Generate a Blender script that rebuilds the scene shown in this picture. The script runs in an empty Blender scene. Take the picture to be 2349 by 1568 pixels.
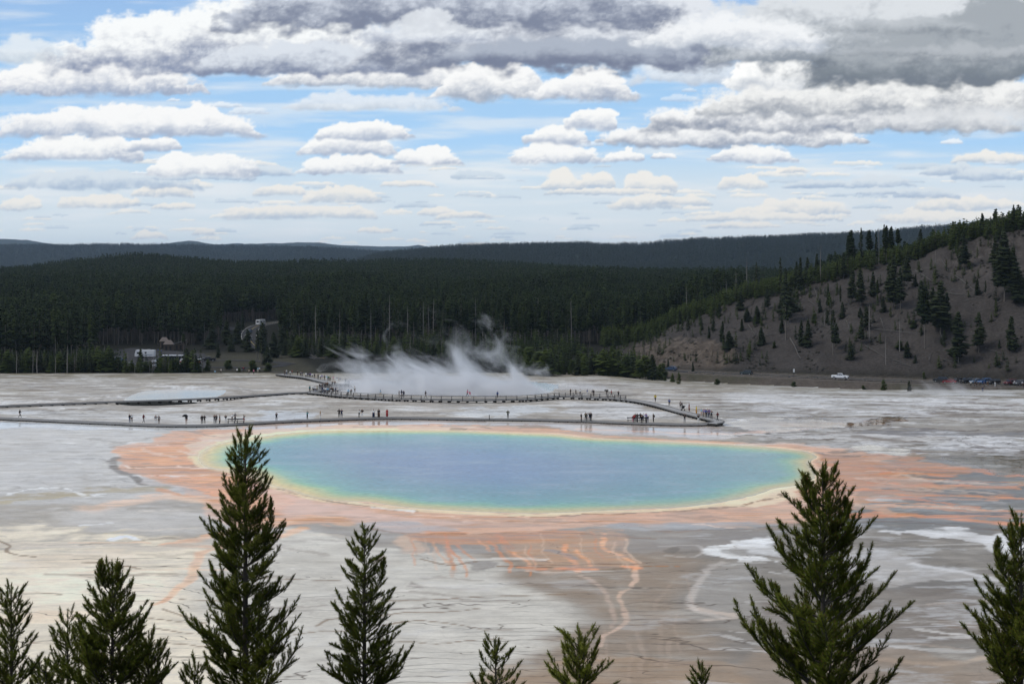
import bpy, bmesh, math, random
import numpy as np
from mathutils import Vector, Matrix

# ------------------------------------------------------------------ camera, world, sun, exposure
SC = bpy.context.scene
CAMZ = 32.0            # the overlook stands 32 m above the hot spring
F, CX, YH = 3262.6, 1174.5, 602.0   # photo measured at 2349 x 1568: focal length, centre column, horizon row
cam_data = bpy.data.cameras.new("camera")
cam = bpy.data.objects.new("camera", cam_data)
SC.collection.objects.link(cam)
SC.camera = cam
cam.location = (0, 0, CAMZ)
cam.rotation_euler = (math.radians(90), 0, 0)
cam_data.sensor_width = 36
cam_data.lens = 36 * F / 2349
cam_data.shift_y = -(784 - YH) / 2349
cam_data.clip_start = 0.5
cam_data.clip_end = 90000

SUN_EL, SUN_AZ = 50.0, -98.0       # degrees; azimuth from the viewing direction, negative = left
sun_data = bpy.data.lights.new("sun", 'SUN')
sun_data.energy = 1.4
sun_data.angle = math.radians(24)
sun_data.color = (1.0, 0.95, 0.87)
sun = bpy.data.objects.new("sun", sun_data)
SC.collection.objects.link(sun)
sdir = Vector((math.sin(math.radians(SUN_AZ)) * math.cos(math.radians(SUN_EL)),
               math.cos(math.radians(SUN_AZ)) * math.cos(math.radians(SUN_EL)), math.sin(math.radians(SUN_EL))))
sun.rotation_euler = sdir.to_track_quat('Z', 'Y').to_euler()

world = bpy.data.worlds.new("World")
SC.world = world
world.use_nodes = True
wn, wl = world.node_tree.nodes, world.node_tree.links
wn.clear()
out = wn.new('ShaderNodeOutputWorld'); bg = wn.new('ShaderNodeBackground')
sky = wn.new('ShaderNodeTexSky'); sky.sky_type = 'NISHITA'; sky.sun_disc = False
sky.sun_elevation = math.radians(SUN_EL); sky.sun_rotation = math.radians(SUN_AZ)
sky.altitude = 2200; sky.air_density = 1.0; sky.dust_density = 1.2
tc = wn.new('ShaderNodeTexCoord'); mp = wn.new('ShaderNodeMapping'); mp.inputs['Scale'].default_value = (1.6, 1.6, 3.6)
nz = wn.new('ShaderNodeTexNoise'); nz.inputs['Scale'].default_value = 2.2; nz.inputs['Detail'].default_value = 6
rmp = wn.new('ShaderNodeValToRGB'); rmp.color_ramp.elements[0].position = 0.40; rmp.color_ramp.elements[1].position = 0.58
nz2 = wn.new('ShaderNodeTexNoise'); nz2.inputs['Scale'].default_value = 4.0; nz2.inputs['Detail'].default_value = 5
cl = wn.new('ShaderNodeMixRGB'); cl.inputs[1].default_value = (2.2, 2.5, 3.0, 1); cl.inputs[2].default_value = (6.5, 6.5, 6.5, 1)
mx = wn.new('ShaderNodeMixRGB')
wl.new(tc.outputs['Generated'], mp.inputs['Vector']); wl.new(mp.outputs[0], nz.inputs['Vector']); wl.new(mp.outputs[0], nz2.inputs['Vector'])
wl.new(nz.outputs['Fac'], rmp.inputs[0]); wl.new(rmp.outputs[0], mx.inputs[0]); wl.new(nz2.outputs['Fac'], cl.inputs[0])
wl.new(sky.outputs[0], mx.inputs[1]); wl.new(cl.outputs[0], mx.inputs[2])
wl.new(mx.outputs[0], bg.inputs['Color']); bg.inputs['Strength'].default_value = 0.15
wl.new(bg.outputs[0], out.inputs['Surface'])

vs = SC.view_settings
vs.view_transform = 'Standard'; vs.look = 'None'; vs.exposure = 0.25; vs.gamma = 1.0; vs.use_curve_mapping = False
SC.cycles.max_bounces = 6; SC.cycles.transparent_max_bounces = 12; SC.cycles.volume_bounces = 1
SC.cycles.volume_max_steps = 96; SC.cycles.volume_step_rate = 1.0
SC.cycles.caustics_reflective = False; SC.cycles.caustics_refractive = False
SC.cycles.use_denoising = True

# ------------------------------------------------------------------ numpy noise
_rs = np.random.RandomState(7)
_P = _rs.permutation(4096)
_G = _rs.rand(4096) * 2 * np.pi
_GX, _GY = np.cos(_G), np.sin(_G)
def pn(x, y, seed=0):
    x = np.asarray(x, float); y = np.asarray(y, float)
    xi = np.floor(x).astype(np.int64); yi = np.floor(y).astype(np.int64)
    fx = x - xi; fy = y - yi
    def h(a, b):
        return _P[(_P[(a + seed * 131) & 4095] + b) & 4095]
    def g(a, b, dx, dy):
        k = h(a, b); return _GX[k] * dx + _GY[k] * dy
    u = fx * fx * fx * (fx * (fx * 6 - 15) + 10); v = fy * fy * fy * (fy * (fy * 6 - 15) + 10)
    a = g(xi, yi, fx, fy); b = g(xi + 1, yi, fx - 1, fy)
    c = g(xi, yi + 1, fx, fy - 1); d = g(xi + 1, yi + 1, fx - 1, fy - 1)
    return (a + (b - a) * u) * (1 - v) + (c + (d - c) * u) * v
def fbm(x, y, o=4, seed=0, r=0.5):
    s = 0; a = 1.0; t = 0
    for i in range(o):
        s = s + a * pn(x * 2 ** i + 17.3 * i, y * 2 ** i - 9.1 * i, seed + i); t += a; a *= r
    return s / t * 1.6
def sstep(a, b, x):
    t = np.clip((x - a) / (b - a), 0, 1); return t * t * (3 - 2 * t)
def lin(c):
    c = np.asarray(c, float) / 255.0
    return np.where(c <= 0.04045, c / 12.92, ((c + 0.055) / 1.055) ** 2.4)
def ivx(tab, vx):
    return np.interp(vx, [p[0] for p in tab], [p[1] for p in tab])

# ------------------------------------------------------------------ shared builders
def link(o): SC.collection.objects.link(o); return o
def tag(o, label=None, cat=None, group=None, kind=None):
    if label: o['label'] = label
    if cat: o['category'] = cat
    if group: o['group'] = group
    if kind: o['kind'] = kind
    return o
def mesh_np(name, V, Fq, mat=None, smooth=False, link_it=True, parent=None):
    me = bpy.data.meshes.new(name)
    V = np.asarray(V, np.float32); Fq = np.asarray(Fq, np.int32)
    n = Fq.shape[1]
    me.vertices.add(len(V)); me.vertices.foreach_set('co', V.ravel())
    me.loops.add(Fq.size); me.loops.foreach_set('vertex_index', Fq.ravel())
    me.polygons.add(len(Fq)); me.polygons.foreach_set('loop_start', np.arange(0, Fq.size, n, dtype=np.int32))
    me.polygons.foreach_set('loop_total', np.full(len(Fq), n, np.int32))
    if smooth: me.polygons.foreach_set('use_smooth', np.ones(len(Fq), bool))
    me.update(calc_edges=True)
    if mat: me.materials.append(mat)
    if not link_it: return me
    o = link(bpy.data.objects.new(name, me))
    if parent: o.parent = parent
    return o
def obj(name, me, parent=None):
    o = link(bpy.data.objects.new(name, me))
    if parent: o.parent = parent
    return o
def empty(name, loc, rz=0.0):
    o = link(bpy.data.objects.new(name, None)); o.location = loc; o.rotation_euler = (0, 0, rz); o.empty_display_size = 0.3
    return o
def vattr(me, name, arr):
    arr = np.asarray(arr, np.float32)
    if arr.ndim == 2:
        a = me.attributes.new(name, 'FLOAT_COLOR', 'POINT')
        if arr.shape[1] == 3: arr = np.concatenate([arr, np.ones((len(arr), 1), np.float32)], 1)
        a.data.foreach_set('color', arr.ravel())
    else:
        a = me.attributes.new(name, 'FLOAT', 'POINT'); a.data.foreach_set('value', arr.ravel())
def gridfaces(nr, nc):
    i = np.arange(nr * nc).reshape(nr, nc)
    return np.stack([i[:-1, :-1], i[:-1, 1:], i[1:, 1:], i[1:, :-1]], -1).reshape(-1, 4)
def newmat(name):
    m = bpy.data.materials.new(name); m.use_nodes = True
    nt = m.node_tree; b = nt.nodes['Principled BSDF']
    return m, nt.nodes, nt.links, b
def plain(name, col, rough=0.7, spec=0.3, var=0.18, scale=6.0, metal=0.0, bump=0.0):
    """a procedural material: base colour broken up by noise"""
    m, n, l, b = newmat(name)
    t = n.new('ShaderNodeTexCoord'); z = n.new('ShaderNodeTexNoise'); z.inputs['Scale'].default_value = scale; z.inputs['Detail'].default_value = 4
    r = n.new('ShaderNodeMixRGB'); c = tuple(col)
    r.inputs[1].default_value = tuple(x * (1 - var) for x in c) + (1,); r.inputs[2].default_value = tuple(min(1, x * (1 + var)) for x in c) + (1,)
    l.new(t.outputs['Object'], z.inputs['Vector']); l.new(z.outputs['Fac'], r.inputs[0]); l.new(r.outputs[0], b.inputs['Base Color'])
    b.inputs['Roughness'].default_value = rough; b.inputs['Specular IOR Level'].default_value = spec; b.inputs['Metallic'].default_value = metal
    if bump:
        bp = n.new('ShaderNodeBump'); bp.inputs['Strength'].default_value = bump; bp.inputs['Distance'].default_value = 0.05
        l.new(z.outputs['Fac'], bp.inputs['Height']); l.new(bp.outputs[0], b.inputs['Normal'])
    return m

# ------------------------------------------------------------------ terrain height, z(u, Y) with u = X / Y
CREST = [(1250, 850), (1300, 832), (1340, 815), (1400, 797), (1480, 765), (1560, 740), (1663, 702), (1765, 671), (1885, 645), (1970, 615), (2102, 592), (2160, 567), (2219, 550), (2349, 524), (2600, 470), (3200, 430)]
RD = [(1200, 590), (1400, 566), (1540, 548), (1663, 531), (1925, 511), (2349, 479), (2700, 455), (3400, 420)]
R4 = [(-800, 640), (0, 619), (60, 612), (120, 604), (290, 586), (360, 587), (420, 591), (560, 602), (700, 598), (800, 601), (1000, 596), (1060, 596), (1180, 604), (1400, 619), (1600, 629), (1800, 645), (3200, 660)]
R3 = [(-800, 640), (700, 612), (800, 600), (870, 581), (950, 573), (1060, 563), (1200, 560), (1330, 557), (1400, 562), (1470, 561), (1600, 549), (1800, 542), (1950, 536), (2100, 525), (2349, 500), (3200, 480)]
R2 = [(-800, 560), (0, 563), (300, 562), (600, 566), (700, 568), (800, 573), (870, 577), (1000, 588), (1200, 600), (3200, 610)]
R1 = [(-800, 545), (0, 548), (60, 551), (130, 562), (200, 566), (350, 563), (365, 561), (400, 556), (430, 553), (460, 555), (485, 561), (520, 562), (560, 560), (600, 559), (690, 557), (730, 557), (760, 561), (850, 565), (930, 566), (963, 562), (985, 567), (1040, 574), (1200, 590), (3200, 600)]
R0 = [(-800, 575), (450, 570), (500, 561), (520, 560), (545, 557), (560, 559), (580, 564), (700, 575), (3200, 600)]
def zterr(u, Y, detail=True):
    u = np.asarray(u, float); Y = np.asarray(Y, float)
    u, Y = np.broadcast_arrays(u, Y)
    vx = np.clip(CX + F * u, -800, 3200)
    yr = ivx(RD, vx)
    def zc(tab, D, tree): return CAMZ + D * (YH - ivx(tab, vx)) / F - tree
    one = np.ones_like(vx)
    crest = CAMZ + (yr + 120) * (YH - ivx(CREST, vx)) / F
    far = [(2000, zc(R4, 2000, 15)), (2800, zc(R4, 2000, 15) - 25), (4600, zc(R3, 4600, 11)), (5300, zc(R3, 4600, 11) - 60),
           (7200, zc(R2, 7200, 9)), (8800, zc(R2, 7200, 9) - 90), (13000, zc(R1, 13000, 0)), (14500, zc(R1, 13000, 0) - 150),
           (18000, zc(R0, 18000, 0)), (19400, 60 * one)]
    def prof(rows):
        z = np.interp(Y.ravel(), [0, 1], [0, 0]).reshape(Y.shape) * 0 + rows[0][1] * one
        for (a, za), (b, zb) in zip(rows[:-1], rows[1:]):
            t = np.clip((Y - a) / (b - a), 0, 1)
            if np.isscalar(a) and a >= 1400: t = t * t * (3 - 2 * t)
            z = np.where(Y >= a, za + (zb - za) * t, z)
        return z
    L = prof([(300, 0 * one), (350, -1.5 * one), (420, -4.8 * one), (480, -7.4 * one), (516, -8.3 * one), (700, -8 * one), (1000, -1 * one), (1400, 9 * one)] + far)
    R = prof([(300, 0 * one), (350, -1.5 * one), (420, -5.5 * one), (yr - 23, -11.3 * one), (yr - 19, -11.5 * one), (yr - 9, -9.7 * one), (yr + 7, -9.7 * one), (yr + 60, -9.7 + (crest + 9.7) * 0.52),
              (yr + 120, crest), (yr + 150, crest - 1.5), (yr + 300, crest - 9), (1400, 9 * one)] + far)
    w = sstep(1330, 1560, vx)
    z = L * (1 - w) + R * w
    if detail:
        X = u * Y
        amp = sstep(505, 560, Y - (yr - 531) * w) * (1.0 + 2.0 * sstep(900, 2500, Y))
        hill = w * sstep(yr + 10, yr + 25, Y) * (1 - sstep(yr + 125, yr + 150, Y))
        z = z + amp * (1 - hill) * (1 - sstep(515, 540, Y) * (1 - sstep(900, 1000, Y)) * 0.85) * fbm(X / 70, Y / 70, 3, 3) * 1.4
        z = z + hill * (fbm(X / 22 + 3, Y / 60, 3, 11) * 2.6 + fbm(X / 6, Y / 6, 3, 12) * 0.6)
        crag = hill * sstep(1430, 1480, vx) * (1 - sstep(1660, 1720, vx)) * sstep(8, 20, Y - yr) * (1 - sstep(44, 60, Y - yr)) + hill * sstep(2130, 2260, vx) * sstep(88, 100, Y - yr) * (1 - sstep(116, 124, Y - yr))
        z = z + crag * (np.abs(fbm(X / 7, Y / 12, 4, 14)) * 5.0 - 1.0)
        z = z + sstep(3500, 5200, Y) * (fbm(X / 260, Y / 260, 3, 31) * 9)
    # slope under the overlook
    s = np.where(Y < 0, 30.3 + 0.05 * np.abs(Y), 30.3 * (1 - Y / 96.0))
    s = np.where(Y > 84, 30.3 * 0.125 * np.clip((110 - Y) / 26, 0, 1) ** 2 , s)
    z = np.where(Y < 110, s, z)
    return z
def at(vx, vy, lift=0.0, ymin=105.0, ymax=2200.0):
    """the point of the terrain that photo position (vx, vy) shows"""
    u = (vx - CX) / F
    Y = np.concatenate([np.arange(ymin, 700, 0.5), np.arange(700, ymax, 2.0)])
    ray = CAMZ - Y * (vy - YH) / F
    g = zterr(np.full_like(Y, u), Y, True) + lift
    k = np.argmax(ray <= g)
    if k == 0: y = Y[0] if ray[0] <= g[0] else Y[-1]
    else:
        a = ray[k - 1] - g[k - 1]; b = g[k] - ray[k]; y = Y[k - 1] + (Y[k] - Y[k - 1]) * a / (a + b + 1e-9)
    return Vector((u * y, y, float(zterr(u, y)) + lift))

# ------------------------------------------------------------------ photo-shape helpers (signed distances, used for shore lines and mineral stains)
KX = 0.19
def sdf(poly, x, y, kx=KX):
    P = np.array(poly, float); P[:, 0] *= kx; X = x * kx
    d = np.full(X.shape, 1e9); ins = np.zeros(X.shape, bool)
    n = len(P)
    for i in range(n):
        a = P[i]; b = P[(i + 1) % n]; e = b - a
        wx = X - a[0]; wy = y - a[1]
        t = np.clip((wx * e[0] + wy * e[1]) / (e @ e + 1e-9), 0, 1)
        d = np.minimum(d, (wx - e[0] * t) ** 2 + (wy - e[1] * t) ** 2)
        c = ((a[1] <= y) & (b[1] > y)) | ((b[1] <= y) & (a[1] > y))
        if abs(e[1]) > 1e-9: ins ^= c & (X < a[0] + (y - a[1]) / e[1] * e[0])
    return np.where(ins, -1, 1) * np.sqrt(d)
def lined(pts, x, y, kx=KX):
    P = np.array(pts, float); P[:, 0] *= kx; X = x * kx
    d = np.full(X.shape, 1e9); pos = np.zeros(X.shape); L = 0
    seg = [np.linalg.norm(P[i + 1] - P[i]) for i in range(len(P) - 1)]; T = sum(seg)
    for i in range(len(P) - 1):
        a = P[i]; e = P[i + 1] - a
        wx = X - a[0]; wy = y - a[1]
        t = np.clip((wx * e[0] + wy * e[1]) / (e @ e + 1e-9), 0, 1)
        dd = (wx - e[0] * t) ** 2 + (wy - e[1] * t) ** 2
        k = dd < d; d = np.where(k, dd, d); pos = np.where(k, (L + t * seg[i]) / T, pos); L += seg[i]
    return np.sqrt(d), pos
def smooth_poly(pts, closed=True, n=4):
    P = [np.array(p, float) for p in pts]; out = []; m = len(P)
    for i in range(m if closed else m - 1):
        if closed: p0, p1, p2, p3 = P[i - 1], P[i], P[(i + 1) % m], P[(i + 2) % m]
        else: p0, p1, p2, p3 = P[max(i - 1, 0)], P[i], P[i + 1], P[min(i + 2, m - 1)]
        for k in range(n):
            t = k / n
            out.append(0.5 * ((2 * p1) + (-p0 + p2) * t + (2 * p0 - 5 * p1 + 4 * p2 - p3) * t * t + (-p0 + 3 * p1 - 3 * p2 + p3) * t ** 3))
    if not closed: out.append(P[-1])
    return out
POOL = smooth_poly([(460, 1048), (478, 1030), (500, 1020), (545, 1009), (600, 1002), (670, 993), (750, 988), (900, 987), (1050, 988), (1174, 993), (1274, 996), (1350, 1005), (1440, 1009), (1524, 1013), (1674, 1020), (1774, 1027), (1845, 1036),
  (1868, 1048), (1850, 1058), (1858, 1075), (1862, 1095), (1824, 1111), (1770, 1119), (1740, 1130), (1674, 1146), (1574, 1160), (1424, 1167), (1274, 1174), (1174, 1174), (1000, 1167), (900, 1157), (850, 1149), (780, 1146), (725, 1139), (665, 1121), (618, 1108), (605, 1094), (545, 1078), (480, 1070)], n=3)
XPOOL = smooth_poly([(792, 893), (830, 884), (900, 879), (1000, 877), (1100, 877), (1200, 881), (1262, 888), (1255, 899), (1180, 907), (1050, 907), (940, 904), (870, 900), (822, 899)], n=2)
OPAL = smooth_poly([(287, 913), (320, 905), (365, 901), (420, 897), (480, 898), (516, 902), (500, 908), (470, 911), (420, 914), (360, 916), (310, 916)], n=2)

# ------------------------------------------------------------------ the ground of the geyser basin: mineral stains, wet films, terraces
G1, G2, G3 = (210, 201, 184), (186, 183, 176), (128, 115, 103)
PINK, PINKL, PINKR = (204, 158, 132), (228, 156, 112), (168, 122, 98)
ORG, ORGD, WHT = (214, 150, 108), (196, 112, 62), (222, 224, 226)
FEAT = [
 # kind, points, colour, alpha, softness, warp, (wet)
 ('p', [(-300, 975), (480, 975), (560, 1010), (450, 1150), (-300, 1130)], (186, 186, 186), .8, 22, 10, .35),
 ('p', [(-300, 1235), (420, 1240), (470, 1330), (560, 1420), (620, 1600), (-300, 1600)], G1, .95, 30, 25, .2),
 ('p', [(0, 1330), (330, 1300), (420, 1360), (330, 1420), (0, 1420)], (216, 206, 190), .8, 20, 18, .2),
 ('p', [(450, 1250), (900, 1210), (1200, 1330), (1320, 1420), (1200, 1540), (700, 1620), (480, 1450)], G2, .95, 26, 20, .2),
 ('p', [(1130, 1230), (1650, 1240), (1640, 1330), (1560, 1400), (1760, 1480), (1700, 1640), (1100, 1640), (1230, 1480), (1380, 1420), (1180, 1330)], G3, .95, 22, 18, .25),
 ('p', [(1640, 1205), (2700, 1200), (2700, 1620), (1700, 1620), (1640, 1480), (1570, 1390), (1600, 1300)], (116, 112, 107), .95, 24, 20, .15),
 ('p', [(1880, 1060), (2700, 1040), (2700, 1215), (1950, 1205), (1880, 1150)], (106, 105, 101), .95, 12, 10, .5),
 ('p', [(1650, 905), (2700, 905), (2700, 1050), (1960, 1045), (1700, 1000)], (132, 128, 122), .92, 12, 10, .3),
 ('p', [(700, 1165), (1700, 1165), (1800, 1235), (1640, 1260), (1000, 1262), (760, 1228)], (128, 121, 114), .85, 10, 8, .45),
 # pink and orange apron round the pool
 ('p', [(262, 1052), (300, 1022), (350, 1004), (450, 987), (560, 975), (760, 968), (1000, 972), (1200, 980), (1330, 990), (1500, 1004), (1690, 1013), (1850, 1022), (1960, 1038), (2060, 1055), (2075, 1088), (2000, 1120), (1960, 1160), (1880, 1190), (1790, 1202), (1600, 1204), (1454, 1203), (1174, 1220), (940, 1225), (800, 1200), (700, 1205), (590, 1215), (500, 1190), (430, 1130), (390, 1106), (320, 1092), (280, 1074)], PINK, .97, 6, 7, .40),
 ('p', [(272, 1052), (310, 1030), (370, 1012), (450, 1004), (470, 1030), (455, 1060), (520, 1085), (600, 1110), (640, 1130), (640, 1190), (560, 1180), (480, 1140), (420, 1110), (330, 1082)], PINKL, .9, 9, 9, .35),
 ('p', [(450, 1008), (560, 986), (700, 978), (900, 976), (1150, 980), (900, 990), (640, 998), (500, 1022), (470, 1045), (445, 1040)], (226, 190, 166), .8, 6, 5, .5),
 ('p', [(1860, 1040), (1960, 1045), (2050, 1062), (2060, 1090), (1980, 1120), (1900, 1150), (1840, 1130), (1880, 1090)], PINKR, .85, 10, 8, .35),
 ('p', [(560, 1110), (640, 1130), (760, 1160), (900, 1185), (1100, 1195), (900, 1215), (700, 1190), (600, 1160)], (206, 178, 170), .6, 9, 8, .5),
 # yellow-cream rim bands
 ('l', [(470, 1046), (490, 1025), (560, 1004), (700, 990), (900, 985)], 5, (236, 218, 170), .75, 3, 0, None),
 ('l', [(452, 1048), (470, 1068), (540, 1083), (590, 1094), (612, 1113), (660, 1126), (725, 1144), (790, 1152), (900, 1163), (1000, 1172), (1174, 1180), (1400, 1174), (1580, 1166), (1690, 1150), (1770, 1124), (1850, 1108)], 6, (222, 204, 168), .75, 3, 3, None),
 ('p', [(1640, 1150), (1750, 1127), (1830, 1112), (1868, 1092), (1880, 1060), (1890, 1046), (1870, 1100), (1800, 1140), (1700, 1162)], (214, 200, 172), .75, 5, 4, None),
 ('l', [(640, 1123), (700, 1136), (780, 1154), (830, 1158), (900, 1168), (960, 1172)], 2.2, (120, 100, 84), .8, 1.6, 4, None),
 ('l', [(850, 1162), (900, 1166), (950, 1172)], 3, (226, 224, 220), .8, 2, 5, None),
 ('l', [(1174, 1185), (1400, 1179), (1600, 1170), (1720, 1150), (1800, 1132)], 1.5, (118, 96, 78), .85, 1.4, 4, None),
 # grey shelf on the left with its dark scalloped rim
 ('l', [(270, 1048), (250, 1058), (262, 1072), (290, 1084), (312, 1098), (335, 1112)], 3.5, (104, 98, 92), .85, 2.5, 6, None),
 ('l', [(262, 1030), (300, 1010), (380, 1000)], 2, (140, 134, 128), .5, 2, 4, None),
 ('p', [(420, 1112), (320, 1095), (300, 1086), (380, 1118), (520, 1150), (540, 1160)], (176, 168, 164), .7, 4, 4, .5),
 # ochre band far left
 ('l', [(-100, 1146), (60, 1138), (180, 1132), (280, 1124), (370, 1120)], 7, (150, 138, 112), .75, 6, 7, .3),
 ('l', [(0, 1152), (90, 1143), (200, 1136)], 3, (164, 150, 112), .6, 3, 5, None),
 ('l', [(20, 1134), (130, 1120), (200, 1137), (240, 1136)], 2, WHT, .7, 1.5, 6, None),
 # orange streams, left
 ('l', [(370, 1124), (430, 1138), (500, 1152)], 3.5, (206, 142, 98), .8, 3, 4, None),
 ('l', [(210, 1170), (300, 1150), (380, 1138), (450, 1148)], 11, (220, 184, 160), .6, 10, 8, .3),
 ('l', [(375, 1250), (440, 1238), (520, 1215), (640, 1200), (760, 1190), (790, 1204)], 7, (222, 168, 132), .85, 6, 6, .3),
 ('l', [(400, 1252), (500, 1255), (560, 1250), (700, 1212)], 5, (222, 170, 134), .7, 4, 5, .3),
 ('l', [(560, 1250), (470, 1262), (445, 1280), (446, 1320), (420, 1345), (372, 1378)], 3, (222, 178, 148), .9, 3.5, 4, .3),
 ('l', [(390, 1368), (372, 1378), (350, 1385)], 2.5, (206, 150, 112), .6, 2, 2, None),
 ('l', [(640, 1190), (700, 1185), (760, 1196)], 9, (226, 168, 134), .6, 8, 6, .3),
 ('l', [(0, 1250), (180, 1245), (360, 1262), (480, 1240)], 12, (176, 168, 160), .7, 10, 9, .3),
 ('l', [(190, 1205), (215, 1202), (245, 1200)], 4, WHT, .9, 2, 4, .6), ('l', [(265, 1238), (300, 1232), (320, 1237)], 3, WHT, .8, 2, 4, .5),
 ('l', [(250, 1222), (290, 1216)], 2, (176, 160, 120), .7, 2, 3, None),
 ('p', [(100, 1180), (300, 1165), (480, 1168), (520, 1200), (380, 1225), (200, 1212)], (188, 186, 184), .6, 14, 14, .4),
 ('p', [(40, 1275), (200, 1262), (330, 1275), (200, 1300), (60, 1300)], (190, 176, 162), .5, 12, 12, .2),
 ('p', [(0, 1400), (160, 1392), (230, 1402), (140, 1425), (0, 1430)], (214, 196, 176), .7, 10, 10, .2),
 # terraces under the pool: dark band and orange flats
 ('p', [(800, 1203), (870, 1196), (960, 1200), (1100, 1215), (940, 1222), (860, 1218)], (158, 152, 150), .85, 5, 5, .6),
 ('p', [(1380, 1206), (1500, 1199), (1720, 1198), (1800, 1206), (1640, 1213), (1450, 1214)], (146, 144, 142), .85, 5, 5, .6),
 ('p', [(920, 1226), (1040, 1220), (1170, 1218), (1290, 1220), (1330, 1232), (1250, 1243), (1130, 1246), (1010, 1240)], (200, 130, 88), .55, 5, 8, .35),
 ('p', [(1180, 1240), (1330, 1228), (1400, 1220), (1430, 1240), (1455, 1300), (1330, 1310), (1210, 1305)], (182, 144, 118), .55, 9, 12, .35),
 ('p', [(900, 1230), (970, 1232), (1000, 1260), (940, 1262)], (206, 176, 156), .6, 8, 8, .3),
 ('l', [(1380, 1222), (1385, 1250), (1430, 1275), (1450, 1295), (1448, 1312)], 1.8, (222, 160, 118), .9, 2.0, 5, .3),
 ('l', [(1180, 1265), (1208, 1290), (1215, 1310)], 1.6, (222, 156, 112), .8, 2.2, 5, .3),
 ('l', [(1300, 1250), (1310, 1285), (1322, 1312)], 2.4, (220, 146, 98), .8, 2.4, 5, .3), ('l', [(1330, 1260), (1345, 1290), (1352, 1306)], 1.6, (226, 156, 104), .8, 2, 4, .3),
 ('l', [(1260, 1262), (1300, 1268), (1318, 1282)], 4, (128, 122, 120), .8, 3, 4, .5),
 ('l', [(1140, 1299), (1300, 1303), (1470, 1300), (1550, 1300)], 1.8, (96, 74, 50), .85, 1.2, 3, None),
 ('l', [(1180, 1307), (1330, 1308), (1460, 1305)], 1.5, (100, 80, 56), .75, 1.2, 3, None),
 ('l', [(1210, 1296), (1330, 1294), (1440, 1293), (1500, 1290)], 1.4, (108, 84, 58), .7, 1.2, 3, None),
 ('l', [(1190, 1302), (1250, 1306)], 3, (222, 128, 68), .7, 2, 3, None), ('l', [(1285, 1304), (1350, 1306)], 5, (226, 130, 70), .75, 2.5, 3, None), ('l', [(1430, 1300), (1452, 1303)], 5, (228, 140, 84), .8, 2.5, 3, None),
 ('l', [(850, 1214), (980, 1224), (1174, 1221), (1330, 1227), (1500, 1232)], 2, (120, 92, 70), .7, 1.5, 4, None),
 ('l', [(1470, 1206), (1600, 1214), (1790, 1206)], 1.6, (96, 90, 84), .7, 1.5, 3, None),
 ('l', [(1448, 1312), (1456, 1335), (1420, 1360), (1430, 1395), (1440, 1420), (1420, 1445), (1380, 1465), (1370, 1485)], 2.2, (186, 160, 144), .85, 2.2, 5, .3),
 ('l', [(1330, 1322), (1380, 1350), (1400, 1390), (1412, 1415), (1405, 1440)], 1.8, (170, 150, 138), .7, 2.5, 5, .3),
 # sinter mounds and pits
 ('p', [(1058, 1296), (1075, 1287), (1110, 1288), (1120, 1300), (1100, 1308), (1070, 1308)], (128, 124, 122), .85, 4, 6, 0),
 ('p', [(1540, 1258), (1560, 1252), (1580, 1257), (1572, 1266), (1550, 1267)], (104, 100, 96), .85, 4, 4, 0),
 ('l', [(1520, 1250), (1600, 1248), (1620, 1262), (1580, 1278), (1530, 1272)], 2, (182, 176, 172), .5, 2, 4, None),
 ('p', [(950, 1345), (965, 1335), (975, 1345), (960, 1353)], (130, 124, 120), .8, 3, 4, 0), ('p', [(870, 1280), (900, 1272), (880, 1290), (860, 1290)], (146, 130, 120), .8, 3, 5, 0),
 # grey snow-white crusts lower right
 ('p', [(1640, 1255), (1700, 1243), (1760, 1238), (1800, 1246), (1760, 1256), (1700, 1262), (1740, 1280), (1770, 1292), (1700, 1288), (1650, 1275)], WHT, .8, 4, 16, .1),
 ('p', [(1690, 1262), (1760, 1250), (1750, 1272), (1700, 1274)], (150, 148, 146), .8, 4, 10, .1),
 ('p', [(1710, 1238), (1790, 1236), (1800, 1262), (1770, 1275)], (212, 214, 218), .6, 6, 12, .1),
 ('p', [(2010, 1208), (2150, 1207), (2260, 1222), (2349, 1238), (2500, 1255), (2349, 1262), (2260, 1245), (2150, 1228), (2030, 1220)], (214, 216, 220), .75, 5, 12, .1),
 ('p', [(2250, 1245), (2349, 1252), (2349, 1275), (2290, 1268)], (220, 222, 226), .6, 4, 9, .1),
 ('p', [(1930, 1280), (2060, 1270), (2160, 1290), (2250, 1310), (2300, 1335), (2100, 1335), (1960, 1330)], (176, 174, 174), .6, 14, 22, .1),
 ('l', [(2100, 1290), (2180, 1302), (2290, 1328)], 4, (206, 206, 208), .6, 4, 8, .1),
 ('p', [(2000, 1340), (2349, 1332), (2500, 1350), (2349, 1375), (2050, 1362)], (108, 106, 104), .7, 9, 10, .1),
 ('p', [(1930, 1345), (2349, 1380), (2349, 1460), (1960, 1500), (1760, 1470), (1700, 1400)], (112, 105, 99), .8, 16, 18, .1),
 ('p', [(2150, 1420), (2240, 1425), (2260, 1440), (2170, 1438)], (110, 92, 78), .6, 6, 6, .1),
 ('l', [(1590, 1390), (1640, 1402), (1680, 1410), (1620, 1420)], 5, (186, 172, 162), .7, 5, 5, .1),
 ('l', [(1660, 1290), (1620, 1310), (1590, 1375), (1600, 1396), (1660, 1415)], 3, (178, 170, 164), .8, 3.5, 6, .1),
 ('p', [(1620, 1300), (1720, 1300), (1760, 1400), (1680, 1400), (1610, 1380)], (150, 147, 144), .5, 12, 18, .1),
 ('l', [(2030, 1515), (2150, 1522), (2240, 1508), (2349, 1500)], 7, (190, 170, 154), .7, 6, 6, .1),
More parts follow.
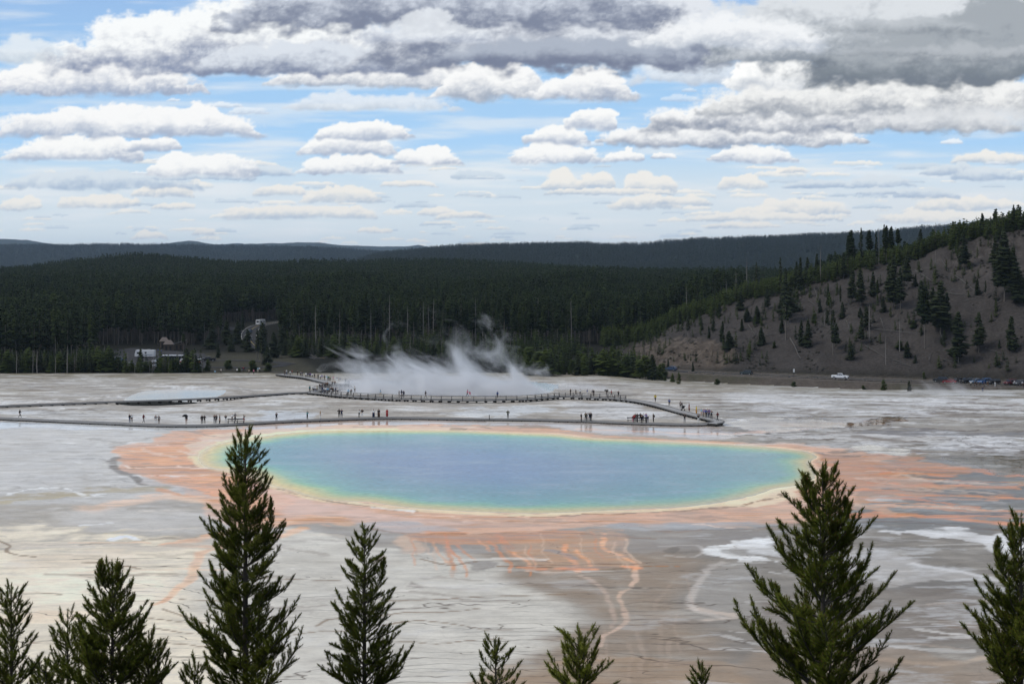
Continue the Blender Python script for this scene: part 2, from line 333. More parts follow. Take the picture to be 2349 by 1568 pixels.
 ('p', [(1730, 1480), (2349, 1520), (2349, 1600), (1760, 1600)], (136, 122, 110), .7, 14, 14, .1),
 ('p', [(1150, 1530), (1500, 1510), (1700, 1530), (1700, 1610), (1100, 1610)], (146, 128, 112), .7, 14, 14, .1),
 # right: orange streams and grey mats
 ('p', [(2030, 1060), (2090, 1048), (2150, 1056), (2215, 1078), (2200, 1092), (2120, 1090), (2060, 1080)], (196, 132, 92), .65, 7, 10, .35),
 ('p', [(1960, 1150), (2030, 1110), (2080, 1085), (2140, 1098), (2150, 1120), (2080, 1138), (2000, 1155)], (198, 150, 120), .6, 8, 11, .35),
 ('l', [(2020, 1130), (2100, 1136), (2200, 1130), (2300, 1142), (2500, 1152)], 4.5, (208, 132, 84), .85, 3, 6, .35),
 ('l', [(1960, 1182), (2060, 1180), (2200, 1190), (2300, 1200), (2500, 1210)], 8, (206, 130, 88), .85, 4, 5, .35),
 ('l', [(1950, 1168), (2060, 1166), (2170, 1164), (2349, 1172), (2500, 1176)], 3, (206, 146, 110), .75, 3, 6, .35),
 ('l', [(1900, 1150), (2000, 1166), (2080, 1184)], 6, (206, 160, 132), .6, 5, 5, .35),
 ('l', [(2060, 1060), (2200, 1075), (2300, 1085), (2500, 1092)], 3, (206, 124, 74), .8, 3, 6, .35),
 ('l', [(2080, 1092), (2160, 1100), (2140, 1118)], 4, (108, 106, 102), .7, 3, 5, .3),
 ('p', [(2000, 1138), (2080, 1140), (2100, 1148), (2020, 1148)], (186, 186, 186), .7, 4, 6, .3),
 ('l', [(1980, 1192), (2100, 1198), (2220, 1210), (2349, 1222)], 1.4, (90, 72, 56), .7, 1.4, 3, None),
 ('p', [(2200, 1050), (2349, 1046), (2600, 1046), (2600, 1088), (2349, 1086), (2260, 1080)], (96, 84, 68), .85, 5, 6, 1.),
 ('p', [(2300, 1104), (2349, 1100), (2500, 1104), (2500, 1112), (2320, 1112)], (150, 128, 90), .8, 3, 4, .6),
 ('p', [(1935, 1022), (2000, 1017), (2040, 1020), (2090, 1035), (2080, 1046), (2000, 1043), (1950, 1034)], (216, 210, 200), .9, 3, 4, 1.),
 ('p', [(2080, 1034), (2110, 1035), (2125, 1046), (2090, 1048)], (128, 106, 76), .9, 3, 4, .5),
 ('l', [(1690, 1020), (1800, 1018), (1880, 1025), (1960, 1030)], 3, (196, 176, 162), .7, 3, 3, .7),
 # wet film between the boardwalk and the pool (mirrors sky and visitors)
 ('p', [(-300, 962), (80, 965), (268, 974), (403, 979), (500, 978), (560, 980), (480, 984), (380, 988), (280, 986), (120, 980), (-300, 985)], (196, 198, 200), .8, 4, 5, .9),
 ('p', [(560, 973), (660, 968), (760, 965), (870, 961), (1070, 964), (1262, 968), (1330, 970), (1440, 974), (1530, 976), (1640, 976), (1700, 992), (1640, 1006), (1500, 1000), (1330, 988), (1200, 976), (1000, 974), (870, 974), (760, 977), (640, 982), (560, 984)], (178, 166, 160), .75, 2.5, 4, 1.),
 ('l', [(1330, 984), (1450, 988), (1640, 994), (1730, 990), (1830, 985), (1900, 980)], 3.5, (216, 172, 150), .8, 3, 3, .7),
 ('p', [(1204, 973), (1290, 979), (1270, 985), (1215, 983)], (128, 98, 66), .85, 2, 4, .5), ('p', [(1185, 976), (1204, 975), (1215, 984), (1180, 984)], (120, 92, 64), .7, 2, 4, .5),
 ('p', [(1040, 980), (1075, 982), (1060, 986), (1035, 985)], (110, 98, 86), .7, 1.5, 4, .3), ('p', [(1100, 980), (1130, 978), (1120, 985)], (110, 98, 86), .7, 1.5, 4, .3),
 ('l', [(1005, 984), (1040, 986), (1068, 985)], 1.2, (90, 80, 72), .7, 1.2, 3, None),
 ('l', [(820, 980), (870, 979), (900, 976)], 1.0, (110, 104, 100), .7, 1.2, 3, None),
 ('p', [(1340, 1001), (1420, 1003), (1520, 1008), (1420, 1007)], (128, 122, 116), .7, 1.5, 2, .3), ('p', [(1640, 985), (1700, 982), (1760, 988), (1680, 992)], (108, 100, 92), .6, 2, 6, .5),
 # right flats: mirror pools, white crust, dark channels
 ('p', [(1655, 965), (1760, 955), (1900, 962), (1960, 975), (1860, 988), (1740, 985), (1660, 975)], (128, 120, 114), .85, 4, 7, 1.),
 ('p', [(1760, 965), (1900, 968), (2100, 958), (2060, 975), (1900, 985), (1800, 980)], (104, 82, 60), .95, 4, 8, .95),
 ('p', [(1700, 990), (1900, 992), (2100, 990), (2250, 1000), (2349, 1012), (2349, 1030), (2200, 1020), (1950, 1012), (1750, 1008)], (196, 196, 198), .6, 6, 10, .3),
 ('p', [(1950, 995), (2100, 985), (2300, 990), (2500, 985), (2500, 1000), (2200, 1002)], (106, 98, 90), .8, 4, 9, .6),
 ('p', [(2130, 1020), (2349, 1012), (2500, 1015), (2500, 1030), (2300, 1034), (2150, 1030)], (206, 208, 212), .7, 4, 9, .4),
 ('l', [(2060, 1000), (2180, 1010), (2330, 1040)], 2.5, (110, 96, 82), .6, 2.5, 6, .4),
 ('p', [(1670, 900), (1840, 896), (2000, 905), (1950, 925), (1760, 930), (1640, 918)], (196, 197, 200), .55, 6, 9, .1),
 ('p', [(1990, 912), (2349, 918), (2500, 930), (2349, 950), (2100, 940)], (196, 197, 200), .55, 6, 10, .1),
 ('p', [(1700, 935), (1800, 930), (1960, 938), (1900, 950), (1760, 950)], (200, 201, 204), .55, 4, 8, .1),
 ('l', [(1560, 905), (1620, 912), (1650, 918), (1600, 926), (1540, 924)], 2.5, (116, 108, 100), .6, 2.5, 5, .1),
 ('l', [(1700, 928), (1780, 924), (1840, 928), (1980, 925)], 2, (120, 112, 104), .5, 2.5, 6, .1),
 ('l', [(1680, 940), (1740, 936), (1700, 948)], 2, (110, 104, 98), .5, 2.5, 6, .1),
 # middle flats between the boardwalks
 ('p', [(573, 948), (640, 943), (720, 948), (700, 962), (573, 964)], (190, 196, 204), .6, 4, 7, .8),
 ('p', [(1030, 945), (1120, 935), (1200, 930), (1260, 940), (1190, 958), (1060, 956)], (196, 202, 208), .55, 4, 10, .7),
 ('p', [(1290, 925), (1420, 920), (1500, 935), (1600, 955), (1560, 966), (1440, 962), (1330, 955)], (200, 202, 206), .55, 5, 9, .4),
 ('p', [(-100, 945), (150, 940), (400, 950), (573, 955), (560, 966), (400, 970), (240, 962), (60, 955), (-100, 953)], (200, 202, 204), .55, 5, 9, .4),
 ('p', [(-100, 913), (60, 914), (160, 920), (60, 926), (-100, 926)], (208, 208, 208), .5, 3, 7, .2),
 ('l', [(180, 918), (200, 912), (260, 910), (300, 913)], 1.6, (214, 214, 214), .7, 1.5, 3, None),
 ('p', [(-100, 890), (60, 888), (110, 900), (20, 908), (-100, 906)], (140, 134, 124), .6, 5, 7, 0),
 ('l', [(0, 874), (100, 873), (200, 876)], 1.2, (96, 90, 80), .6, 1.5, 3, None),
 ('l', [(290, 903), (360, 896), (420, 894), (520, 900)], 1.6, (140, 132, 120), .7, 1.5, 2, None),
 ('p', [(810, 884), (880, 893), (940, 902), (860, 905), (800, 899)], (84, 84, 70), .8, 3, 5, 0),
 ('p', [(1270, 884), (1400, 880), (1480, 886), (1400, 900), (1300, 898), (1262, 893)], (150, 148, 146), .7, 4, 9, 0),
 ('l', [(1380, 898), (1420, 903), (1455, 905)], 3, (84, 80, 76), .7, 3, 5, 0), ('l', [(1330, 888), (1380, 884), (1440, 887)], 2, (110, 106, 102), .6, 3, 6, 0),
]
_rf = random.Random(31)
def flow(nn, xr, yr_, lr, dyr, cols_, wr, al, wob=1.0, down=False):
    for i in range(nn):
        x = _rf.uniform(*xr); y = _rf.uniform(*yr_); L = _rf.uniform(*lr); dy = _rf.uniform(*dyr); pts = []; ph = _rf.uniform(0, 6)
        for k in range(5):
            t = k / 4
            if down: pts.append((x + dy * t + 9 * wob * math.sin(ph + 3.2 * t), y + L * t))
            else: pts.append((x + L * t, y + dy * t + 3.0 * wob * math.sin(ph + 3.5 * t)))
        FEAT.append(('l', pts, _rf.uniform(*wr), _rf.choice(cols_), _rf.uniform(*al), 1.2 if down else 2.0, 5, None))
flow(26, (930, 1440), (1221, 1250), (25, 80), (0, 40), [(214, 146, 100), (168, 136, 118), (206, 120, 66), (198, 170, 150)], (.5, 1.6), (.3, .6), .3, True)
flow(40, (1880, 2120), (1062, 1200), (120, 420), (0, 22), [(208, 140, 98), (118, 115, 110), (202, 118, 64), (188, 168, 154), (104, 98, 92), (150, 146, 142)], (1.2, 4), (.4, .8))
flow(36, (1620, 2349), (1218, 1500), (70, 320), (-4, 22), [(184, 182, 180), (110, 106, 102), (196, 194, 192), (150, 138, 128)], (1.5, 6), (.3, .65))
flow(30, (-40, 480), (1140, 1320), (90, 330), (-14, 10), [(206, 196, 182), (160, 152, 144), (210, 178, 154), (176, 170, 164), (128, 118, 108)], (1.2, 5), (.3, .65))
flow(60, (1480, 2349), (890, 1050), (50, 260), (-3, 8), [(212, 213, 215), (104, 94, 84), (126, 116, 106), (204, 205, 208), (92, 84, 76)], (1.0, 2.6), (.4, .8), .8)
flow(26, (1640, 2349), (925, 1040), (90, 330), (-3, 8), [(84, 72, 60), (96, 84, 72)], (1.6, 4.5), (.5, .85), .9)
flow(50, (-60, 1400), (866, 958), (50, 260), (-3, 4), [(208, 207, 205), (116, 108, 100), (206, 208, 211), (134, 126, 116)], (.9, 2.2), (.35, .7), .8)
flow(26, (-40, 430), (985, 1130), (60, 260), (2, 16), [(128, 124, 120), (206, 207, 208), (146, 142, 138)], (1.0, 2.6), (.35, .7))
flow(12, (1250, 1600), (1310, 1480), (40, 120), (-30, 30), [(166, 148, 136), (112, 100, 90)], (.8, 2.0), (.12, .28), .4, True)
flow(30, (500, 1900), (1180, 1215), (60, 200), (0, 10), [(186, 150, 132), (160, 140, 132), (222, 196, 178), (128, 104, 90)], (1.0, 2.5), (.3, .6))
flow(24, (450, 1150), (1240, 1400), (80, 260), (-8, 14), [(168, 162, 158), (206, 203, 198), (134, 124, 116)], (1.2, 4), (.3, .6))
for z_ in ([(1320, 965), (1480, 945), (1610, 945)], [(1450, 920), (1500, 890), (1620, 880), (1760, 870), (1860, 855), (2000, 855), (2200, 840)], [(1760, 915), (1860, 900), (1940, 895), (2080, 908), (2170, 925), (2240, 938), (2349, 935)], [(650, 1000), (740, 998), (860, 1005), (920, 1015), (1000, 1015)],
           [(650, 880), (740, 890), (840, 900), (940, 903)], [(150, 1000), (240, 1002), (300, 1000)], [(1780, 985), (1900, 990), (2000, 1000), (2150, 985), (2300, 975)], [(830, 797), (960, 802), (1040, 800)], [(1780, 800), (1980, 800), (2200, 785), (2349, 780), (2590, 776)], [(380, 628), (470, 634), (560, 642), (640, 655)],
           [(750, 840), (860, 880), (900, 892)], [(0, 530), (40, 550), (30, 570), (60, 590), (160, 604)], [(0, 770), (180, 768), (280, 775)], [(1930, 610), (2060, 640), (2180, 625)], [(1000, 690), (1200, 700), (1560, 712)], [(640, 930), (760, 940), (900, 958)]):
    FEAT.append(('l', [(x_ / 2, 975 + y_ / 2) for x_, y_ in z_], 1.5, (108, 88, 70), .8, 1.6, 2.0, None))
def ground_colour(X, Y, vx, vy):
    n = len(X)
    col = np.tile(lin((154, 149, 142)), (n, 1)); wet = np.full(n, 0.25)
    w1 = fbm(X / 14, Y / 14, 5, 41); w2 = fbm(X / 14 + 50, Y / 14 - 20, 5, 43); w3 = fbm(X / 3, Y / 3, 3, 44); w4 = fbm(X / 6.5, Y / 2.2, 3, 45)
    px = 32 / np.maximum(vy - YH, 1) * 1.0
    vwx = vx + w1 * 75; vwy = vy
    ks = np.clip((vy - YH) / 330, 0.7, 2.2)
    for f in FEAT:
        k, pts, c, a = f[:4]
        if k == 'p': soft, warp, wt = f[4:]; wd = 0; soft = soft * (.6 if soft < 13 else .8)
        else: wd, c, a, soft, warp, wt = f[2:]; soft *= .7
        P = np.array(pts); m = soft * 2 + warp * 2 + wd + 14
        idx = np.nonzero((vx > P[:, 0].min() - m / KX - 60) & (vx < P[:, 0].max() + m / KX + 60) & (vy > P[:, 1].min() - m) & (vy < P[:, 1].max() + m))[0]
        if not len(idx): continue
        x = (vwx[idx] if k == 'p' else vx[idx] + 22 * w1[idx] + 7 * w3[idx]) if warp > 2 else vx[idx] + 6 * w3[idx]; y = vwy[idx] + (w2[idx] + 0.45 * w3[idx] + 0.35 * w4[idx]) * warp * 1.6
        if k == 'p': d = sdf(smooth_poly(pts, True, 2), x, y); t = sstep(soft * 0.5, -soft * 0.5, d)
        else:
            d, _ = lined(smooth_poly(pts, False, 3), x, y)
            ww = wd * 0.5 * (1 + 0.5 * w3[idx]); t = 1 - sstep(ww - soft * 0.35, ww + soft * 0.65, d)
        t = t * a * np.clip(0.92 + (0.4 * w3[idx] + .55 * w4[idx]) * (1 if warp > 4 else .35), 0, 1.0)
        col[idx] = col[idx] * (1 - t[:, None]) + lin(c) * t[:, None]
        if wt is not None: wet[idx] = wet[idx] * (1 - t) + wt * t
    return col, wet, w1, w2, w3

GX_IN = np.arange(-60, 2411, 2.6)
cols = np.concatenate([np.linspace(-2600, -70, 36), GX_IN, np.linspace(2420, 4900, 36)])
vys = np.concatenate([np.linspace(1700, 1580, 12), np.arange(1576, 1250, -2.7), np.arange(1250, 1040, -2.1), np.arange(1040, 855, -1.4), [850, 846, 842]])
# rows at fixed distances so that the sheet follows the sloping basin
D = []
prof_Y = np.arange(100, 540, 0.25); pz = zterr(np.full_like(prof_Y, -0.1), prof_Y, False)
pv = YH + F * (CAMZ - pz) / prof_Y
for v in vys: D.append(np.interp(v, pv[::-1], prof_Y[::-1]))
D = np.unique(np.round(D, 3)); D = D[D < 530]
U = (cols - CX) / F
UU, DD = np.meshgrid(U, D)
Zg = zterr(UU, DD, True)
X, Y = (UU * DD).ravel(), DD.ravel(); Z = Zg.ravel()
vx = CX + F * UU.ravel(); vy = YH + F * (CAMZ - Z) / Y
inner = (vx > -420) & (vx < 2750)
col, wet, w1, w2, w3 = ground_colour(X, Y, vx, vy)
# streaky natural variation, stretched across the view as the flats drain
st = fbm(X / 16, Y / 7, 5, 61); st2 = fbm(X / 4.5, Y / 2.4, 4, 63)
flat_t = sstep(990, 940, vy)                       # far flats: stronger streaks of white sinter and brown mats
wh = sstep(0.10, 0.42, st) * (0.10 + 0.45 * flat_t); dk = sstep(0.12, 0.5, -st + 0.3 * st2) * (0.07 + 0.45 * flat_t)
dryf = 1 - sstep(.5, .8, wet)
pinkish = np.clip((col[:, 0] - col[:, 2]) * 4, 0, 1)
wh *= (1 - 0.7 * pinkish)
col = col * (1 - wh[:, None]) + lin((214, 214, 212)) * wh[:, None]
col = col * (1 - (dk * dryf)[:, None]) + lin((112, 102, 92)) * (dk * dryf)[:, None]
col *= (1 + 0.13 * st2 + 0.10 * fbm(X / 30, Y / 30, 3, 65))[:, None]
wet = np.clip(wet + 0.25 * sstep(0.1, .5, st) * flat_t, 0, 1)
# sedge and brown crust towards the wood's edge
eg = sstep(20, -6, np.where(vx < 1400, (vy - 862), (vy - ivx([(1400, 868), (1663, 889), (2014, 900), (2349, 907)], vx)))) * sstep(-0.35, 0.35, fbm(X / 9, Y / 5, 4, 71) + 0.25)
col = col * (1 - eg[:, None] * .8) + lin((92, 88, 70)) * eg[:, None] * .8
wet *= 1 - eg
# shore bowls for the three pools
dp = sdf(POOL, vx, vy); dx = sdf(XPOOL, vx, vy); do = sdf(OPAL, vx, vy)
def m_scale(v): return 32 * F / (v - YH) ** 2      # metres of ground per photo row
wob = fbm(X / 1.6, Y / 1.6, 3, 73)
rim = 0.05 * np.exp(-((dp - 3) / 3) ** 2)
zop = float(zterr((400 - CX) / F, 362, )); fo_ = sstep(16, 2, do); Z = Z * (1 - fo_) + zop * fo_
Zr = Z + rim * (1 + w3) + 0.012 * w3
Zr = np.where(dp < 2.5, Zr - np.clip((2.5 - dp + 0.5 * wob) * 0.05, 0, 1.5), Zr)
Zr = np.where(dx < 1.0, Zr - np.clip((1.0 - dx) * 1.6, 0, 6.0), Zr)
Zr = np.where(do < 0.6, Zr - np.clip((0.6 - do) * 0.25, 0, 0.6), Zr)
me_t = sstep(4, 0, dp) * 0.6
col = col * (1 - me_t[:, None]) + lin((226, 212, 172)) * me_t[:, None]
terr = sstep(1195, 1300, vy) * (1 - 0.55 * sstep(1650, 1800, vx) * sstep(1600, 1400, vy)) + 0.5 * sstep(700, 250, vx) * sstep(960, 1010, vy) * (1 - sstep(1140, 1200, vy))
terr = terr + 0.55 * sstep(1930, 2100, vx) * sstep(1090, 1110, vy) * (1 - sstep(1170, 1190, vy))
terr = np.clip(terr, 0, 1) * np.clip(1 - 0.6 * np.clip(wet - .4, 0, 1), 0, 1)
gf = gridfaces(len(D), len(cols)); gf = gf[(Y[gf] < (np.where(vx > 1450, ivx(RD, vx) - 18.0, 523))[gf]).all(1)]
flat = mesh_np('geyser_basin_ground', np.stack([X, Y, Zr], 1), gf, None, True)
tag(flat, kind='structure')
oo = np.clip(((col[:, 0] - col[:, 2]) / np.maximum(col[:, 0], .01) - .2) * 2.2, 0, 1)
col[:, 0] *= 1 + .03 * oo; col[:, 1] *= 1 + .005 * oo; col[:, 2] *= 1 - .10 * oo
gry = col.mean(1)[:, None]; sat = np.clip((col[:, 0] - col[:, 2])[:, None] * 3.0 - .3, 0, 1) * .22
col = col * (1 - sat) + gry * sat
vattr(flat.data, 'Col', np.clip(col * np.array([1.32, 1.29, 1.21]), 0.005, 0.84)); vattr(flat.data, 'wet', wet); vattr(flat.data, 'terr', terr)
vattr(flat.data, 'far', flat_t)
vattr(flat.data, 'dense', np.maximum(sstep(12, -12, sdf([(700, 1590), (760, 1500), (950, 1470), (1150, 1420), (1230, 1380), (1180, 1330), (1400, 1310), (1600, 1330), (1650, 1400), (1560, 1520), (1300, 1590)], vx + w1 * 60, vy + w2 * 20)), sstep(8, -8, sdf([(2060, 1100), (2500, 1095), (2500, 1165), (2100, 1150)], vx, vy)) * .8))
cr_ = np.clip(.30 * sstep(1600, 1760, vx) * (vy < 1060) + .45 * flat_t + .30 * sstep(1500, 1650, vx) * (vy > 1200) + .16 * (vy > 1000), 0, 1) * (1 - pinkish)
ch_ = np.clip(.9 * sstep(1500, 1720, vx) * (vy < 1060) + .75 * flat_t + .5 * sstep(1880, 1960, vx) * (vy > 1060) * (vy < 1200) + .18, 0, 1) * (1 - .75 * pinkish)
og_ = np.clip(((col[:, 0] - col[:, 2]) / np.maximum(col[:, 0], .01) - .38) * 4, 0, 1)
gl_ = dp < 4
vattr(flat.data, 'crust', np.where(gl_, 0, cr_)); vattr(flat.data, 'chan', np.where(gl_, 0, ch_)); vattr(flat.data, 'org', np.where(gl_, 0, og_))

m, n, l, b = newmat('sinter_flats')
def A(nm):
    a = n.new('ShaderNodeAttribute'); a.attribute_name = nm; return a
aC, aW, aT, aF = A('Col'), A('wet'), A('terr'), A('far')
t = n.new('ShaderNodeTexCoord')
def mapn(sx, sy, scale, detail, rough=0.55, dist=0.0):
    mpn = n.new('ShaderNodeMapping'); mpn.inputs['Scale'].default_value = (sx, sy, 1)
    z = n.new('ShaderNodeTexNoise'); z.inputs['Scale'].default_value = scale; z.inputs['Detail'].default_value = detail; z.inputs['Roughness'].default_value = rough; z.inputs['Distortion'].default_value = dist
    l.new(t.outputs['Object'], mpn.inputs['Vector']); l.new(mpn.outputs[0], z.inputs['Vector']); return z
def M(op, a, bb=None, c=None, clamp=False):
    x = n.new('ShaderNodeMath'); x.operation = op; x.use_clamp = clamp
    for i, v in enumerate((a, bb, c)):
        if v is None: continue
        if isinstance(v, (int, float)): x.inputs[i].default_value = v
        else: l.new(v, x.inputs[i])
    return x.outputs[0]
sep = n.new('ShaderNodeSeparateXYZ'); l.new(t.outputs['Object'], sep.inputs[0])
# rimstone terraces: contour lines of a gently sloping noise field, each a small dark lip
def contour(nx, ny, amp, per, width, wn_):
    z = mapn(nx, ny, 1.0, 5, 0.55)
    f = M('ADD', M('MULTIPLY', z.outputs['Fac'], amp), M('MULTIPLY', sep.outputs['Y'], per))
    fr = M('FRACT', f)
    ed = M('ABSOLUTE', M('SUBTRACT', fr, 0.5))
    wv = M('MULTIPLY', M('SUBTRACT', wn_.outputs['Fac'], 0.33), width, clamp=False)
    ln = M('SUBTRACT', 1.0, M('DIVIDE', ed, M('MAXIMUM', wv, 0.0004)), clamp=True)
    return fr, ln
wn_ = mapn(0.03, 0.12, 1.0, 3); wn2 = mapn(0.08, 0.2, 1.0, 3)
fr1, ln1 = contour(0.028, 0.05, 4.6, 0.15, 0.12, wn_)
fr2, ln2 = contour(0.06, 0.12, 4.4, 0.62, 0.42, wn2)
gate = mapn(0.05, 0.07, 1.0, 3)
aD = A('dense'); gt = M('ADD', M('MULTIPLY', M('SUBTRACT', gate.outputs['Fac'], 0.54), 9.0, clamp=True), aD.outputs['Fac'], clamp=True)
lines = M('MULTIPLY', M('MAXIMUM', M('MULTIPLY', ln1, 0.95), M('MULTIPLY', M('MULTIPLY', ln2, gt), 0.7)), aT.outputs['Fac'])
fine = mapn(1, 1.6, 2.2, 7, 0.62); mid = mapn(0.25, 0.6, 1.0, 6, 0.6, 0.4)
speck = mapn(0.7, 1.3, 1.0, 7, 0.7, 0.3)
sp = M('MULTIPLY', M('MULTIPLY', M('SUBTRACT', speck.outputs['Fac'], 0.56), 9.0, clamp=True), M('ADD', M('MULTIPLY', aF.outputs['Fac'], 0.45), 0.07))
v1 = M('ADD', M('MULTIPLY', fine.outputs['Fac'], 0.34), M('MULTIPLY', mid.outputs['Fac'], 0.42))
v1 = M('ADD', v1, 0.62)
mul = n.new('ShaderNodeMixRGB'); mul.blend_type = 'MULTIPLY'; mul.inputs[0].default_value = 1
cmb = n.new('ShaderNodeCombineXYZ')
for i in range(3): l.new(v1, cmb.inputs[i])
l.new(aC.outputs['Color'], mul.inputs[1]); l.new(cmb.outputs[0], mul.inputs[2])
mixl = n.new('ShaderNodeMixRGB'); mixl.inputs[2].default_value = (0.095, 0.07, 0.05, 1)
l.new(M('MULTIPLY', lines, 0.85), mixl.inputs[0]); l.new(mul.outputs[0], mixl.inputs[1])
mixs = n.new('ShaderNodeMixRGB'); mixs.inputs[2].default_value = (0.12, 0.10, 0.08, 1)
aK, aH, aO = A('crust'), A('chan'), A('org')
def over(prev, mask, colr):
    q = n.new('ShaderNodeMixRGB'); q.inputs[2].default_value = colr + (1,); l.new(mask, q.inputs[0]); l.new(prev, q.inputs[1]); return q.outputs[0]
k1 = mapn(0.055, 0.11, 1.0, 9, 0.60, 0.6); k2 = mapn(0.30, 0.62, 1.0, 7, 0.62, 0.4)
kk = M('ADD', M('MULTIPLY', k1.outputs['Fac'], 0.72), M('MULTIPLY', k2.outputs['Fac'], 0.28))
crust = M('MULTIPLY', M('SUBTRACT', M('ADD', kk, M('MULTIPLY', aK.outputs['Fac'], 0.16)), 0.585), 16.0, clamp=True)
crust = M('MULTIPLY', crust, M('MULTIPLY_ADD', aK.outputs['Fac'], 0.7, 0.15, clamp=True))
h1 = mapn(0.035, 0.075, 1.0, 7, 0.58, 1.2); h2 = mapn(0.10, 0.22, 1.0, 7, 0.6, 1.0)
def ridge(nd, w_): return M('SUBTRACT', 1.0, M('DIVIDE', M('ABSOLUTE', M('SUBTRACT', nd.outputs['Fac'], 0.5)), w_), clamp=True)
gm = mapn(0.02, 0.05, 1.0, 4); gmf = M('MULTIPLY', M('SUBTRACT', gm.outputs['Fac'], 0.40), 6.0, clamp=True)
chan = M('MAXIMUM', M('MULTIPLY', ridge(h1, 0.016), gmf), M('MULTIPLY', ridge(h2, 0.02), 0.7)); chan = M('MULTIPLY', chan, aH.outputs['Fac'])
mat = M('MULTIPLY', M('MULTIPLY', M('SUBTRACT', M('SUBTRACT', 1.0, kk), 0.535), 14.0, clamp=True), M('MULTIPLY', aH.outputs['Fac'], 0.78))
o1 = mapn(0.11, 0.55, 1.0, 8, 0.62, 0.8)
o2 = mapn(0.03, 0.12, 1.0, 6, 0.6, 1.5)
orgm = M('MULTIPLY', M('MULTIPLY', M('SUBTRACT', M('MAXIMUM', o1.outputs['Fac'], M('ADD', o2.outputs['Fac'], -0.02)), 0.515), 8.0, clamp=True), M('MULTIPLY', aO.outputs['Fac'], 0.8))
orgd = M('MULTIPLY', M('MULTIPLY', M('SUBTRACT', 0.47, o1.outputs['Fac']), 10.0, clamp=True), M('MULTIPLY', aO.outputs['Fac'], 0.6))
l.new(sp, mixs.inputs[0]); l.new(mixl.outputs[0], mixs.inputs[1])
cc_ = over(mixs.outputs[0], crust, (0.66, 0.66, 0.65)); cc_ = over(cc_, mat, (0.20, 0.17, 0.14)); cc_ = over(cc_, orgm, (0.36, 0.28, 0.23)); cc_ = over(cc_, orgd, (0.56, 0.24, 0.075)); cc_ = over(cc_, chan, (0.085, 0.066, 0.048))
l.new(cc_, b.inputs['Base Color'])
rw = mapn(0.06, 0.2, 1.0, 5, 0.6)
wv = M('ADD', aW.outputs['Fac'], M('MULTIPLY', M('SUBTRACT', rw.outputs['Fac'], 0.5), 0.55))
mr = n.new('ShaderNodeMapRange'); mr.inputs[1].default_value = 0.15; mr.inputs[2].default_value = 0.85; mr.inputs[3].default_value = 0.72; mr.inputs[4].default_value = 0.06
l.new(wv, mr.inputs[0]); l.new(mr.outputs[0], b.inputs['Roughness'])
ms = n.new('ShaderNodeMapRange'); ms.inputs[1].default_value = 0.15; ms.inputs[2].default_value = 0.8; ms.inputs[3].default_value = 0.12; ms.inputs[4].default_value = 0.5
l.new(wv, ms.inputs[0]); l.new(ms.outputs[0], b.inputs['Specular IOR Level'])
bp = n.new('ShaderNodeBump'); bp.inputs['Distance'].default_value = 0.05
hh = M('ADD', M('MULTIPLY', fine.outputs['Fac'], 0.6), M('ADD', M('MULTIPLY', fr1, M('MULTIPLY', aT.outputs['Fac'], 0.8)), M('MULTIPLY', lines, 0.5)))
bs = M('MULTIPLY', M('SUBTRACT', 1.0, wv, clamp=True), 0.5)
l.new(hh, bp.inputs['Height']); l.new(bs, bp.inputs['Strength']); l.new(bp.outputs[0], b.inputs['Normal'])
flat.data.materials.append(m)

# ------------------------------------------------------------------ pools
def water_mat(name, rough, ripple, rscale, milky=0.0):
    m, n, l, b = newmat(name)
    a = n.new('ShaderNodeAttribute'); a.attribute_name = 'Col'
    t = n.new('ShaderNodeTexCoord'); mp = n.new('ShaderNodeMapping'); mp.inputs['Scale'].default_value = (0.6, 1.5, 1)
    z = n.new('ShaderNodeTexNoise'); z.inputs['Scale'].default_value = rscale; z.inputs['Detail'].default_value = 5
    z2 = n.new('ShaderNodeTexNoise'); z2.inputs['Scale'].default_value = 0.12; z2.inputs['Detail'].default_value = 6; z2.inputs['Distortion'].default_value = 0.8
    l.new(t.outputs['Object'], mp.inputs[0]); l.new(mp.outputs[0], z.inputs['Vector']); l.new(mp.outputs[0], z2.inputs['Vector'])
    x = n.new('ShaderNodeMixRGB'); x.blend_type = 'MULTIPLY'; x.inputs[0].default_value = 1
    ad = n.new('ShaderNodeMath'); ad.operation = 'MULTIPLY_ADD'; ad.inputs[1].default_value = 0.30; ad.inputs[2].default_value = 0.85
    ad2 = n.new('ShaderNodeMath'); ad2.operation = 'MULTIPLY_ADD'; ad2.inputs[1].default_value = 1.1; ad2.inputs[2].default_value = -0.55
    ad3 = n.new('ShaderNodeMath'); ad3.operation = 'ADD'
    l.new(z2.outputs['Fac'], ad.inputs[0]); l.new(z.outputs['Fac'], ad2.inputs[0]); l.new(ad.outputs[0], ad3.inputs[0]); l.new(ad2.outputs[0], ad3.inputs[1])
    l.new(a.outputs['Color'], x.inputs[1]); l.new(ad3.outputs[0], x.inputs[2]); l.new(x.outputs[0], b.inputs['Base Color'])
    bp = n.new('ShaderNodeBump'); bp.inputs['Strength'].default_value = ripple; bp.inputs['Distance'].default_value = 0.05
    l.new(z.outputs['Fac'], bp.inputs['Height']); l.new(bp.outputs[0], b.inputs['Normal'])
    b.inputs['Roughness'].default_value = rough; b.inputs['IOR'].default_value = 1.33; b.inputs['Specular IOR Level'].default_value = 0.35
    return m
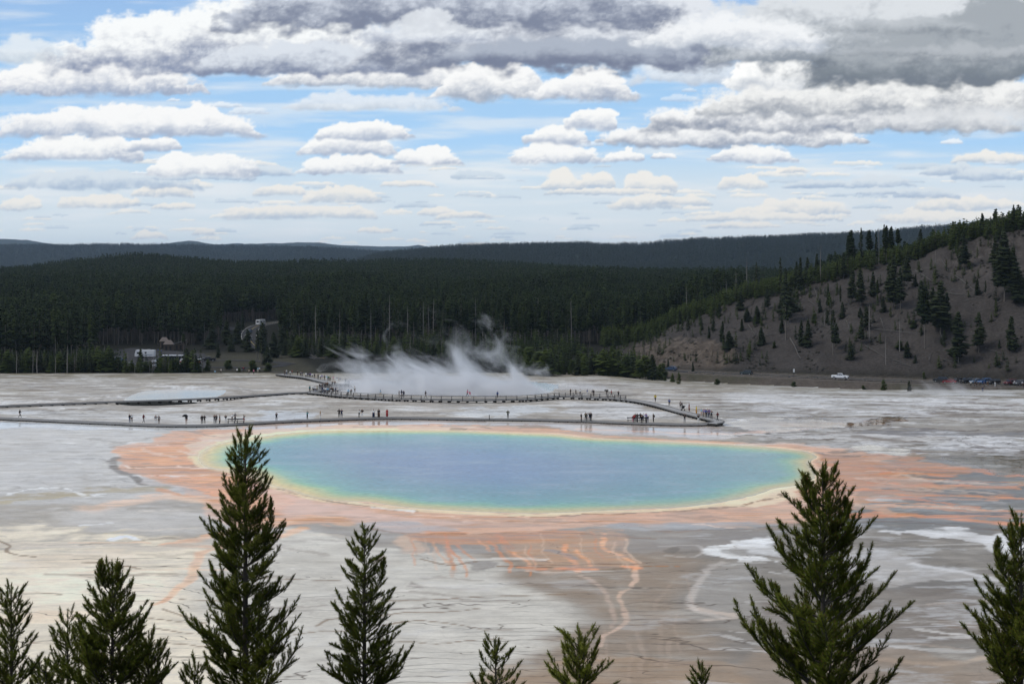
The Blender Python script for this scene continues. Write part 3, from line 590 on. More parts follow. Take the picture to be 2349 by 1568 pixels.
def pool_sheet(name, poly, nx, ny, colour_fn, mat, zoff, plane=None, ybase=None):
    P = np.array(poly); x0, x1, y0, y1 = P[:, 0].min() - 14, P[:, 0].max() + 14, P[:, 1].min() - 3, P[:, 1].max() + 4
    gx = np.linspace(x0, x1, nx); gy = np.linspace(y1, y0, ny)
    a, c = np.meshgrid(gx, gy)
    z = plane
    Yw = (CAMZ - z) * F / (c - YH); Xw = (a - CX) / F * Yw
    V = np.stack([Xw.ravel(), Yw.ravel(), np.full(a.size, z)], 1)
    Fc = gridfaces(ny, nx)
    d = sdf(poly, a.ravel(), c.ravel())
    keep = (d[Fc].min(1) < 5.5)
    Fc = Fc[keep]; used, inv = np.unique(Fc, return_inverse=True); Fc = inv.reshape(-1, 4)
    o = mesh_np(name, V[used], Fc, mat, True); tag(o, kind='structure')
    vattr(o.data, 'Col', colour_fn(d[used], V[used][:, 0], V[used][:, 1], a.ravel()[used], c.ravel()[used]))
    return o
def ramp(d, stops):
    return np.stack([np.interp(d, [s[0] for s in stops], [lin(s[1])[k] for s in stops]) for k in range(3)], 1)
def gp_col(d, X, Y, vx, vy):
    dd = -d * m_scale(np.clip(vy, 985, 1180)) * 1.0      # rough metres from the shore
    kk = np.clip((vx - 460) / 400, 0, 1)
    dd = dd + fbm(X / 9, Y / 9, 4, 81) * 2.5 * np.clip(dd / 6, 0, 1)
    left = 1 - sstep(560, 980, vx) * 0.55
    c = ramp(dd / (0.75 + 0.5 * left), [(-1, (232, 214, 170)), (.6, (240, 212, 118)), (2.0, (212, 212, 122)), (4.2, (140, 200, 144)), (7, (106, 176, 164)), (13, (98, 158, 166)), (19, (98, 148, 168)), (28, (102, 139, 172)), (45, (106, 138, 173))])
    bl = np.exp(-(((vx - 1030) / 520) ** 2 + ((vy - 1062) / 78) ** 2) ** 1.3)[:, None]; tl = sstep(6, 14, dd)[:, None] * (1 - bl) * .8
    c = c * (1 - tl) + lin((100, 158, 160)) * tl
    g = (sstep(1150, 1750, vx) * .30 + sstep(1110, 1160, vy) * .25)[:, None]
    c = c * (1 - g) + lin((84, 138, 138)) * g
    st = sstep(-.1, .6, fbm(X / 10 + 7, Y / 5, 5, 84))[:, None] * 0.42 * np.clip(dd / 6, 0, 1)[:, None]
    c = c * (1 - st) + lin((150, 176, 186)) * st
    c = c * np.array([.90, .86, .90]) * (1 - .06 * np.clip(dd / 15, 0, 1))[:, None]
    return np.clip(c, 0, 1)
wm = water_mat('spring_water', 0.16, 0.5, 1.6)
pool = pool_sheet('hot_spring_water', POOL, 620, 120, gp_col, wm, 0, plane=-0.03)
def x_col(d, X, Y, vx, vy): return np.tile(lin((122, 142, 148)), (len(X), 1))
zx = float(zterr((1020 - CX) / F, 384)) - 1.2
xp = pool_sheet('crater_lake_water', XPOOL, 160, 20, x_col, water_mat('crater_water', 0.12, 0.2, 2.0), 0, plane=zx)
zo = float(zterr((400 - CX) / F, 362, )) - 0.02
def o_col(d, X, Y, vx, vy): return ramp(-d, [(-1, (150, 146, 136)), (1, (132, 138, 134)), (4, (112, 126, 130))])
op = pool_sheet('pale_pool_water', OPAL, 120, 16, o_col, water_mat('pale_water', 0.08, 0.1, 2.0), 0, plane=zo)
print('pools', zx, zo)

# ------------------------------------------------------------------ land beyond and round the flats
tcol = np.concatenate([np.linspace(-60, -26, 24)[:-1] * 0 + np.tan(np.radians(np.linspace(-52, -24, 24)[:-1])), (np.arange(-180, 1250, 12.0) - CX) / F, (np.arange(1250, 2460, 4.2) - CX) / F, (np.linspace(2470, 2900, 30) - CX) / F, np.tan(np.radians(np.linspace(29, 52, 24)[1:]))])
trow = np.concatenate([np.linspace(1, 110, 26), np.linspace(118, 440, 12), np.arange(446, 700, 2.0), np.geomspace(702, 2050, 60), np.geomspace(2100, 19400, 130)])
UU, DD = np.meshgrid(tcol, trow)
Z = zterr(UU, DD, True)
X, Y = (UU * DD).ravel(), DD.ravel(); Z = Z.ravel(); vx = CX + F * UU.ravel()
yr = ivx(RD, vx)
under = (Y > 104) & (Y < 521) & (Y < np.where(vx > 1450, yr - 18.5, 999))
fl_end = np.where(vx > 1450, yr - 19, 519)
Z = np.where(under & (vx > -2400) & (vx < 4700), Z - 0.6 - 7.0 * ((vx > 700) & (vx < 1350) & (Y > 340) & (Y < 440)), Z)
Z = Z + np.where(Y < 95, 0.35 * fbm(X / 5, Y / 5, 3, 91), 0)
w = sstep(1330, 1500, vx)
hill = w * sstep(-2, 10, Y - yr - 7) * (1 - sstep(yr + 122, yr + 140, Y))
c = np.tile(lin((30, 30, 23)), (len(X), 1))
nn = fbm(X / 18, Y / 30, 5, 92); n3 = fbm(X / 4, Y / 7, 4, 93)
hc = lin((62, 58, 55)) * (1 + 0.25 * nn + 0.25 * n3)[:, None]
vy = YH + F * (CAMZ - Z) / np.maximum(Y, 1)
rk = sstep(6, -12, sdf([(1430, 850), (1450, 790), (1560, 772), (1690, 790), (1700, 830), (1640, 858)], vx + 25 * nn, vy + 14 * n3, 0.6)) * 0.8
hc = hc * (1 - rk[:, None]) + (lin((88, 79, 70)) * (1 + 0.8 * n3)[:, None]) * rk[:, None]
rk2 = sstep(6, -14, sdf([(2130, 600), (2230, 555), (2349, 530), (2500, 510), (2500, 600), (2349, 640), (2200, 640)], vx + 25 * nn, vy + 14 * n3, 0.6)) * 0.7
hc = hc * (1 - rk2[:, None]) + (lin((74, 69, 65)) * (1 + 0.9 * n3)[:, None]) * rk2[:, None]
lt = sstep(.15, .6, fbm(X / 26, Y / 26, 3, 95)) * 0.3
hc = hc * (1 - lt[:, None]) + lin((76, 72, 69)) * lt[:, None]
c = c * (1 - hill[:, None]) + hc * hill[:, None]
bank = sstep(1380, 1480, vx) * sstep(-26, -20, Y - yr) * (1 - sstep(7, 10, Y - yr))
bc = lin((82, 75, 68)) * (1 + 0.3 * n3)[:, None]
gb = sstep(-.1, .4, nn) * 0.5; bc = bc * (1 - gb[:, None]) + lin((60, 62, 42)) * gb[:, None]
c = c * (1 - bank[:, None]) + bc * bank[:, None]
sh = sstep(1380, 1480, vx) * sstep(-9.5, -7, Y - yr) * (1 - sstep(6.5, 8.5, Y - yr)); c = c * (1 - sh[:, None]) + lin((96, 90, 84)) * sh[:, None]
# clearing round the car park
lot = sstep(10, -4, sdf([(440, 812), (660, 815), (720, 850), (640, 862), (430, 858)], vx + 10 * nn, vy, .3)) * (Y < 700)
c = c * (1 - lot[:, None]) + (lin((62, 60, 48)) * (1 + .25 * n3)[:, None]) * lot[:, None]
sc_ = (sstep(8, -3, sdf([(215, 628), (290, 622), (300, 634), (230, 638)], vx, vy + 6 * n3, .4)) + sstep(8, -3, sdf([(545, 630), (600, 622), (660, 628), (640, 640), (560, 638)], vx, vy + 6 * n3, .4)) + sstep(8, -3, sdf([(960, 625), (1010, 618), (1030, 628), (980, 634)], vx, vy + 6 * n3, .4))) * ((Y > 1200) & (Y < 2050))
c = c * (1 - sc_[:, None]) + lin((110, 102, 98)) * sc_[:, None]
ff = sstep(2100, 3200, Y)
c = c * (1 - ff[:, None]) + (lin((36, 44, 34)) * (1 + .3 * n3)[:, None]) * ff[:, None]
sn = sstep(17000, 17600, Y) * sstep(-.2, .1, fbm(X / 500, Y / 500, 4, 97) + .1) * sstep(300, 330, Z)
c = c * (1 - sn[:, None]) + lin((200, 205, 212)) * sn[:, None]
keep = gridfaces(len(trow), len(tcol))
land = mesh_np('terrain', np.stack([X, Y, Z], 1), keep, None, True); tag(land, kind='structure')
vattr(land.data, 'Col', np.clip(c, 0.003, .8))
m, n, l, b = newmat('earth_and_scree')
a = n.new('ShaderNodeAttribute'); a.attribute_name = 'Col'; t = n.new('ShaderNodeTexCoord')
z = n.new('ShaderNodeTexNoise'); z.inputs['Scale'].default_value = 0.9; z.inputs['Detail'].default_value = 8; z.inputs['Roughness'].default_value = .7
vo = n.new('ShaderNodeTexVoronoi'); vo.inputs['Scale'].default_value = 0.55; vo.feature = 'F1'
l.new(t.outputs['Object'], z.inputs['Vector']); l.new(t.outputs['Object'], vo.inputs['Vector'])
rp = n.new('ShaderNodeMapRange'); rp.inputs[1].default_value = .3; rp.inputs[2].default_value = .7; rp.inputs[3].default_value = .6; rp.inputs[4].default_value = 1.4
l.new(z.outputs['Fac'], rp.inputs[0])
x = n.new('ShaderNodeMixRGB'); x.blend_type = 'MULTIPLY'; x.inputs[0].default_value = 1
l.new(a.outputs['Color'], x.inputs[1]); l.new(rp.outputs[0], x.inputs[2]); l.new(x.outputs[0], b.inputs['Base Color'])
b.inputs['Roughness'].default_value = .95; b.inputs['Specular IOR Level'].default_value = .1
bp = n.new('ShaderNodeBump'); bp.inputs['Distance'].default_value = .6; bp.inputs['Strength'].default_value = .8
l.new(z.outputs['Fac'], bp.inputs['Height']); l.new(bp.outputs[0], b.inputs['Normal'])
land.data.materials.append(m)
# land behind the overlook, out of view
bx, by = np.meshgrid(np.linspace(-300, 300, 13), np.linspace(-400, 2, 9))
back = mesh_np('overlook_hillside', np.stack([bx.ravel(), by.ravel(), (30.2 + 0.15 * np.abs(by - 2)).ravel()], 1), gridfaces(9, 13), m, True); tag(back, kind='structure')
vattr(back.data, 'Col', np.tile(lin((60, 58, 45)), (bx.size, 1)))

# ------------------------------------------------------------------ sky: a far backdrop with the afternoon's cumulus
def sky_paint(x, y):
    """x, y: photo-space direction (2349-wide units, y down, horizon at 602). Returns linear rgb."""
    sh = x.shape; x = x.ravel(); y = y.ravel()
    st = [(-1500, (70, 110, 175)), (-400, (92, 138, 200)), (0, (148, 184, 226)), (150, (156, 196, 234)), (330, (168, 206, 240)), (385, (194, 217, 235)), (440, (210, 223, 232)), (520, (216, 227, 233)), (600, (213, 225, 230))]
    c = ramp(y, st)
    # high thin veils
    v = fbm(x / 420, y / 38, 5, 201); v2 = fbm(x / 160, y / 16, 4, 203)
    t = sstep(-0.15, 0.5, v + 0.25 * v2) * 0.92 * (0.62 + 0.38 * sstep(230, 420, y))
    c = c * (1 - t[:, None]) + lin((226, 232, 236)) * t[:, None]
    rt = sstep(1250, 2100, x) * sstep(380, 480, y) * 0.5
    c = c * (1 - rt[:, None]) + lin((226, 228, 230)) * rt[:, None]
    wx = fbm(x / 70, y / 44, 4, 211, .5); wy = fbm(x / 70 + 31, y / 44 + 12, 4, 213, .5)
    fx = fbm(x / 20, y / 14, 4, 215, .5); fy = fbm(x / 20 + 9, y / 14, 4, 217, .5)
    fx2 = fbm(x / 7, y / 6, 3, 218, .6); bil = np.abs(fbm(x / 40, y / 26, 5, 219, .6)); big = fbm(x / 130, y / 60, 4, 221)
    rs = np.random.RandomState(5)
    def cloud(x0, x1, ytop, ybase, base=(150, 160, 178), top=(244, 244, 243), a=1.0, soft=0.5, dark=0.5, fill=1.0, n=None, hz=None):
        nonlocal c
        w = (x1 - x0) / 2; cx = (x0 + x1) / 2; H = ybase - ytop
        idx = np.nonzero((x > x0 - 30 - .15 * w) & (x < x1 + 30 + .15 * w) & (y > ytop - 20 - H * .25) & (y < ybase + 16 + H * .15))[0]
        if not len(idx): return
        amp = H * 0.20 + 2
        fa = min(amp, 9); X = x[idx] + (wx[idx] * 1.3 * amp + fx[idx] * fa * .42); Yy = y[idx] + (wy[idx] * amp * .8 + fy[idx] * fa * .36)
        n = n or int(np.clip(14 + 2.2 * w / max(H, 6) * 6, 16, 90))
        h = np.full(len(idx), -9.0); ny = np.zeros(len(idx)); nxv = np.zeros(len(idx))
        ph = rs.rand(3) * 6.28
        for i in range(n):
            tt = rs.uniform(-1, 1); px = cx + tt * w * 0.93
            env = (1 - abs(tt) ** 2.2) ** 0.6 * (0.62 + 0.26 * math.sin(tt * 4.2 + ph[0]) * math.sin(tt * 2.1 + ph[1]) + 0.24 * rs.rand())
            env = max(env, 0.16)
            r = H * rs.uniform(0.16, 0.42) * (0.45 + 0.55 * env)
            ccy = ybase - H * env + r + (1 - rs.rand() ** .6) * max(H * env - 1.3 * r, 0)
            rx = r * rs.uniform(1.25, 2.2)
            dx = (X - px) / rx; dy = (Yy - ccy) / r
            hh = (1 - dx * dx - dy * dy) * (r / H) ** .5
            k = hh > h
            h = np.where(k, hh, h); ny = np.where(k, -dy, ny); nxv = np.where(k, -dx, nxv)
        # a body that fills the middle
        tx = (X - cx) / w
        body = 1 - tx ** 2 - ((Yy - (ybase - H * .28)) / (H * .42)) ** 2
        kb = body * fill * .6 > h
        h = np.where(kb, body * fill * .6, h); ny = np.where(kb, (ybase - H * .25 - Yy) / H, ny)
        h = h + fy[idx] * .10 + fx2[idx] * .07
        al = sstep(0.0, 0.10 + 0.33 * soft, h) * (1 - sstep(ybase - H * .04, ybase + 3 + H * .07, Yy))
        hgt = np.clip((ybase - Yy) / H, 0, 1)
        s = 0.62 * hgt / max(1 - dark * .55, .3) + 0.30 * (0.5 + 0.5 * np.clip(ny, -1, 1)) + 0.06 * np.clip(nxv, -1, 1) + 0.30 * (bil[idx] - .22) + (.20 + .5 * max(dark - .55, 0)) * big[idx] + (.10 + .02 * max(dark - .6, 0)) * fy[idx] + .03 * fx2[idx] + .07
        s = s + (1 - np.clip(h * 3.0, 0, 1)) * 0.16 * sstep(.1, .3, hgt)
        s = sstep(-0.12 + .30 * dark, 0.50 + .26 * dark, s)
        cc = lin(base) * (1 - s[:, None]) + lin(top) * s[:, None]
        al = al * a
        if hz: cc = cc * (1 - hz) + lin((208, 220, 228)) * hz
        c[idx] = c[idx] * (1 - al[:, None]) + cc * al[:, None]
    B1, B2, B3 = (166, 178, 198), (150, 160, 180), (176, 188, 202)
    # faint rows close to the horizon
    for i in range(210):
        yb = 372 + 195 * rs.rand() ** .8; w = rs.uniform(9, 62) * (0.45 + (580 - yb) / 250); xx = rs.uniform(-80, 2430); H = w * rs.uniform(.12, .3) + 3
        cr = rs.rand() < .62
        cloud(xx - w, xx + w, yb - H, yb, (196, 208, 218) if cr else (170, 188, 206), (242, 238, 230) if cr else (206, 218, 228), .85, .6, .3)
    L = [(0, 95, 440, 480), (130, 330, 433, 474), (300, 447, 418, 449), (350, 452, 456, 478), (300, 385, 520, 548), (440, 490, 515, 538), (580, 700, 414, 446), (690, 870, 412, 460), (500, 880, 455, 500),
         (960, 1052, 466, 492), (1000, 1130, 478, 500), (1245, 1335, 386, 434), (1335, 1402, 387, 430), (1430, 1555, 386, 438), (1240, 1560, 425, 446), (1645, 1760, 389, 431), (1395, 1560, 436, 478), (1500, 1640, 440, 470), (1730, 1955, 438, 490), (1680, 1800, 462, 492),
         (2180, 2360, 338, 374), (870, 1005, 409, 427), (1785, 1850, 379, 395), (1560, 1960, 480, 505), (820, 900, 515, 532), (1600, 1800, 505, 522), (2090, 2349, 440, 480), (2000, 2349, 470, 510)]
    for i, q in enumerate(L): cloud(*q, base=(178, 192, 208), top=(240, 236, 228), dark=.35, soft=.4, a=.92)
    for q in [(1950, 2095, 391, 427), (1790, 1965, 402, 430), (2110, 2245, 366, 400), (2050, 2200, 420, 452), (1080, 1140, 402, 411), (2180, 2349, 372, 412), (1960, 2060, 425, 446), (0, 470, 368, 432), (560, 680, 372, 402), (340, 600, 385, 412)]:
        cloud(*q, base=(158, 178, 202), top=(216, 224, 230), dark=.45, soft=.5, a=.9)
    # middle rank of cumulus
    for i in range(46):
        yb = rs.uniform(190, 400); w = rs.uniform(18, 95) * (1.25 - yb / 480); xx = rs.uniform(-80, 2430); H = w * rs.uniform(.2, .45) + 4
        if (620 < xx < 680 or 960 < xx < 1150) and 250 < yb < 370: continue
        cloud(xx - w, xx + w, yb - H, yb, base=(176, 188, 206), top=(240, 243, 245), dark=.35, soft=rs.uniform(.5, 1.3), a=rs.uniform(.45, .85))
    for q in [(350, 590, 326, 402), (685, 925, 340, 396), (890, 1062, 330, 374), (0, 330, 288, 368), (280, 420, 304, 345), (685, 905, 284, 352), (730, 950, 256, 318), (1165, 1382, 316, 371), (1385, 1482, 338, 370), (1635, 1822, 319, 372), (1495, 1552, 344, 362), (1210, 1338, 260, 330), (1310, 1412, 231, 296), (1895, 1950, 288, 320)]:
        cloud(*q, base=B1, top=(246, 246, 244), dark=.42, soft=.25)
    cloud(635, 1065, 198, 252, base=(184, 194, 206), top=(230, 234, 238), dark=.3, soft=1.0, a=.8)
    cloud(-30, 612, 213, 310, base=B1, dark=.55, soft=.35, n=80); cloud(-60, 482, 106, 216, base=(156, 168, 190), dark=.5, soft=.35, n=70)
    cloud(-60, 180, 60, 140, base=(186, 196, 206), top=(226, 232, 236), dark=.3, soft=1.2, a=.85)
    cloud(590, 1255, 120, 198, base=(160, 170, 186), dark=.4, soft=.5, n=80); cloud(1000, 1260, 118, 224, base=(160, 170, 186), dark=.4, soft=.3); cloud(1235, 1445, 143, 226, base=(160, 170, 188), dark=.4, soft=.3)
    cloud(1440, 1720, 105, 190, base=(184, 192, 204), top=(228, 232, 236), dark=.3, soft=1.0, a=.8)
    # big bank on the right
    cloud(1350, 2000, 262, 332, base=(146, 156, 174), dark=.5, soft=.3, n=80); cloud(1460, 2349, 180, 300, base=(140, 148, 164), dark=.5, soft=.4, n=90)
    cloud(1560, 2480, 130, 262, base=(150, 156, 166), top=(238, 238, 236), dark=.45, soft=.7, n=90); cloud(1690, 1875, 92, 200, base=(190, 196, 204), top=(250, 250, 248), dark=.2, soft=.2, n=40)
    cloud(1950, 2560, 210, 300, base=(168, 174, 182), top=(220, 222, 224), dark=.35, soft=1.3, a=.85)
    # dark shelves overhead
    cloud(170, 960, -60, 162, base=(136, 146, 170), top=(242, 244, 244), dark=.6, soft=.6, n=90)
    cloud(430, 980, 60, 166, base=(124, 134, 158), top=(214, 220, 228), dark=.6, soft=.8, n=60)
    cloud(820, 1720, -120, 150, base=(122, 130, 150), top=(220, 224, 230), dark=.95, soft=.7, n=90)
    cloud(960, 1660, 50, 150, base=(116, 124, 145), top=(168, 176, 190), dark=.9, soft=.9, n=70)
    cloud(500, 1560, -190, 62, base=(122, 130, 150), top=(206, 212, 222), dark=.75, soft=.8, n=90)
    cloud(1640, 2500, -160, 150, base=(136, 144, 154), top=(214, 218, 222), dark=.7, soft=1.0, n=90)
    cloud(1450, 1905, 0, 108, base=(178, 186, 198), top=(236, 238, 240), dark=.3, soft=.9, n=60)
    cloud(830, 1130, 14, 96, base=(172, 180, 196), top=(232, 236, 240), dark=.35, soft=.9, n=40, a=.7)
    cloud(1840, 2700, -60, 192, base=(112, 120, 130), top=(160, 166, 172), dark=.9, soft=.9, n=90)
    cloud(1870, 2600, 40, 172, base=(120, 128, 136), top=(160, 166, 172), dark=.8, soft=1.0, n=70)
    cloud(1840, 2280, 26, 78, base=(128, 135, 143), top=(188, 193, 198), dark=.5, soft=1.4, n=40, a=.7); cloud(2030, 2480, 84, 142, base=(124, 131, 139), top=(186, 190, 195), dark=.5, soft=1.4, n=40, a=.65); cloud(1900, 2200, 96, 128, base=(122, 129, 137), top=(174, 179, 185), dark=.5, soft=1.4, a=.5)
    # sky out of the frame: more of the same
    for i in range(60):
        yb = rs.uniform(-1500, 500); sc = (1 + (500 - yb) / 420)
        side = rs.rand()
        if yb > -120: xx = rs.choice([rs.uniform(-4000, -500), rs.uniform(2900, 6000)])
        else: xx = rs.uniform(-4000, 6300); yb = min(yb, -200)
        w = rs.uniform(90, 330) * sc; H = w * rs.uniform(.2, .42)
        if yb > -200 and (-w < xx < 2349 + w): continue
        cloud(xx - w, xx + w, yb - H, yb, base=(136, 146, 164), dark=.55, soft=.6, n=30)
    return np.clip(c, 0, 1).reshape(sh + (3,))
sx = np.concatenate([np.linspace(-3800, -80, 70), np.arange(-60, 2410, 2.75), np.linspace(2430, 6150, 70)])
sy = np.concatenate([np.linspace(700, 606, 5), np.arange(604, -50, -2.7), np.linspace(-66, -1500, 50)])
SXX, SYY = np.meshgrid(sx, sy)
scol = sky_paint(SXX, SYY)
RS = 36000.0
az = np.arctan((SXX - CX) / F)
# directions: undo the flat picture plane
dirx = (SXX - CX) / F; diry = np.ones_like(dirx); dirz = (YH - SYY) / F
ln = np.sqrt(dirx ** 2 + diry ** 2 + dirz ** 2)
SV = np.stack([dirx / ln * RS, diry / ln * RS, dirz / ln * RS + CAMZ], -1).reshape(-1, 3)
skyo = mesh_np('sky', SV, gridfaces(len(sy), len(sx)), None, True); tag(skyo, kind='structure')
edge = sstep(-3700, -1800, SXX) * (1 - sstep(4100, 6000, SXX)) * sstep(-1450, -800, SYY)
vattr(skyo.data, 'Col', np.concatenate([scol.reshape(-1, 3), np.ones((scol.size // 3, 1))], 1)); vattr(skyo.data, 'fade', edge.ravel())
m, n, l, b = newmat('sky_with_clouds'); n.remove(b)
a = n.new('ShaderNodeAttribute'); a.attribute_name = 'Col'; f = n.new('ShaderNodeAttribute'); f.attribute_name = 'fade'
e = n.new('ShaderNodeEmission'); tr = n.new('ShaderNodeBsdfTransparent'); mxs = n.new('ShaderNodeMixShader')
l.new(a.outputs['Color'], e.inputs[0]); e.inputs[1].default_value = 0.93; l.new(f.outputs['Fac'], mxs.inputs[0]); l.new(tr.outputs[0], mxs.inputs[1]); l.new(e.outputs[0], mxs.inputs[2])
l.new(mxs.outputs[0], n['Material Output'].inputs['Surface'])
m.cycles.emission_sampling = 'NONE'
skyo.data.materials.append(m)

# ------------------------------------------------------------------ mesh collector for hard-edged things
class MB:
    def __init__(s): s.v = []; s.f = []; s.m = []
    def add(s, V, Fs, mi=0):
        o = len(s.v); s.v += [tuple(p) for p in V]; s.f += [tuple(i + o for i in f) for f in Fs]; s.m += [mi] * len(Fs)
    def box(s, c, d, rz=0, mi=0, taper=1.0):
        x, y, z = [q / 2 for q in d]; V = []
        for k in (-1, 1):
            t = taper if k > 0 else 1
            for a, b2 in ((-1, -1), (1, -1), (1, 1), (-1, 1)):
                px, py = a * x * t, b2 * y * t
                V.append((c[0] + px * math.cos(rz) - py * math.sin(rz), c[1] + px * math.sin(rz) + py * math.cos(rz), c[2] + k * z))
        s.add(V, [(3, 2, 1, 0), (4, 5, 6, 7), (0, 1, 5, 4), (1, 2, 6, 5), (2, 3, 7, 6), (3, 0, 4, 7)], mi)
    def tube(s, pts, rad, n=6, mi=0, cap=True):
        pts = [Vector(p) for p in pts]
        if not hasattr(rad, '__len__'): rad = [rad] * len(pts)
        V = []; Fs = []
        for i, p in enumerate(pts):
            t = (pts[min(i + 1, len(pts) - 1)] - pts[max(i - 1, 0)]).normalized()
            up = Vector((0, 0, 1)) if abs(t.z) < 0.95 else Vector((1, 0, 0))
            a = t.cross(up).normalized(); b2 = t.cross(a)
            for k in range(n):
                an = 2 * math.pi * k / n; V.append(p + (a * math.cos(an) + b2 * math.sin(an)) * rad[i])
        for i in range(len(pts) - 1):
            for k in range(n): Fs.append((i * n + k, i * n + (k + 1) % n, (i + 1) * n + (k + 1) % n, (i + 1) * n + k))
        if cap: Fs.append(tuple(range(n))[::-1]); Fs.append(tuple(range((len(pts) - 1) * n, len(pts) * n)))
        s.add(V, Fs, mi)
    def prism(s, prof, y0, y1, mi=0, inset=None):
        """profile in x-z, extruded across y; inset = list of half-width factors per point"""
        n = len(prof); c = (y0 + y1) / 2; h = (y1 - y0) / 2; ins = inset or [1] * n
        V = [(p[0], c - h * k, p[1]) for p, k in zip(prof, ins)] + [(p[0], c + h * k, p[1]) for p, k in zip(prof, ins)]
        Fs = [tuple(range(n)), tuple(range(n, 2 * n))[::-1]] + [(i, i + n, (i + 1) % n + n, (i + 1) % n) for i in range(n)]
        s.add(V, Fs, mi)
    def mesh(s, name, mats, smooth=False, bevel=0):
        me = bpy.data.meshes.new(name); me.from_pydata(s.v, [], s.f)
        for m in (mats if isinstance(mats, (list, tuple)) else [mats]): me.materials.append(m)
        me.polygons.foreach_set('material_index', s.m)
        bm = bmesh.new(); bm.from_mesh(me)
        if bevel: bmesh.ops.bevel(bm, geom=list(bm.edges), offset=bevel, segments=1, affect='EDGES', clamp_overlap=True)
        bmesh.ops.recalc_face_normals(bm, faces=bm.faces)
        bm.to_mesh(me); bm.free()
        if smooth: me.polygons.foreach_set('use_smooth', [True] * len(me.polygons))
        return me

# ------------------------------------------------------------------ foliage material
def foliage(name, c1, c2, c3, trans=0.0):
    m, n, l, b = newmat(name)
    oi = n.new('ShaderNodeObjectInfo'); r = n.new('ShaderNodeValToRGB')
    r.color_ramp.elements[0].color = c1 + (1,); r.color_ramp.elements[1].color = c3 + (1,)
    e = r.color_ramp.elements.new(0.5); e.color = c2 + (1,)
    g = n.new('ShaderNodeNewGeometry'); z = n.new('ShaderNodeTexNoise'); z.inputs['Scale'].default_value = 0.35 if trans == 0 else 6.0; z.inputs['Detail'].default_value = 3
    l.new(g.outputs['Position'], z.inputs['Vector'])
    ad = n.new('ShaderNodeMath'); ad.operation = 'MULTIPLY_ADD'; ad.inputs[1].default_value = .45
    s2 = n.new('ShaderNodeMath'); s2.operation = 'MULTIPLY_ADD'; s2.inputs[1].default_value = .9; s2.inputs[2].default_value = -.2
    l.new(z.outputs['Fac'], s2.inputs[0]); l.new(oi.outputs['Random'], ad.inputs[0]); l.new(s2.outputs[0], ad.inputs[2])
    l.new(ad.outputs[0], r.inputs[0]); l.new(r.outputs[0], b.inputs['Base Color'])
    b.inputs['Roughness'].default_value = .75; b.inputs['Specular IOR Level'].default_value = .06
    return m
M_FOR = foliage('forest_needles', (.011, .017, .007), (.019, .029, .010), (.044, .060, .014))
M_FAR = foliage('distant_needles', (.014, .020, .012), (.019, .026, .014), (.026, .033, .016))
M_YNG = foliage('young_pine_needles', (.030, .045, .012), (.048, .066, .016), (.070, .088, .022))
M_HIL = foliage('hillside_needles', (.018, .025, .012), (.026, .034, .015), (.038, .047, .020))
M_TRK = plain('pale_lodgepole_bark', (.13, .115, .10), .9, .1, .35, 1.5)
M_TRKD = plain('brown_bark', (.07, .058, .048), .9, .1, .3, 2)
M_SNAG = plain('weathered_dead_wood', (.19, .175, .16), .9, .1, .3, 3)

# ------------------------------------------------------------------ conifer templates (unit height)
def conifer_mesh(name, seed, h0, rad, levels, per, mat, shape=1.0, droop=.25, top_r=.02, irregular=.3):
    """crown of layered boughs; each bough is a few leaf-sized faces"""
    rs = np.random.RandomState(seed); V = []; Fc = []
    lop = rs.uniform(0, 6.28, 3)
    for i in range(levels):
        t = (i + rs.rand() * .6) / levels; z = h0 + (1 - h0) * t
        R = rad * ((1 - t) ** shape * .93 + .07) * (1 if t > .12 else .6 + 3.3 * t)
        for k in range(per):
            an = rs.rand() * 6.283
            L = R * (1 - irregular + irregular * 1.6 * rs.rand()) * (1 + .25 * math.sin(an + lop[0] + t * 7)) + top_r
            if rs.rand() < .10: continue
            ca, sa = math.cos(an), math.sin(an)
            w = L * rs.uniform(.28, .5) + .006; dz = -droop * L + rs.uniform(-.01, .01); up = rs.uniform(.012, .03)
            o = len(V)
            V += [(0, 0, z + up), (ca * L * .55 - sa * w, sa * L * .55 + ca * w, z + dz * .5), (ca * L, sa * L, z + dz + .012), (ca * L * .55 + sa * w, sa * L * .55 - ca * w, z + dz * .5),
                  (ca * L * .6, sa * L * .6, z + dz * .5 + up * 1.2), (ca * L * .5, sa * L * .5, z + dz * .5 - up * 1.3)]
            Fc += [(o, o + 1, o + 4), (o, o + 4, o + 3), (o + 1, o + 2, o + 4), (o + 4, o + 2, o + 3), (o, o + 5, o + 1), (o + 5, o + 2, o + 3)]
    V += [(0, 0, 1.03), (.01, 0, .93), (-.005, .009, .93), (-.005, -.009, .93)]; o = len(V) - 4
    Fc += [(o, o + 1, o + 2), (o, o + 2, o + 3), (o, o + 3, o + 1)]
    return mesh_np(name, V, Fc, mat, False, False)
def trunk_mesh(name, seed, r, mat, stubs=0, top=.97, n=5):
    rs = random.Random(seed); b = MB(); bend = rs.uniform(-.015, .015)
    b.tube([(0, 0, -.04), (bend, 0, .35), (bend * .5, bend * .5, .7), (0, 0, top)], [r * 1.15, r * .9, r * .6, r * .12], n)
    for i in range(stubs):
        z = rs.uniform(.15, .92); a = rs.uniform(0, 6.28); L = rs.uniform(.03, .09) * (1.2 - z * .6); d = rs.uniform(-.3, .5)
        b.tube([(0, 0, z), (math.cos(a) * L, math.sin(a) * L, z + d * L)], [r * .28, r * .06], 3, cap=False)
    return b.mesh(name, mat)
KIND = {}
def kind(nm, crowns, trunks): KIND[nm] = (crowns, trunks)
T_tall = [trunk_mesh('tall_trunk', 10 + i, .0065, M_TRK, 9) for i in range(3)]
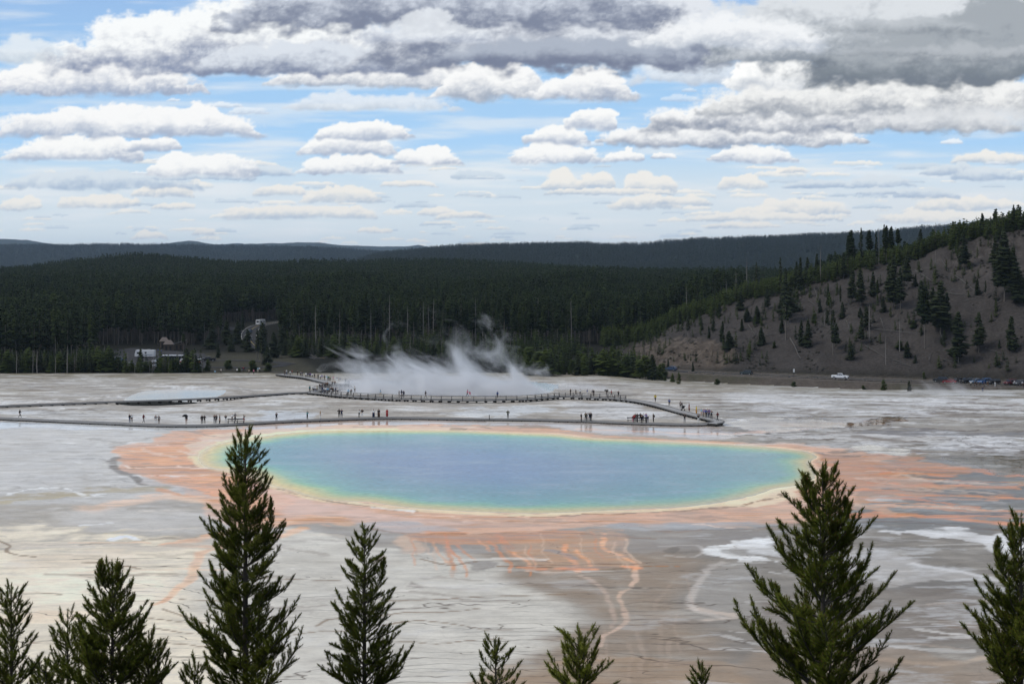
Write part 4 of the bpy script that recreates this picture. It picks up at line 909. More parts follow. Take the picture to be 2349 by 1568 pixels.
T_short = [trunk_mesh('short_trunk', 20 + i, .016, M_TRKD, 0, .8) for i in range(2)]
T_snag = [trunk_mesh('dead_trunk', 30 + i, .010, M_SNAG, 22, .99) for i in range(3)]
kind('tall', [conifer_mesh('tall_crown', 40 + i, .42 + .08 * (i % 3), .085 + .012 * (i % 2), 26, 6, M_FOR, .55, .18, .012, .5) for i in range(4)], T_tall)
kind('spire', [conifer_mesh('spire_crown', 50 + i, .14 + .05 * (i % 3), .13 + .02 * (i % 2), 26, 7, M_HIL, .8, .25, .012, .4) for i in range(4)], T_tall[:2])
kind('bush', [conifer_mesh('bushy_crown', 60 + i, .03, .30 + .05 * (i % 2), 20, 9, M_YNG, .75, .12, .03, .35) for i in range(4)], T_short)
kind('dark', [conifer_mesh('dark_crown', 70 + i, .04, .22 + .03 * (i % 2), 24, 9, M_HIL, .8, .2, .02, .35) for i in range(4)], T_short)
kind('round', [conifer_mesh('rounded_crown', 80 + i, .10, .30, 18, 10, M_YNG, .38, .08, .10, .35) for i in range(3)], T_short)
kind('thin', [conifer_mesh('thin_crown', 90 + i, .30, .055, 20, 4, M_HIL, .5, .3, .008, .7) for i in range(3)], [trunk_mesh('bare_trunk', 95 + i, .0085, M_TRK, 16) for i in range(2)])
kind('snag', [], T_snag)

# ------------------------------------------------------------------ the mass of the forest (past what one could count)
def scatter_object(name, P, H, mats_kinds, seed, wscale=1.0):
    """one stuff object: geometry nodes put whole conifers on points"""
    me = bpy.data.meshes.new(name); me.from_pydata([tuple(p) for p in P], [], [])
    rs = np.random.RandomState(seed)
    a = me.attributes.new('size', 'FLOAT_VECTOR', 'POINT'); w = H * wscale * rs.uniform(.8, 1.25, len(H))
    a.data.foreach_set('vector', np.stack([w, w, H], 1).astype(np.float32).ravel())
    a = me.attributes.new('turn', 'FLOAT_VECTOR', 'POINT'); a.data.foreach_set('vector', np.stack([rs.uniform(-.04, .04, len(H)), rs.uniform(-.04, .04, len(H)), rs.uniform(0, 6.28, len(H))], 1).astype(np.float32).ravel())
    o = link(bpy.data.objects.new(name, me))
    coll = bpy.data.collections.new(name + '_kinds')
    for i, k in enumerate(mats_kinds):
        coll.objects.link(bpy.data.objects.new('%s_template_%02d' % (name, i), k))
    ng = bpy.data.node_groups.new(name, 'GeometryNodeTree')
    ng.interface.new_socket('Geometry', in_out='INPUT', socket_type='NodeSocketGeometry'); ng.interface.new_socket('Geometry', in_out='OUTPUT', socket_type='NodeSocketGeometry')
    N = ng.nodes; L = ng.links
    gi = N.new('NodeGroupInput'); go = N.new('NodeGroupOutput'); ci = N.new('GeometryNodeCollectionInfo'); ci.inputs['Collection'].default_value = coll
    ci.inputs['Separate Children'].default_value = True; ci.inputs['Reset Children'].default_value = True
    ip = N.new('GeometryNodeInstanceOnPoints'); ip.inputs['Pick Instance'].default_value = True
    s = N.new('GeometryNodeInputNamedAttribute'); s.data_type = 'FLOAT_VECTOR'; s.inputs['Name'].default_value = 'size'
    t = N.new('GeometryNodeInputNamedAttribute'); t.data_type = 'FLOAT_VECTOR'; t.inputs['Name'].default_value = 'turn'
    rv = N.new('FunctionNodeRandomValue'); rv.data_type = 'INT'; rv.inputs['Min'].default_value = 0; rv.inputs['Max'].default_value = len(mats_kinds) - 1
    er = N.new('FunctionNodeEulerToRotation')
    L.new(gi.outputs[0], ip.inputs['Points']); L.new(ci.outputs[0], ip.inputs['Instance']); L.new(s.outputs['Attribute'], ip.inputs['Scale'])
    L.new(t.outputs['Attribute'], er.inputs[0]); L.new(er.outputs[0], ip.inputs['Rotation'])
    for q in rv.outputs:
        if q.type == 'INT': L.new(q, ip.inputs['Instance Index'])
    L.new(ip.outputs[0], go.inputs[0])
    md = o.modifiers.new('trees', 'NODES'); md.node_group = ng
    return o
def joined(name, crown, trunk):
    """template tree: crown and trunk in one mesh"""
    bm = bmesh.new(); bm.from_mesh(crown); n0 = len(bm.faces); bm.from_mesh(trunk)
    bm.faces.ensure_lookup_table()
    for f in bm.faces[n0:]: f.material_index = 1
    me = bpy.data.meshes.new(name); bm.to_mesh(me); bm.free(); me.materials.append(crown.materials[0]); me.materials.append(trunk.materials[0]); return me
LOWT = trunk_mesh('forest_trunk', 5, .009, M_TRK, 0, .95, 3)
FK = [joined('forest_tree', conifer_mesh('c', 100 + i, .32 + .1 * (i % 3), .10 + .02 * (i % 2), 13, 5, M_FOR, .6, .2, .015, .5), LOWT) for i in range(5)]
FK2 = [joined('forest_tree_low', conifer_mesh('c', 110 + i, .08, .17 + .03 * (i % 2), 11, 5, M_FOR, .7, .2, .02, .4), LOWT) for i in range(3)]
FY = [joined('young_tree', conifer_mesh('c', 120 + i, .05, .19 + .03 * (i % 2), 12, 6, M_YNG, .8, .15, .02, .4), T_short[0]) for i in range(4)]
FS = [trunk_mesh('dead_stem', 140 + i, .012, M_SNAG, 14, .99, 3) for i in range(2)]
FF = [conifer_mesh('far_tree', 130 + i, .05, .24, 7, 4, M_FAR, .8, .2, .04, .4) for i in range(4)]
rs = np.random.RandomState(11)
def poly_in(poly, x, y): return sdf(poly, x, y, 1.0) < 0
def scat(y0, y1, cell, umax=.40, vxlo=None, vxhi=None):
    """jittered points over a sector of land"""
    n = int((y1 ** 2 - y0 ** 2) * umax / cell ** 2)
    Y = np.sqrt(rs.uniform(y0 ** 2, y1 ** 2, n)); u = rs.uniform(-umax, umax, n)
    return u, Y
LOTZ = [(225, 795), (470, 806), (560, 815), (660, 826), (740, 835), (760, 870), (225, 870)]
ROADZ = [(500, 742), (560, 737), (640, 731), (700, 731), (700, 741), (620, 748), (590, 760), (584, 790), (604, 800), (660, 815), (640, 826), (560, 800), (556, 765), (548, 752), (500, 757)]
def place_mass(name, y0, y1, cell, H, kinds, seed, cond=None, wscale=1.0, lift=0):
    u, Y = scat(y0, y1, cell); vx = CX + F * u
    z = zterr(u, Y, True); vy = YH + F * (CAMZ - z) / Y
    k = np.ones(len(u), bool) if cond is None else cond(u, Y, vx, vy, z)
    u, Y, z = u[k], Y[k], z[k]
    P = np.stack([u * Y, Y, z - .2], 1); hh = rs.uniform(H[0], H[1], len(u)) * (1 + .25 * fbm(u * Y / 90, Y / 90, 2, seed))
    o = scatter_object(name, P, hh, kinds, seed, wscale); print(name, len(P)); return o
def c_near(u, Y, vx, vy, z):
    w = vx > 1330; yr = ivx(RD, vx)
    front = ivx([(-800, 540), (0, 545), (250, 560), (440, 690), (640, 690), (900, 680), (1200, 670), (1330, 690), (3000, 690)], vx)
    ok = (Y > front) & ~(w & (Y < yr + 135))
    ok &= ~poly_in(LOTZ, vx, vy) & ~poly_in(ROADZ, vx, vy)
    # keep the sight line to the road and car park clear: drop trees whose crown would cover them
    vt = YH + F * (CAMZ - z - 16) / Y
    blk = (vx > 508) & (vx < 640) & (vy > 742) & (vt < 742) & (Y < 900) & (Y > 560)
    blk |= (vx > 225) & (vx < 480) & (Y < 690)
    over_ = (vx > 1480) & (YH + F * (CAMZ - z - 19) / Y < ivx(CREST, vx) - 40 - np.clip(1760 - vx, 0, 400) * .4)
    return ok & ~blk & ~over_
fo = place_mass('forest', 540, 1150, 4.6, (15, 22), FK, 301, c_near, 1.0); tag(fo, 'dark dense lodgepole pine forest behind the geyser basin, read as one mass', 'forest', None, 'stuff')
def c_left(u, Y, vx, vy, z):
    return (vx < 470) & (vx > -250) & (Y > ivx([(-300, 521), (250, 521), (262, 521), (280, 519), (470, 519)], vx)) & (Y < ivx([(-300, 580), (240, 575), (262, 531), (470, 531)], vx)) & ~((vx > 300) & (vx < 345) & (rs.rand(len(vx)) < .6))
u_ = place_mass('thicket', 518, 582, 2.3, (4.0, 8.0), FY[:2] + FK2 + [T_snag_t for T_snag_t in FS], 306, c_left, 1.0); tag(u_, 'dense thicket of green young pines and grey dead stems along the left wood edge', 'thicket', None, 'stuff')
def c_und(u, Y, vx, vy, z):
    return (vx > 640) & (vx < 1480) & ~((vx > 1330) & (Y > ivx(RD, vx) - 10)) & (Y > ivx([(640, 640), (760, 600), (1000, 600), (1150, 545), (1200, 512), (1480, 512)], vx)) & ~poly_in(ROADZ, vx, vy) & (fbm(u * Y / 14, Y / 14, 2, 8) > -.15)
u_ = place_mass('undergrowth', 510, 690, 3.6, (3.5, 10.0), FK2 + FY[:2] + FS[:1], 307, c_und, 1.0); tag(u_, 'mixed dark undergrowth of small conifers below the forest front', 'undergrowth', None, 'stuff')
fo = place_mass('forest', 1150, 2080, 7.0, (13, 19), FK2 + FK[:1], 302, None, 1.15); tag(fo, 'dark forest covering the low rolling hill in the middle distance', 'forest', None, 'stuff')
fo = place_mass('forest', 2900, 4760, 12.0, (12, 19), FF, 303, lambda u, Y, vx, vy, z: (vx > 820) & (Y > 3300), 1.5); tag(fo, 'blue-black forest on the long far ridge running up to the right', 'forest', None, 'stuff')
fo = place_mass('forest', 5600, 7350, 17.0, (13, 22), FF, 304, lambda u, Y, vx, vy, z: (vx < 1150), 1.8); tag(fo, 'bluish forest on the flat far ridge at the left', 'forest', None, 'stuff')
def c_crest(u, Y, vx, vy, z):
    yr = ivx(RD, vx); d = Y - yr - 120
    return (vx > 1380) & (d > -6 + 10 * fbm(u * 60, Y / 20, 2, 9)) & (d < 70) & (Y < 1000)
def c_sap(u, Y, vx, vy, z):
    yr = ivx(RD, vx); return (vx > 1400) & (Y > yr + 14) & (Y < yr + 120) & (fbm(u * Y / 24 + 4, Y / 30, 3, 23) > .0 - .25 * sstep(60, 115, Y - yr))
u_ = place_mass('saplings', 490, 700, 4.9, (1.2, 6.0), FY[:3] + FK2[:2], 310, c_sap, 1.1); tag(u_, 'small scattered saplings on the bare hillside', 'saplings', None, 'stuff')
fo = place_mass('forest', 560, 830, 2.7, (5.5, 9.0), FY, 305, c_crest, 1.0); tag(fo, 'bright green young pines crowding the crest of the right hillside', 'forest', None, 'stuff')

def rock_mesh(seed):
    bm = bmesh.new(); bmesh.ops.create_icosphere(bm, subdivisions=1, radius=.5); r = random.Random(seed)
    for v in bm.verts: v.co *= r.uniform(.65, 1.15); v.co.z *= .6
    me = bpy.data.meshes.new('rock'); bm.to_mesh(me); bm.free(); me.materials.append(M_ROCK); return me
M_ROCK = plain('grey_rock', (.15, .135, .12), .95, .1, .35, 1.5)
RK = [rock_mesh(i) for i in range(4)]
def c_rock(u, Y, vx, vy, z):
    yr = ivx(RD, vx); return (vx > 1420) & (Y > yr + 9) & (Y < yr + 122) & (fbm(u * Y / 16, Y / 22, 3, 21) > -.05 + .5 * rs.rand(len(vx)))
u_ = place_mass('rocks', 490, 700, 1.35, (.15, .55), RK, 308, c_rock, 1.2); tag(u_, 'loose pale rocks strewn over the bare hillside', 'rocks', None, 'stuff')
def c_tuft(u, Y, vx, vy, z):
    yr = ivx(RD, vx); return (vx > 1400) & (Y > yr + 12) & (Y < yr + 122) & (fbm(u * Y / 20 + 9, Y / 26, 3, 22) > .1)
u_ = place_mass('low_brush', 490, 700, 2.6, (.35, .9), [conifer_mesh('tuft', 150 + i, .0, .7, 5, 6, M_HIL, .4, .0, .2) for i in range(2)], 309, c_tuft, 1.0); tag(u_, 'small dark tufts of brush on the bare hillside', 'brush', None, 'stuff')

# ------------------------------------------------------------------ single trees
ORD = ['leftmost', 'second from the left', 'third from the left', 'fourth from the left', 'fifth from the left', 'sixth from the left', 'seventh from the left', 'eighth from the left', 'ninth from the left', 'tenth from the left', 'eleventh from the left', 'twelfth from the left', 'thirteenth from the left', 'fourteenth from the left', 'fifteenth from the left', 'sixteenth from the left']
TREES = []
NAMES = {'tall': 'pine_tree', 'spire': 'pine_tree', 'bush': 'young_pine_tree', 'dark': 'pine_tree', 'round': 'pine_shrub', 'thin': 'pine_tree', 'snag': 'dead_tree'}
DESC = {'tall': ('tall bare-trunked pine', 'tall bare-trunked pine'), 'spire': ('slim pointed dark pine', 'slim pointed pine'), 'bush': ('bushy green young pine', 'bushy young pine'), 'dark': ('full dark green conifer', 'full dark conifer'),
        'round': ('rounded low green pine shrub', 'rounded pine shrub'), 'thin': ('thin sparse pale-trunked pine', 'thin sparse pine'), 'snag': ('bare grey dead tree', 'bare dead tree')}
rt = random.Random(77)
def tree(knd, vx, vy, hV, wf=1.0, zone='', Y=None):
    """knd, photo position of the foot, height in photo units"""
    if Y is None: p = at(vx, vy, 0.0)
    else:
        u = (vx - CX) / F; p = Vector((u * Y, Y, float(zterr(u, Y))))
    h = hV * p.y / F
    TREES.append(dict(k=knd, p=p, h=h, w=wf, zone=zone, vx=vx))
# right hillside, as read off the photograph (zoom px -> photo position)
def h6(x, y): return 1663 + x * .2926, 458.8 + y * .2926
HL = [('dark', 285, 1140, 150, 1.1), ('dark', 600, 1140, 200, .9), ('dark', 650, 1150, 220, .9), ('dark', 745, 880, 110, .95), ('dark', 810, 820, 140, .75), ('bush', 695, 960, 75, 1.0), ('dark', 800, 960, 80, 1.1), ('dark', 920, 925, 130, 1.2),
  ('dark', 250, 950, 125, 1.4), ('dark', 175, 940, 100, 1.5), ('thin', 848, 1210, 350, 1.5), ('spire', 872, 1165, 200, 1.6), ('dark', 985, 1250, 150, 1.2), ('spire', 1070, 1120, 210, 1.2), ('spire', 1110, 1020, 190, 1.5), ('spire', 1000, 800, 260, 1.5), ('spire', 1060, 825, 290, 1.4),
  ('spire', 1160, 810, 250, 1.2), ('dark', 1195, 730, 110, .8), ('spire', 1320, 850, 400, 1.4), ('spire', 1375, 860, 330, 1.1), ('spire', 1290, 760, 280, 1.3), ('dark', 1495, 680, 105, .8), ('spire', 1870, 550, 300, 1.3), ('tall', 1565, 1165, 490, 1.3), ('spire', 1540, 960, 330, 1.3),
  ('spire', 1690, 1050, 410, 1.8), ('spire', 1630, 980, 300, 1.5), ('spire', 1740, 1000, 280, 1.5), ('spire', 1830, 1275, 400, 1.6), ('spire', 1990, 1190, 310, 1.5), ('dark', 2245, 1185, 280, 1.0), ('dark', 1980, 745, 135, 1.1), ('thin', 2042, 755, 125, 1.6),
  ('spire', 2190, 790, 540, 1.5), ('spire', 2260, 790, 420, 1.4), ('spire', 2140, 760, 380, 1.3), ('spire', 2120, 540, 280, 1.3), ('dark', 2310, 805, 260, 1.2), ('dark', 1430, 1235, 130, 1.5), ('round', 1370, 1170, 70, 1.5), ('dark', 1492, 1275, 62, 1.5), ('bush', 1560, 1400, 60, 1.1),
  ('round', 540, 1466, 48, 1.4), ('round', 1085, 1482, 34, 1.4), ('bush', 1245, 1490, 90, 1.1), ('dark', 1445, 1496, 86, 1.3), ('dark', 30, 1170, 150, 1.6), ('dark', 130, 1025, 95, .9), ('thin', 478, 1095, 560, 1.2), ('spire', 500, 950, 310, 1.9), ('spire', 455, 930, 260, 1.6), ('dark', 445, 1040, 110, 1.3),
  ('spire', 330, 860, 190, 1.3), ('spire', 590, 745, 300, 1.0), ('spire', 560, 700, 220, 1.2), ('spire', 720, 640, 220, 1.2), ('thin', 880, 620, 150, 1.5), ('spire', 930, 620, 210, 1.2), ('thin', 905, 840, 170, 1.5), ('snag', 1650, 570, 200, 1.0), ('snag', 1135, 1080, 270, 1.6), ('snag', 1370, 1185, 280, 1.2), ('snag', 1262, 1290, 240, 1.2),
  ('dark', 1240, 880, 130, 1.1), ('dark', 1060, 920, 80, 1.6), ('dark', 390, 1150, 55, .9), ('snag', 780, 980, 120, 1.3), ('snag', 830, 900, 110, 1.0), ('dark', 2150, 1160, 70, 1.), ('bush', 1480, 1000, 60, 1.7), ('dark', 120, 860, 150, 1.3), ('spire', 650, 560, 150, 1.2), ('spire', 1430, 700, 300, 1.3)]
for k, x, y, hh, w in HL:
    X_, Y_ = h6(x, y); tree(k, X_, Y_, hh * .2926, w, 'hill')
# skyline snags and tall survivors on the crest
for k, x, top, bot in [('tall', 1952, 528, 600), ('thin', 1975, 523, 610), ('tall', 1994, 528, 600), ('thin', 2010, 530, 610), ('thin', 2028, 515, 612), ('tall', 2033, 518, 612), ('tall', 2044, 520, 610), ('tall', 2060, 524, 600), ('thin', 1958, 545, 615), ('snag', 2146, 508, 590), ('snag', 2016, 520, 600), ('tall', 2253, 489, 548),
       ('spire', 2325, 470, 520), ('spire', 2340, 473, 518), ('spire', 2283, 484, 535), ('spire', 2112, 525, 592), ('snag', 1713, 590, 660), ('snag', 1688, 620, 690), ('snag', 1666, 640, 710), ('thin', 1790, 590, 660), ('spire', 1852, 590, 650), ('thin', 1945, 540, 615), ('thin', 1735, 600, 700), ('snag', 1883, 560, 640), ('thin', 1640, 640, 745), ('thin', 1600, 650, 760), ('snag', 1575, 655, 765)]:
    u = (x - CX) / F; Yt = float(ivx(RD, x)) + 128; zb = float(zterr(u, Yt)); vb = YH + F * (CAMZ - zb) / Yt
    tree(k, x, 0, max(vb - top, 18), 1.2, 'crest', Y=Yt)
def h5(x, y): return 1204.3 + x * .293, 688.2 + y * .293
for k, x, y, hh, w in [('dark', 1385, 232, 62, 1.3), ('dark', 1050, 285, 66, 1.5), ('thin', 1275, 285, 175, 2.2), ('dark', 1740, 170, 100, 1.9), ('dark', 1820, 175, 120, 1.6), ('spire', 1545, 352, 190, 1.3), ('dark', 1600, 360, 110, 1.6), ('dark', 1700, 238, 95, .9), ('dark', 1850, 357, 150, 1.1), ('spire', 1440, 310, 110, 1.3), ('dark', 1475, 240, 90, 1.1),
      ('dark', 1120, 535, 80, .9), ('dark', 1315, 558, 82, .8), ('bush', 1205, 655, 95, .9), ('round', 1505, 662, 50, 1.5), ('bush', 1155, 640, 70, 1.1), ('dark', 1340, 120, 90, 1.2), ('dark', 1210, 190, 120, 1.2), ('round', 1950, 375, 50, .9), ('dark', 1520, 130, 110, 1.2), ('spire', 2060, 175, 250, 1.3)]:
    X_, Y_ = h5(x, y); tree(k, X_, Y_, hh * .293, w, 'hill')
# shrubby pines behind the steam, in front of the road
for i in range(46):
    x = 1195 + 335 * (i + rt.random()) / 46; yb = 884 - rt.random() * 8 if i % 2 else 872 - rt.random() * 14
    if x > 1500: yb = min(yb, 884)
    hV = rt.uniform(24, 62) * (1 if x < 1500 else .6)
    tree(rt.choice(['bush', 'round', 'bush', 'dark', 'bush']), x, 0, hV, rt.uniform(.9, 1.4), 'shrub', Y=(502 + rt.uniform(0, 10)) if i % 2 else (516 + rt.uniform(0, 18)))
# left wood edge with its grey dead trees
for i in range(62):
    x = -20 + 480 * (i + rt.random()) / 62
    hV = rt.uniform(34, 60) * (1.05 if x < 250 else .8)
    k = rt.choice(['bush', 'bush', 'dark', 'snag', 'snag', 'spire', 'bush'])
    if 265 < x < 470: hV = rt.uniform(18, 40); k = rt.choice(['round', 'bush', 'snag', 'bush', 'round'])
    if 285 < x < 350: hV = min(hV, 26)
    tree(k, x, 0, hV, rt.uniform(.9, 1.35) * (1.5 if k == 'snag' else 1), 'left', Y=rt.uniform(519, 530))
# tall front rank of the forest
for i in range(64):
    x = 640 + 720 * (i + rt.random()) / 64
    Yt = rt.uniform(648, 684); hV = rt.uniform(88, 125) * (1 - .1 * (x > 1250))
    tree(rt.choice(['tall', 'tall', 'tall', 'thin', 'snag']), x, 0, hV, rt.uniform(.85, 1.2), 'front', Y=Yt)
for i in range(24):
    x = 640 + 640 * (i + rt.random()) / 24; Yt = rt.uniform(560, 640); hV = rt.uniform(26, 60)
    if x < 760: Yt = rt.uniform(600, 650)
    tree(rt.choice(['dark', 'bush', 'spire', 'thin']), x, 0, hV, rt.uniform(1.0, 1.5), 'under', Y=Yt)
# round the car park
for k, x, Yt, hV, w in [('dark', 322, 560, 38, 1.2), ('dark', 428, 528, 54, 1.3), ('bush', 441, 528, 48, 1.3), ('dark', 500, 600, 34, .9), ('bush', 477, 530, 28, 1.1), ('round', 524, 535, 24, 1.4), ('round', 580, 528, 27, 1.2), ('bush', 549, 525, 12, 1.2), ('dark', 612, 560, 44, 1.5), ('thin', 614, 548, 54, 2.0), ('round', 615, 528, 20, 1.6), ('thin', 590, 590, 70, 1.5), ('thin', 601, 560, 95, 1.3),
        ('dark', 530, 640, 40, 1.2), ('dark', 568, 640, 52, 1.4), ('dark', 545, 700, 55, 1.2), ('dark', 600, 640, 62, 1.4), ('dark', 628, 600, 60, 1.4), ('dark', 556, 800, 42, .8), ('dark', 520, 690, 56, 1.4), ('dark', 486, 660, 60, 1.3), ('tall', 421, 640, 42, 1.3), ('bush', 395, 521, 28, 1.2), ('bush', 368, 521, 24, 1.2), ('dark', 460, 720, 66, 1.2), ('dark', 602, 700, 50, 1.3), ('dark', 648, 640, 62, 1.3), ('dark', 670, 615, 50, 1.4), ('dark', 700, 600, 44, 1.3)]:
    tree(k, x, 0, hV, w, 'lot', Y=Yt)
# labels: what it is, where it stands, which one of its like there
ZN = {'hill': [(1400, 'on the bare slope left of the dark green car'), (1620, 'on the rocky slope above the dark green car'), (1760, 'on the grey slope left of the white pickup'), (1880, 'on slope up-left of the white pickup'), (1980, 'on the grey slope above the white pickup'), (2080, 'on the grey slope right of the white pickup'), (2180, 'on the grey slope above the first parked cars'), (2280, 'on the steep slope above the row of parked cars'), (9999, 'on the slope at the right edge of the photo')],
      'crest': [(1700, 'standing on the lower crest of the hill'), (1900, 'standing on the middle crest of the hill'), (2100, 'against the sky on the middle-right hill crest'), (9999, 'against the sky on the upper hill crest')],
      'shrub': [(1240, 'behind the right end of the steam'), (1290, 'just right of the steam before the forest'), (1340, 'below the fallen white trunks of the forest edge'), (1400, 'below the left foot of the bare hill'), (1460, 'under the foot of the rocky slope'), (9999, 'left of the blue car on the road')],
      'left': [(60, 'at the far left wood edge'), (120, 'at wood edge left of the snag thicket'), (180, 'in the middle of the left wood edge'), (240, 'at the wood edge left of the car park'), (300, 'below the first parked cars of the car park'), (370, 'below the white motorhome'), (420, 'below the black coach'), (9999, 'at the right end of the car park thicket')],
      'front': [(700, 'in the forest front right of the curved road'), (770, 'in the forest front above the upper boardwalk crowd'), (850, 'in the forest front behind the left steam plume'), (930, 'in the forest front behind the middle of the steam'), (1010, 'in the forest front above the thickest steam'), (1090, 'in the forest front right of the thickest steam'), (1170, 'in the forest front above the right steam'), (1250, 'in the forest front above the end of the steam'), (9999, 'in the forest front beside the bare hill')],
      'under': [(760, 'under the forest above the upper boardwalk'), (880, 'under the forest behind the left steam plume'), (1000, 'under the forest behind the middle steam'), (1120, 'under the forest behind the right steam'), (9999, 'under the forest left of the bare hill')],
      'lot': [(440, 'beside the parked coach in the car park'), (520, 'right of the coach and white box truck'), (570, 'by the loop road before the curved road'), (9999, 'between the curved road and the upper boardwalk')]}
def assign(items, zones, describe):
    """unique labels: phrase + place, with an order word where two would read alike"""
    buckets = {}
    for it in items:
        place = next(nm for lim, nm in zones[it['zone']] if it['vx'] < lim)
        buckets.setdefault((it.get('d') or it['k'], place), []).append(it)
    for (d, place), its in buckets.items():
        its.sort(key=lambda q: q['vx'])
        for i, it in enumerate(its):
            one, many = describe(it)
            if len(its) == 1: it['label'] = one + ' ' + place
            elif i == len(its) - 1: it['label'] = 'rightmost %s %s' % (many, place)
            elif i == 0: it['label'] = 'leftmost %s %s' % (many, place)
            else: it['label'] = '%s %s from left %s' % (ORD[min(i, 15)].split()[0], many, place)
            if len(it['label'].split()) > 16: print('LONG', it['label'])
assign(TREES, ZN, lambda it: (DESC[it['k']][0].replace(',', ''), DESC[it['k']][1]))
GRP = {'hill': 'trees scattered over the bare hillside', 'crest': 'tall trees on the hill crest', 'shrub': 'pine shrubs between the basin and the road', 'left': 'trees along the left wood edge', 'front': 'front rank of the forest', 'under': 'small trees under the forest edge', 'lot': 'trees around the car park'}
for i, it in enumerate(TREES):
    nm = NAMES[it['k']]; e = empty(nm, it['p'] - Vector((0, 0, .1)), rt.uniform(0, 6.28)); e.scale = (it['h'] * it['w'], it['h'] * it['w'], it['h'])
    cr, tr = KIND[it['k']]
    tag(e, it['label'], 'tree' if it['k'] != 'round' else 'shrub', GRP[it['zone']])
    obj('trunk', rt.choice(tr), e)
    if cr: obj('crown', rt.choice(cr), e)
print('trees', len(TREES))

# ------------------------------------------------------------------ fallen logs on the slope
M_LOG = plain('grey_fallen_wood', (.105, .10, .092), .95, .05, .3, 3)
def log_mesh(seed, twigs):
    r = random.Random(seed); b = MB(); b.tube([(-.5, 0, 0), (-.1, .01, .012), (.25, -.008, .006), (.5, 0, 0)], [.017, .014, .011, .005], 6)
    for i in range(twigs):
        x = r.uniform(-.1, .48); a = r.uniform(0, 3.14); L = r.uniform(.04, .12)
        b.tube([(x, 0, 0), (x + L * .5, math.cos(a) * L, abs(math.sin(a)) * L)], [.005, .0015], 3, cap=False)
    return b.mesh('log', M_LOG)
LOGS = [log_mesh(i, 3 + 4 * (i % 3)) for i in range(4)]
LG = []
for x0, y0, x1, y1 in [(1660, 440, 1800, 655), (1700, 470, 1760, 570), (1800, 590, 1955, 705), (1755, 730, 2030, 765), (1870, 795, 2000, 762), (1725, 698, 1810, 712), (1490, 552, 1655, 655), (1500, 680, 1650, 720), (1170, 1010, 1510, 1045), (1220, 925, 1252, 1020), (950, 930, 1000, 865), (950, 940, 985, 1032), (720, 950, 820, 1010), (700, 690, 730, 780), (650, 785, 720, 830), (510, 1080, 595, 1245),
      (320, 1062, 440, 1040), (1100, 1140, 1290, 1250), (1320, 1250, 1460, 1300), (1340, 1275, 1420, 1290), (1680, 1025, 1720, 1125), (1600, 1255, 1622, 1195), (1680, 1235, 1810, 1275), (2040, 1160, 2165, 1200), (2135, 805, 2175, 785), (180, 975, 240, 1060), (40, 805, 95, 840), (1700, 380, 1740, 385), (1900, 480, 1920, 520), (2250, 460, 2344, 455), (1180, 1130, 1235, 1105), (1850, 300, 1960, 285)]:
    a_, b_ = at(*h6(x0, y0), .25), at(*h6(x1, y1), .25)
    if (b_ - a_).length > 34: continue
    LG.append(dict(a=a_, b=b_, vx=h6((x0 + x1) / 2, 0)[0], zone='hill', k='log', d='log'))
for x0, y0, x1, y1 in [(1290, 790, 1352, 812), (1285, 745, 1330, 800), (1090, 800, 1175, 862)]: pass
assign(LG, ZN, lambda it: ('weathered grey fallen trunk lying', 'weathered fallen trunk'))
for i, it in enumerate(LG):
    d = it['b'] - it['a']; o = obj('fallen_log', LOGS[i % 4]); o.location = (it['a'] + it['b']) / 2; o.rotation_euler = d.to_track_quat('X', 'Z').to_euler(); o.scale = (d.length, max(d.length * .55, 8), max(d.length * .55, 8))
    tag(o, it['label'], 'log', 'fallen logs on the hillside')

# ------------------------------------------------------------------ foreground pines with real needles
M_NDL = foliage('pine_needles', (.062, .080, .009), (.098, .120, .015), (.17, .18, .034), 1)
M_NDL2 = foliage('bright_pine_needles', (.11, .13, .016), (.17, .19, .028), (.26, .27, .06), 1)
M_PB = plain('pine_bark', (.075, .065, .055), .9, .15, .35, 14, bump=.5)
M_BUD = plain('brown_buds', (.13, .055, .03), .8, .2, .3, 20)
def shoot_template(seed, L=.2, n=62, nl=.068, w=.0046):
    r = np.random.RandomState(seed)
    t = r.rand(n) ** .8; an = r.rand(n) * 6.283; sp = r.uniform(.55, 1.0, n) * np.where(t > .93, .5, 1)
    base = np.stack([0 * t, 0 * t, t * L], 1); rad = np.stack([np.cos(an), np.sin(an), 0 * t], 1)
    d = rad * np.sin(sp)[:, None] + np.array([0, 0, 1.]) * np.cos(sp)[:, None]
    ll = nl * r.uniform(.75, 1.15, n)[:, None]; side = np.cross(d, rad + .3); side /= np.linalg.norm(side, axis=1)[:, None]
    return np.stack([base - side * w, base + side * w, base + d * ll], 1)  # n,3,3
SHT = [shoot_template(i) for i in range(6)]
def frame_from(d):
    d = d / np.linalg.norm(d); u = np.cross(d, [0, 0, 1.] if abs(d[2]) < .95 else [1., 0, 0]); u /= np.linalg.norm(u); return np.stack([u, np.cross(d, u), d], 1)
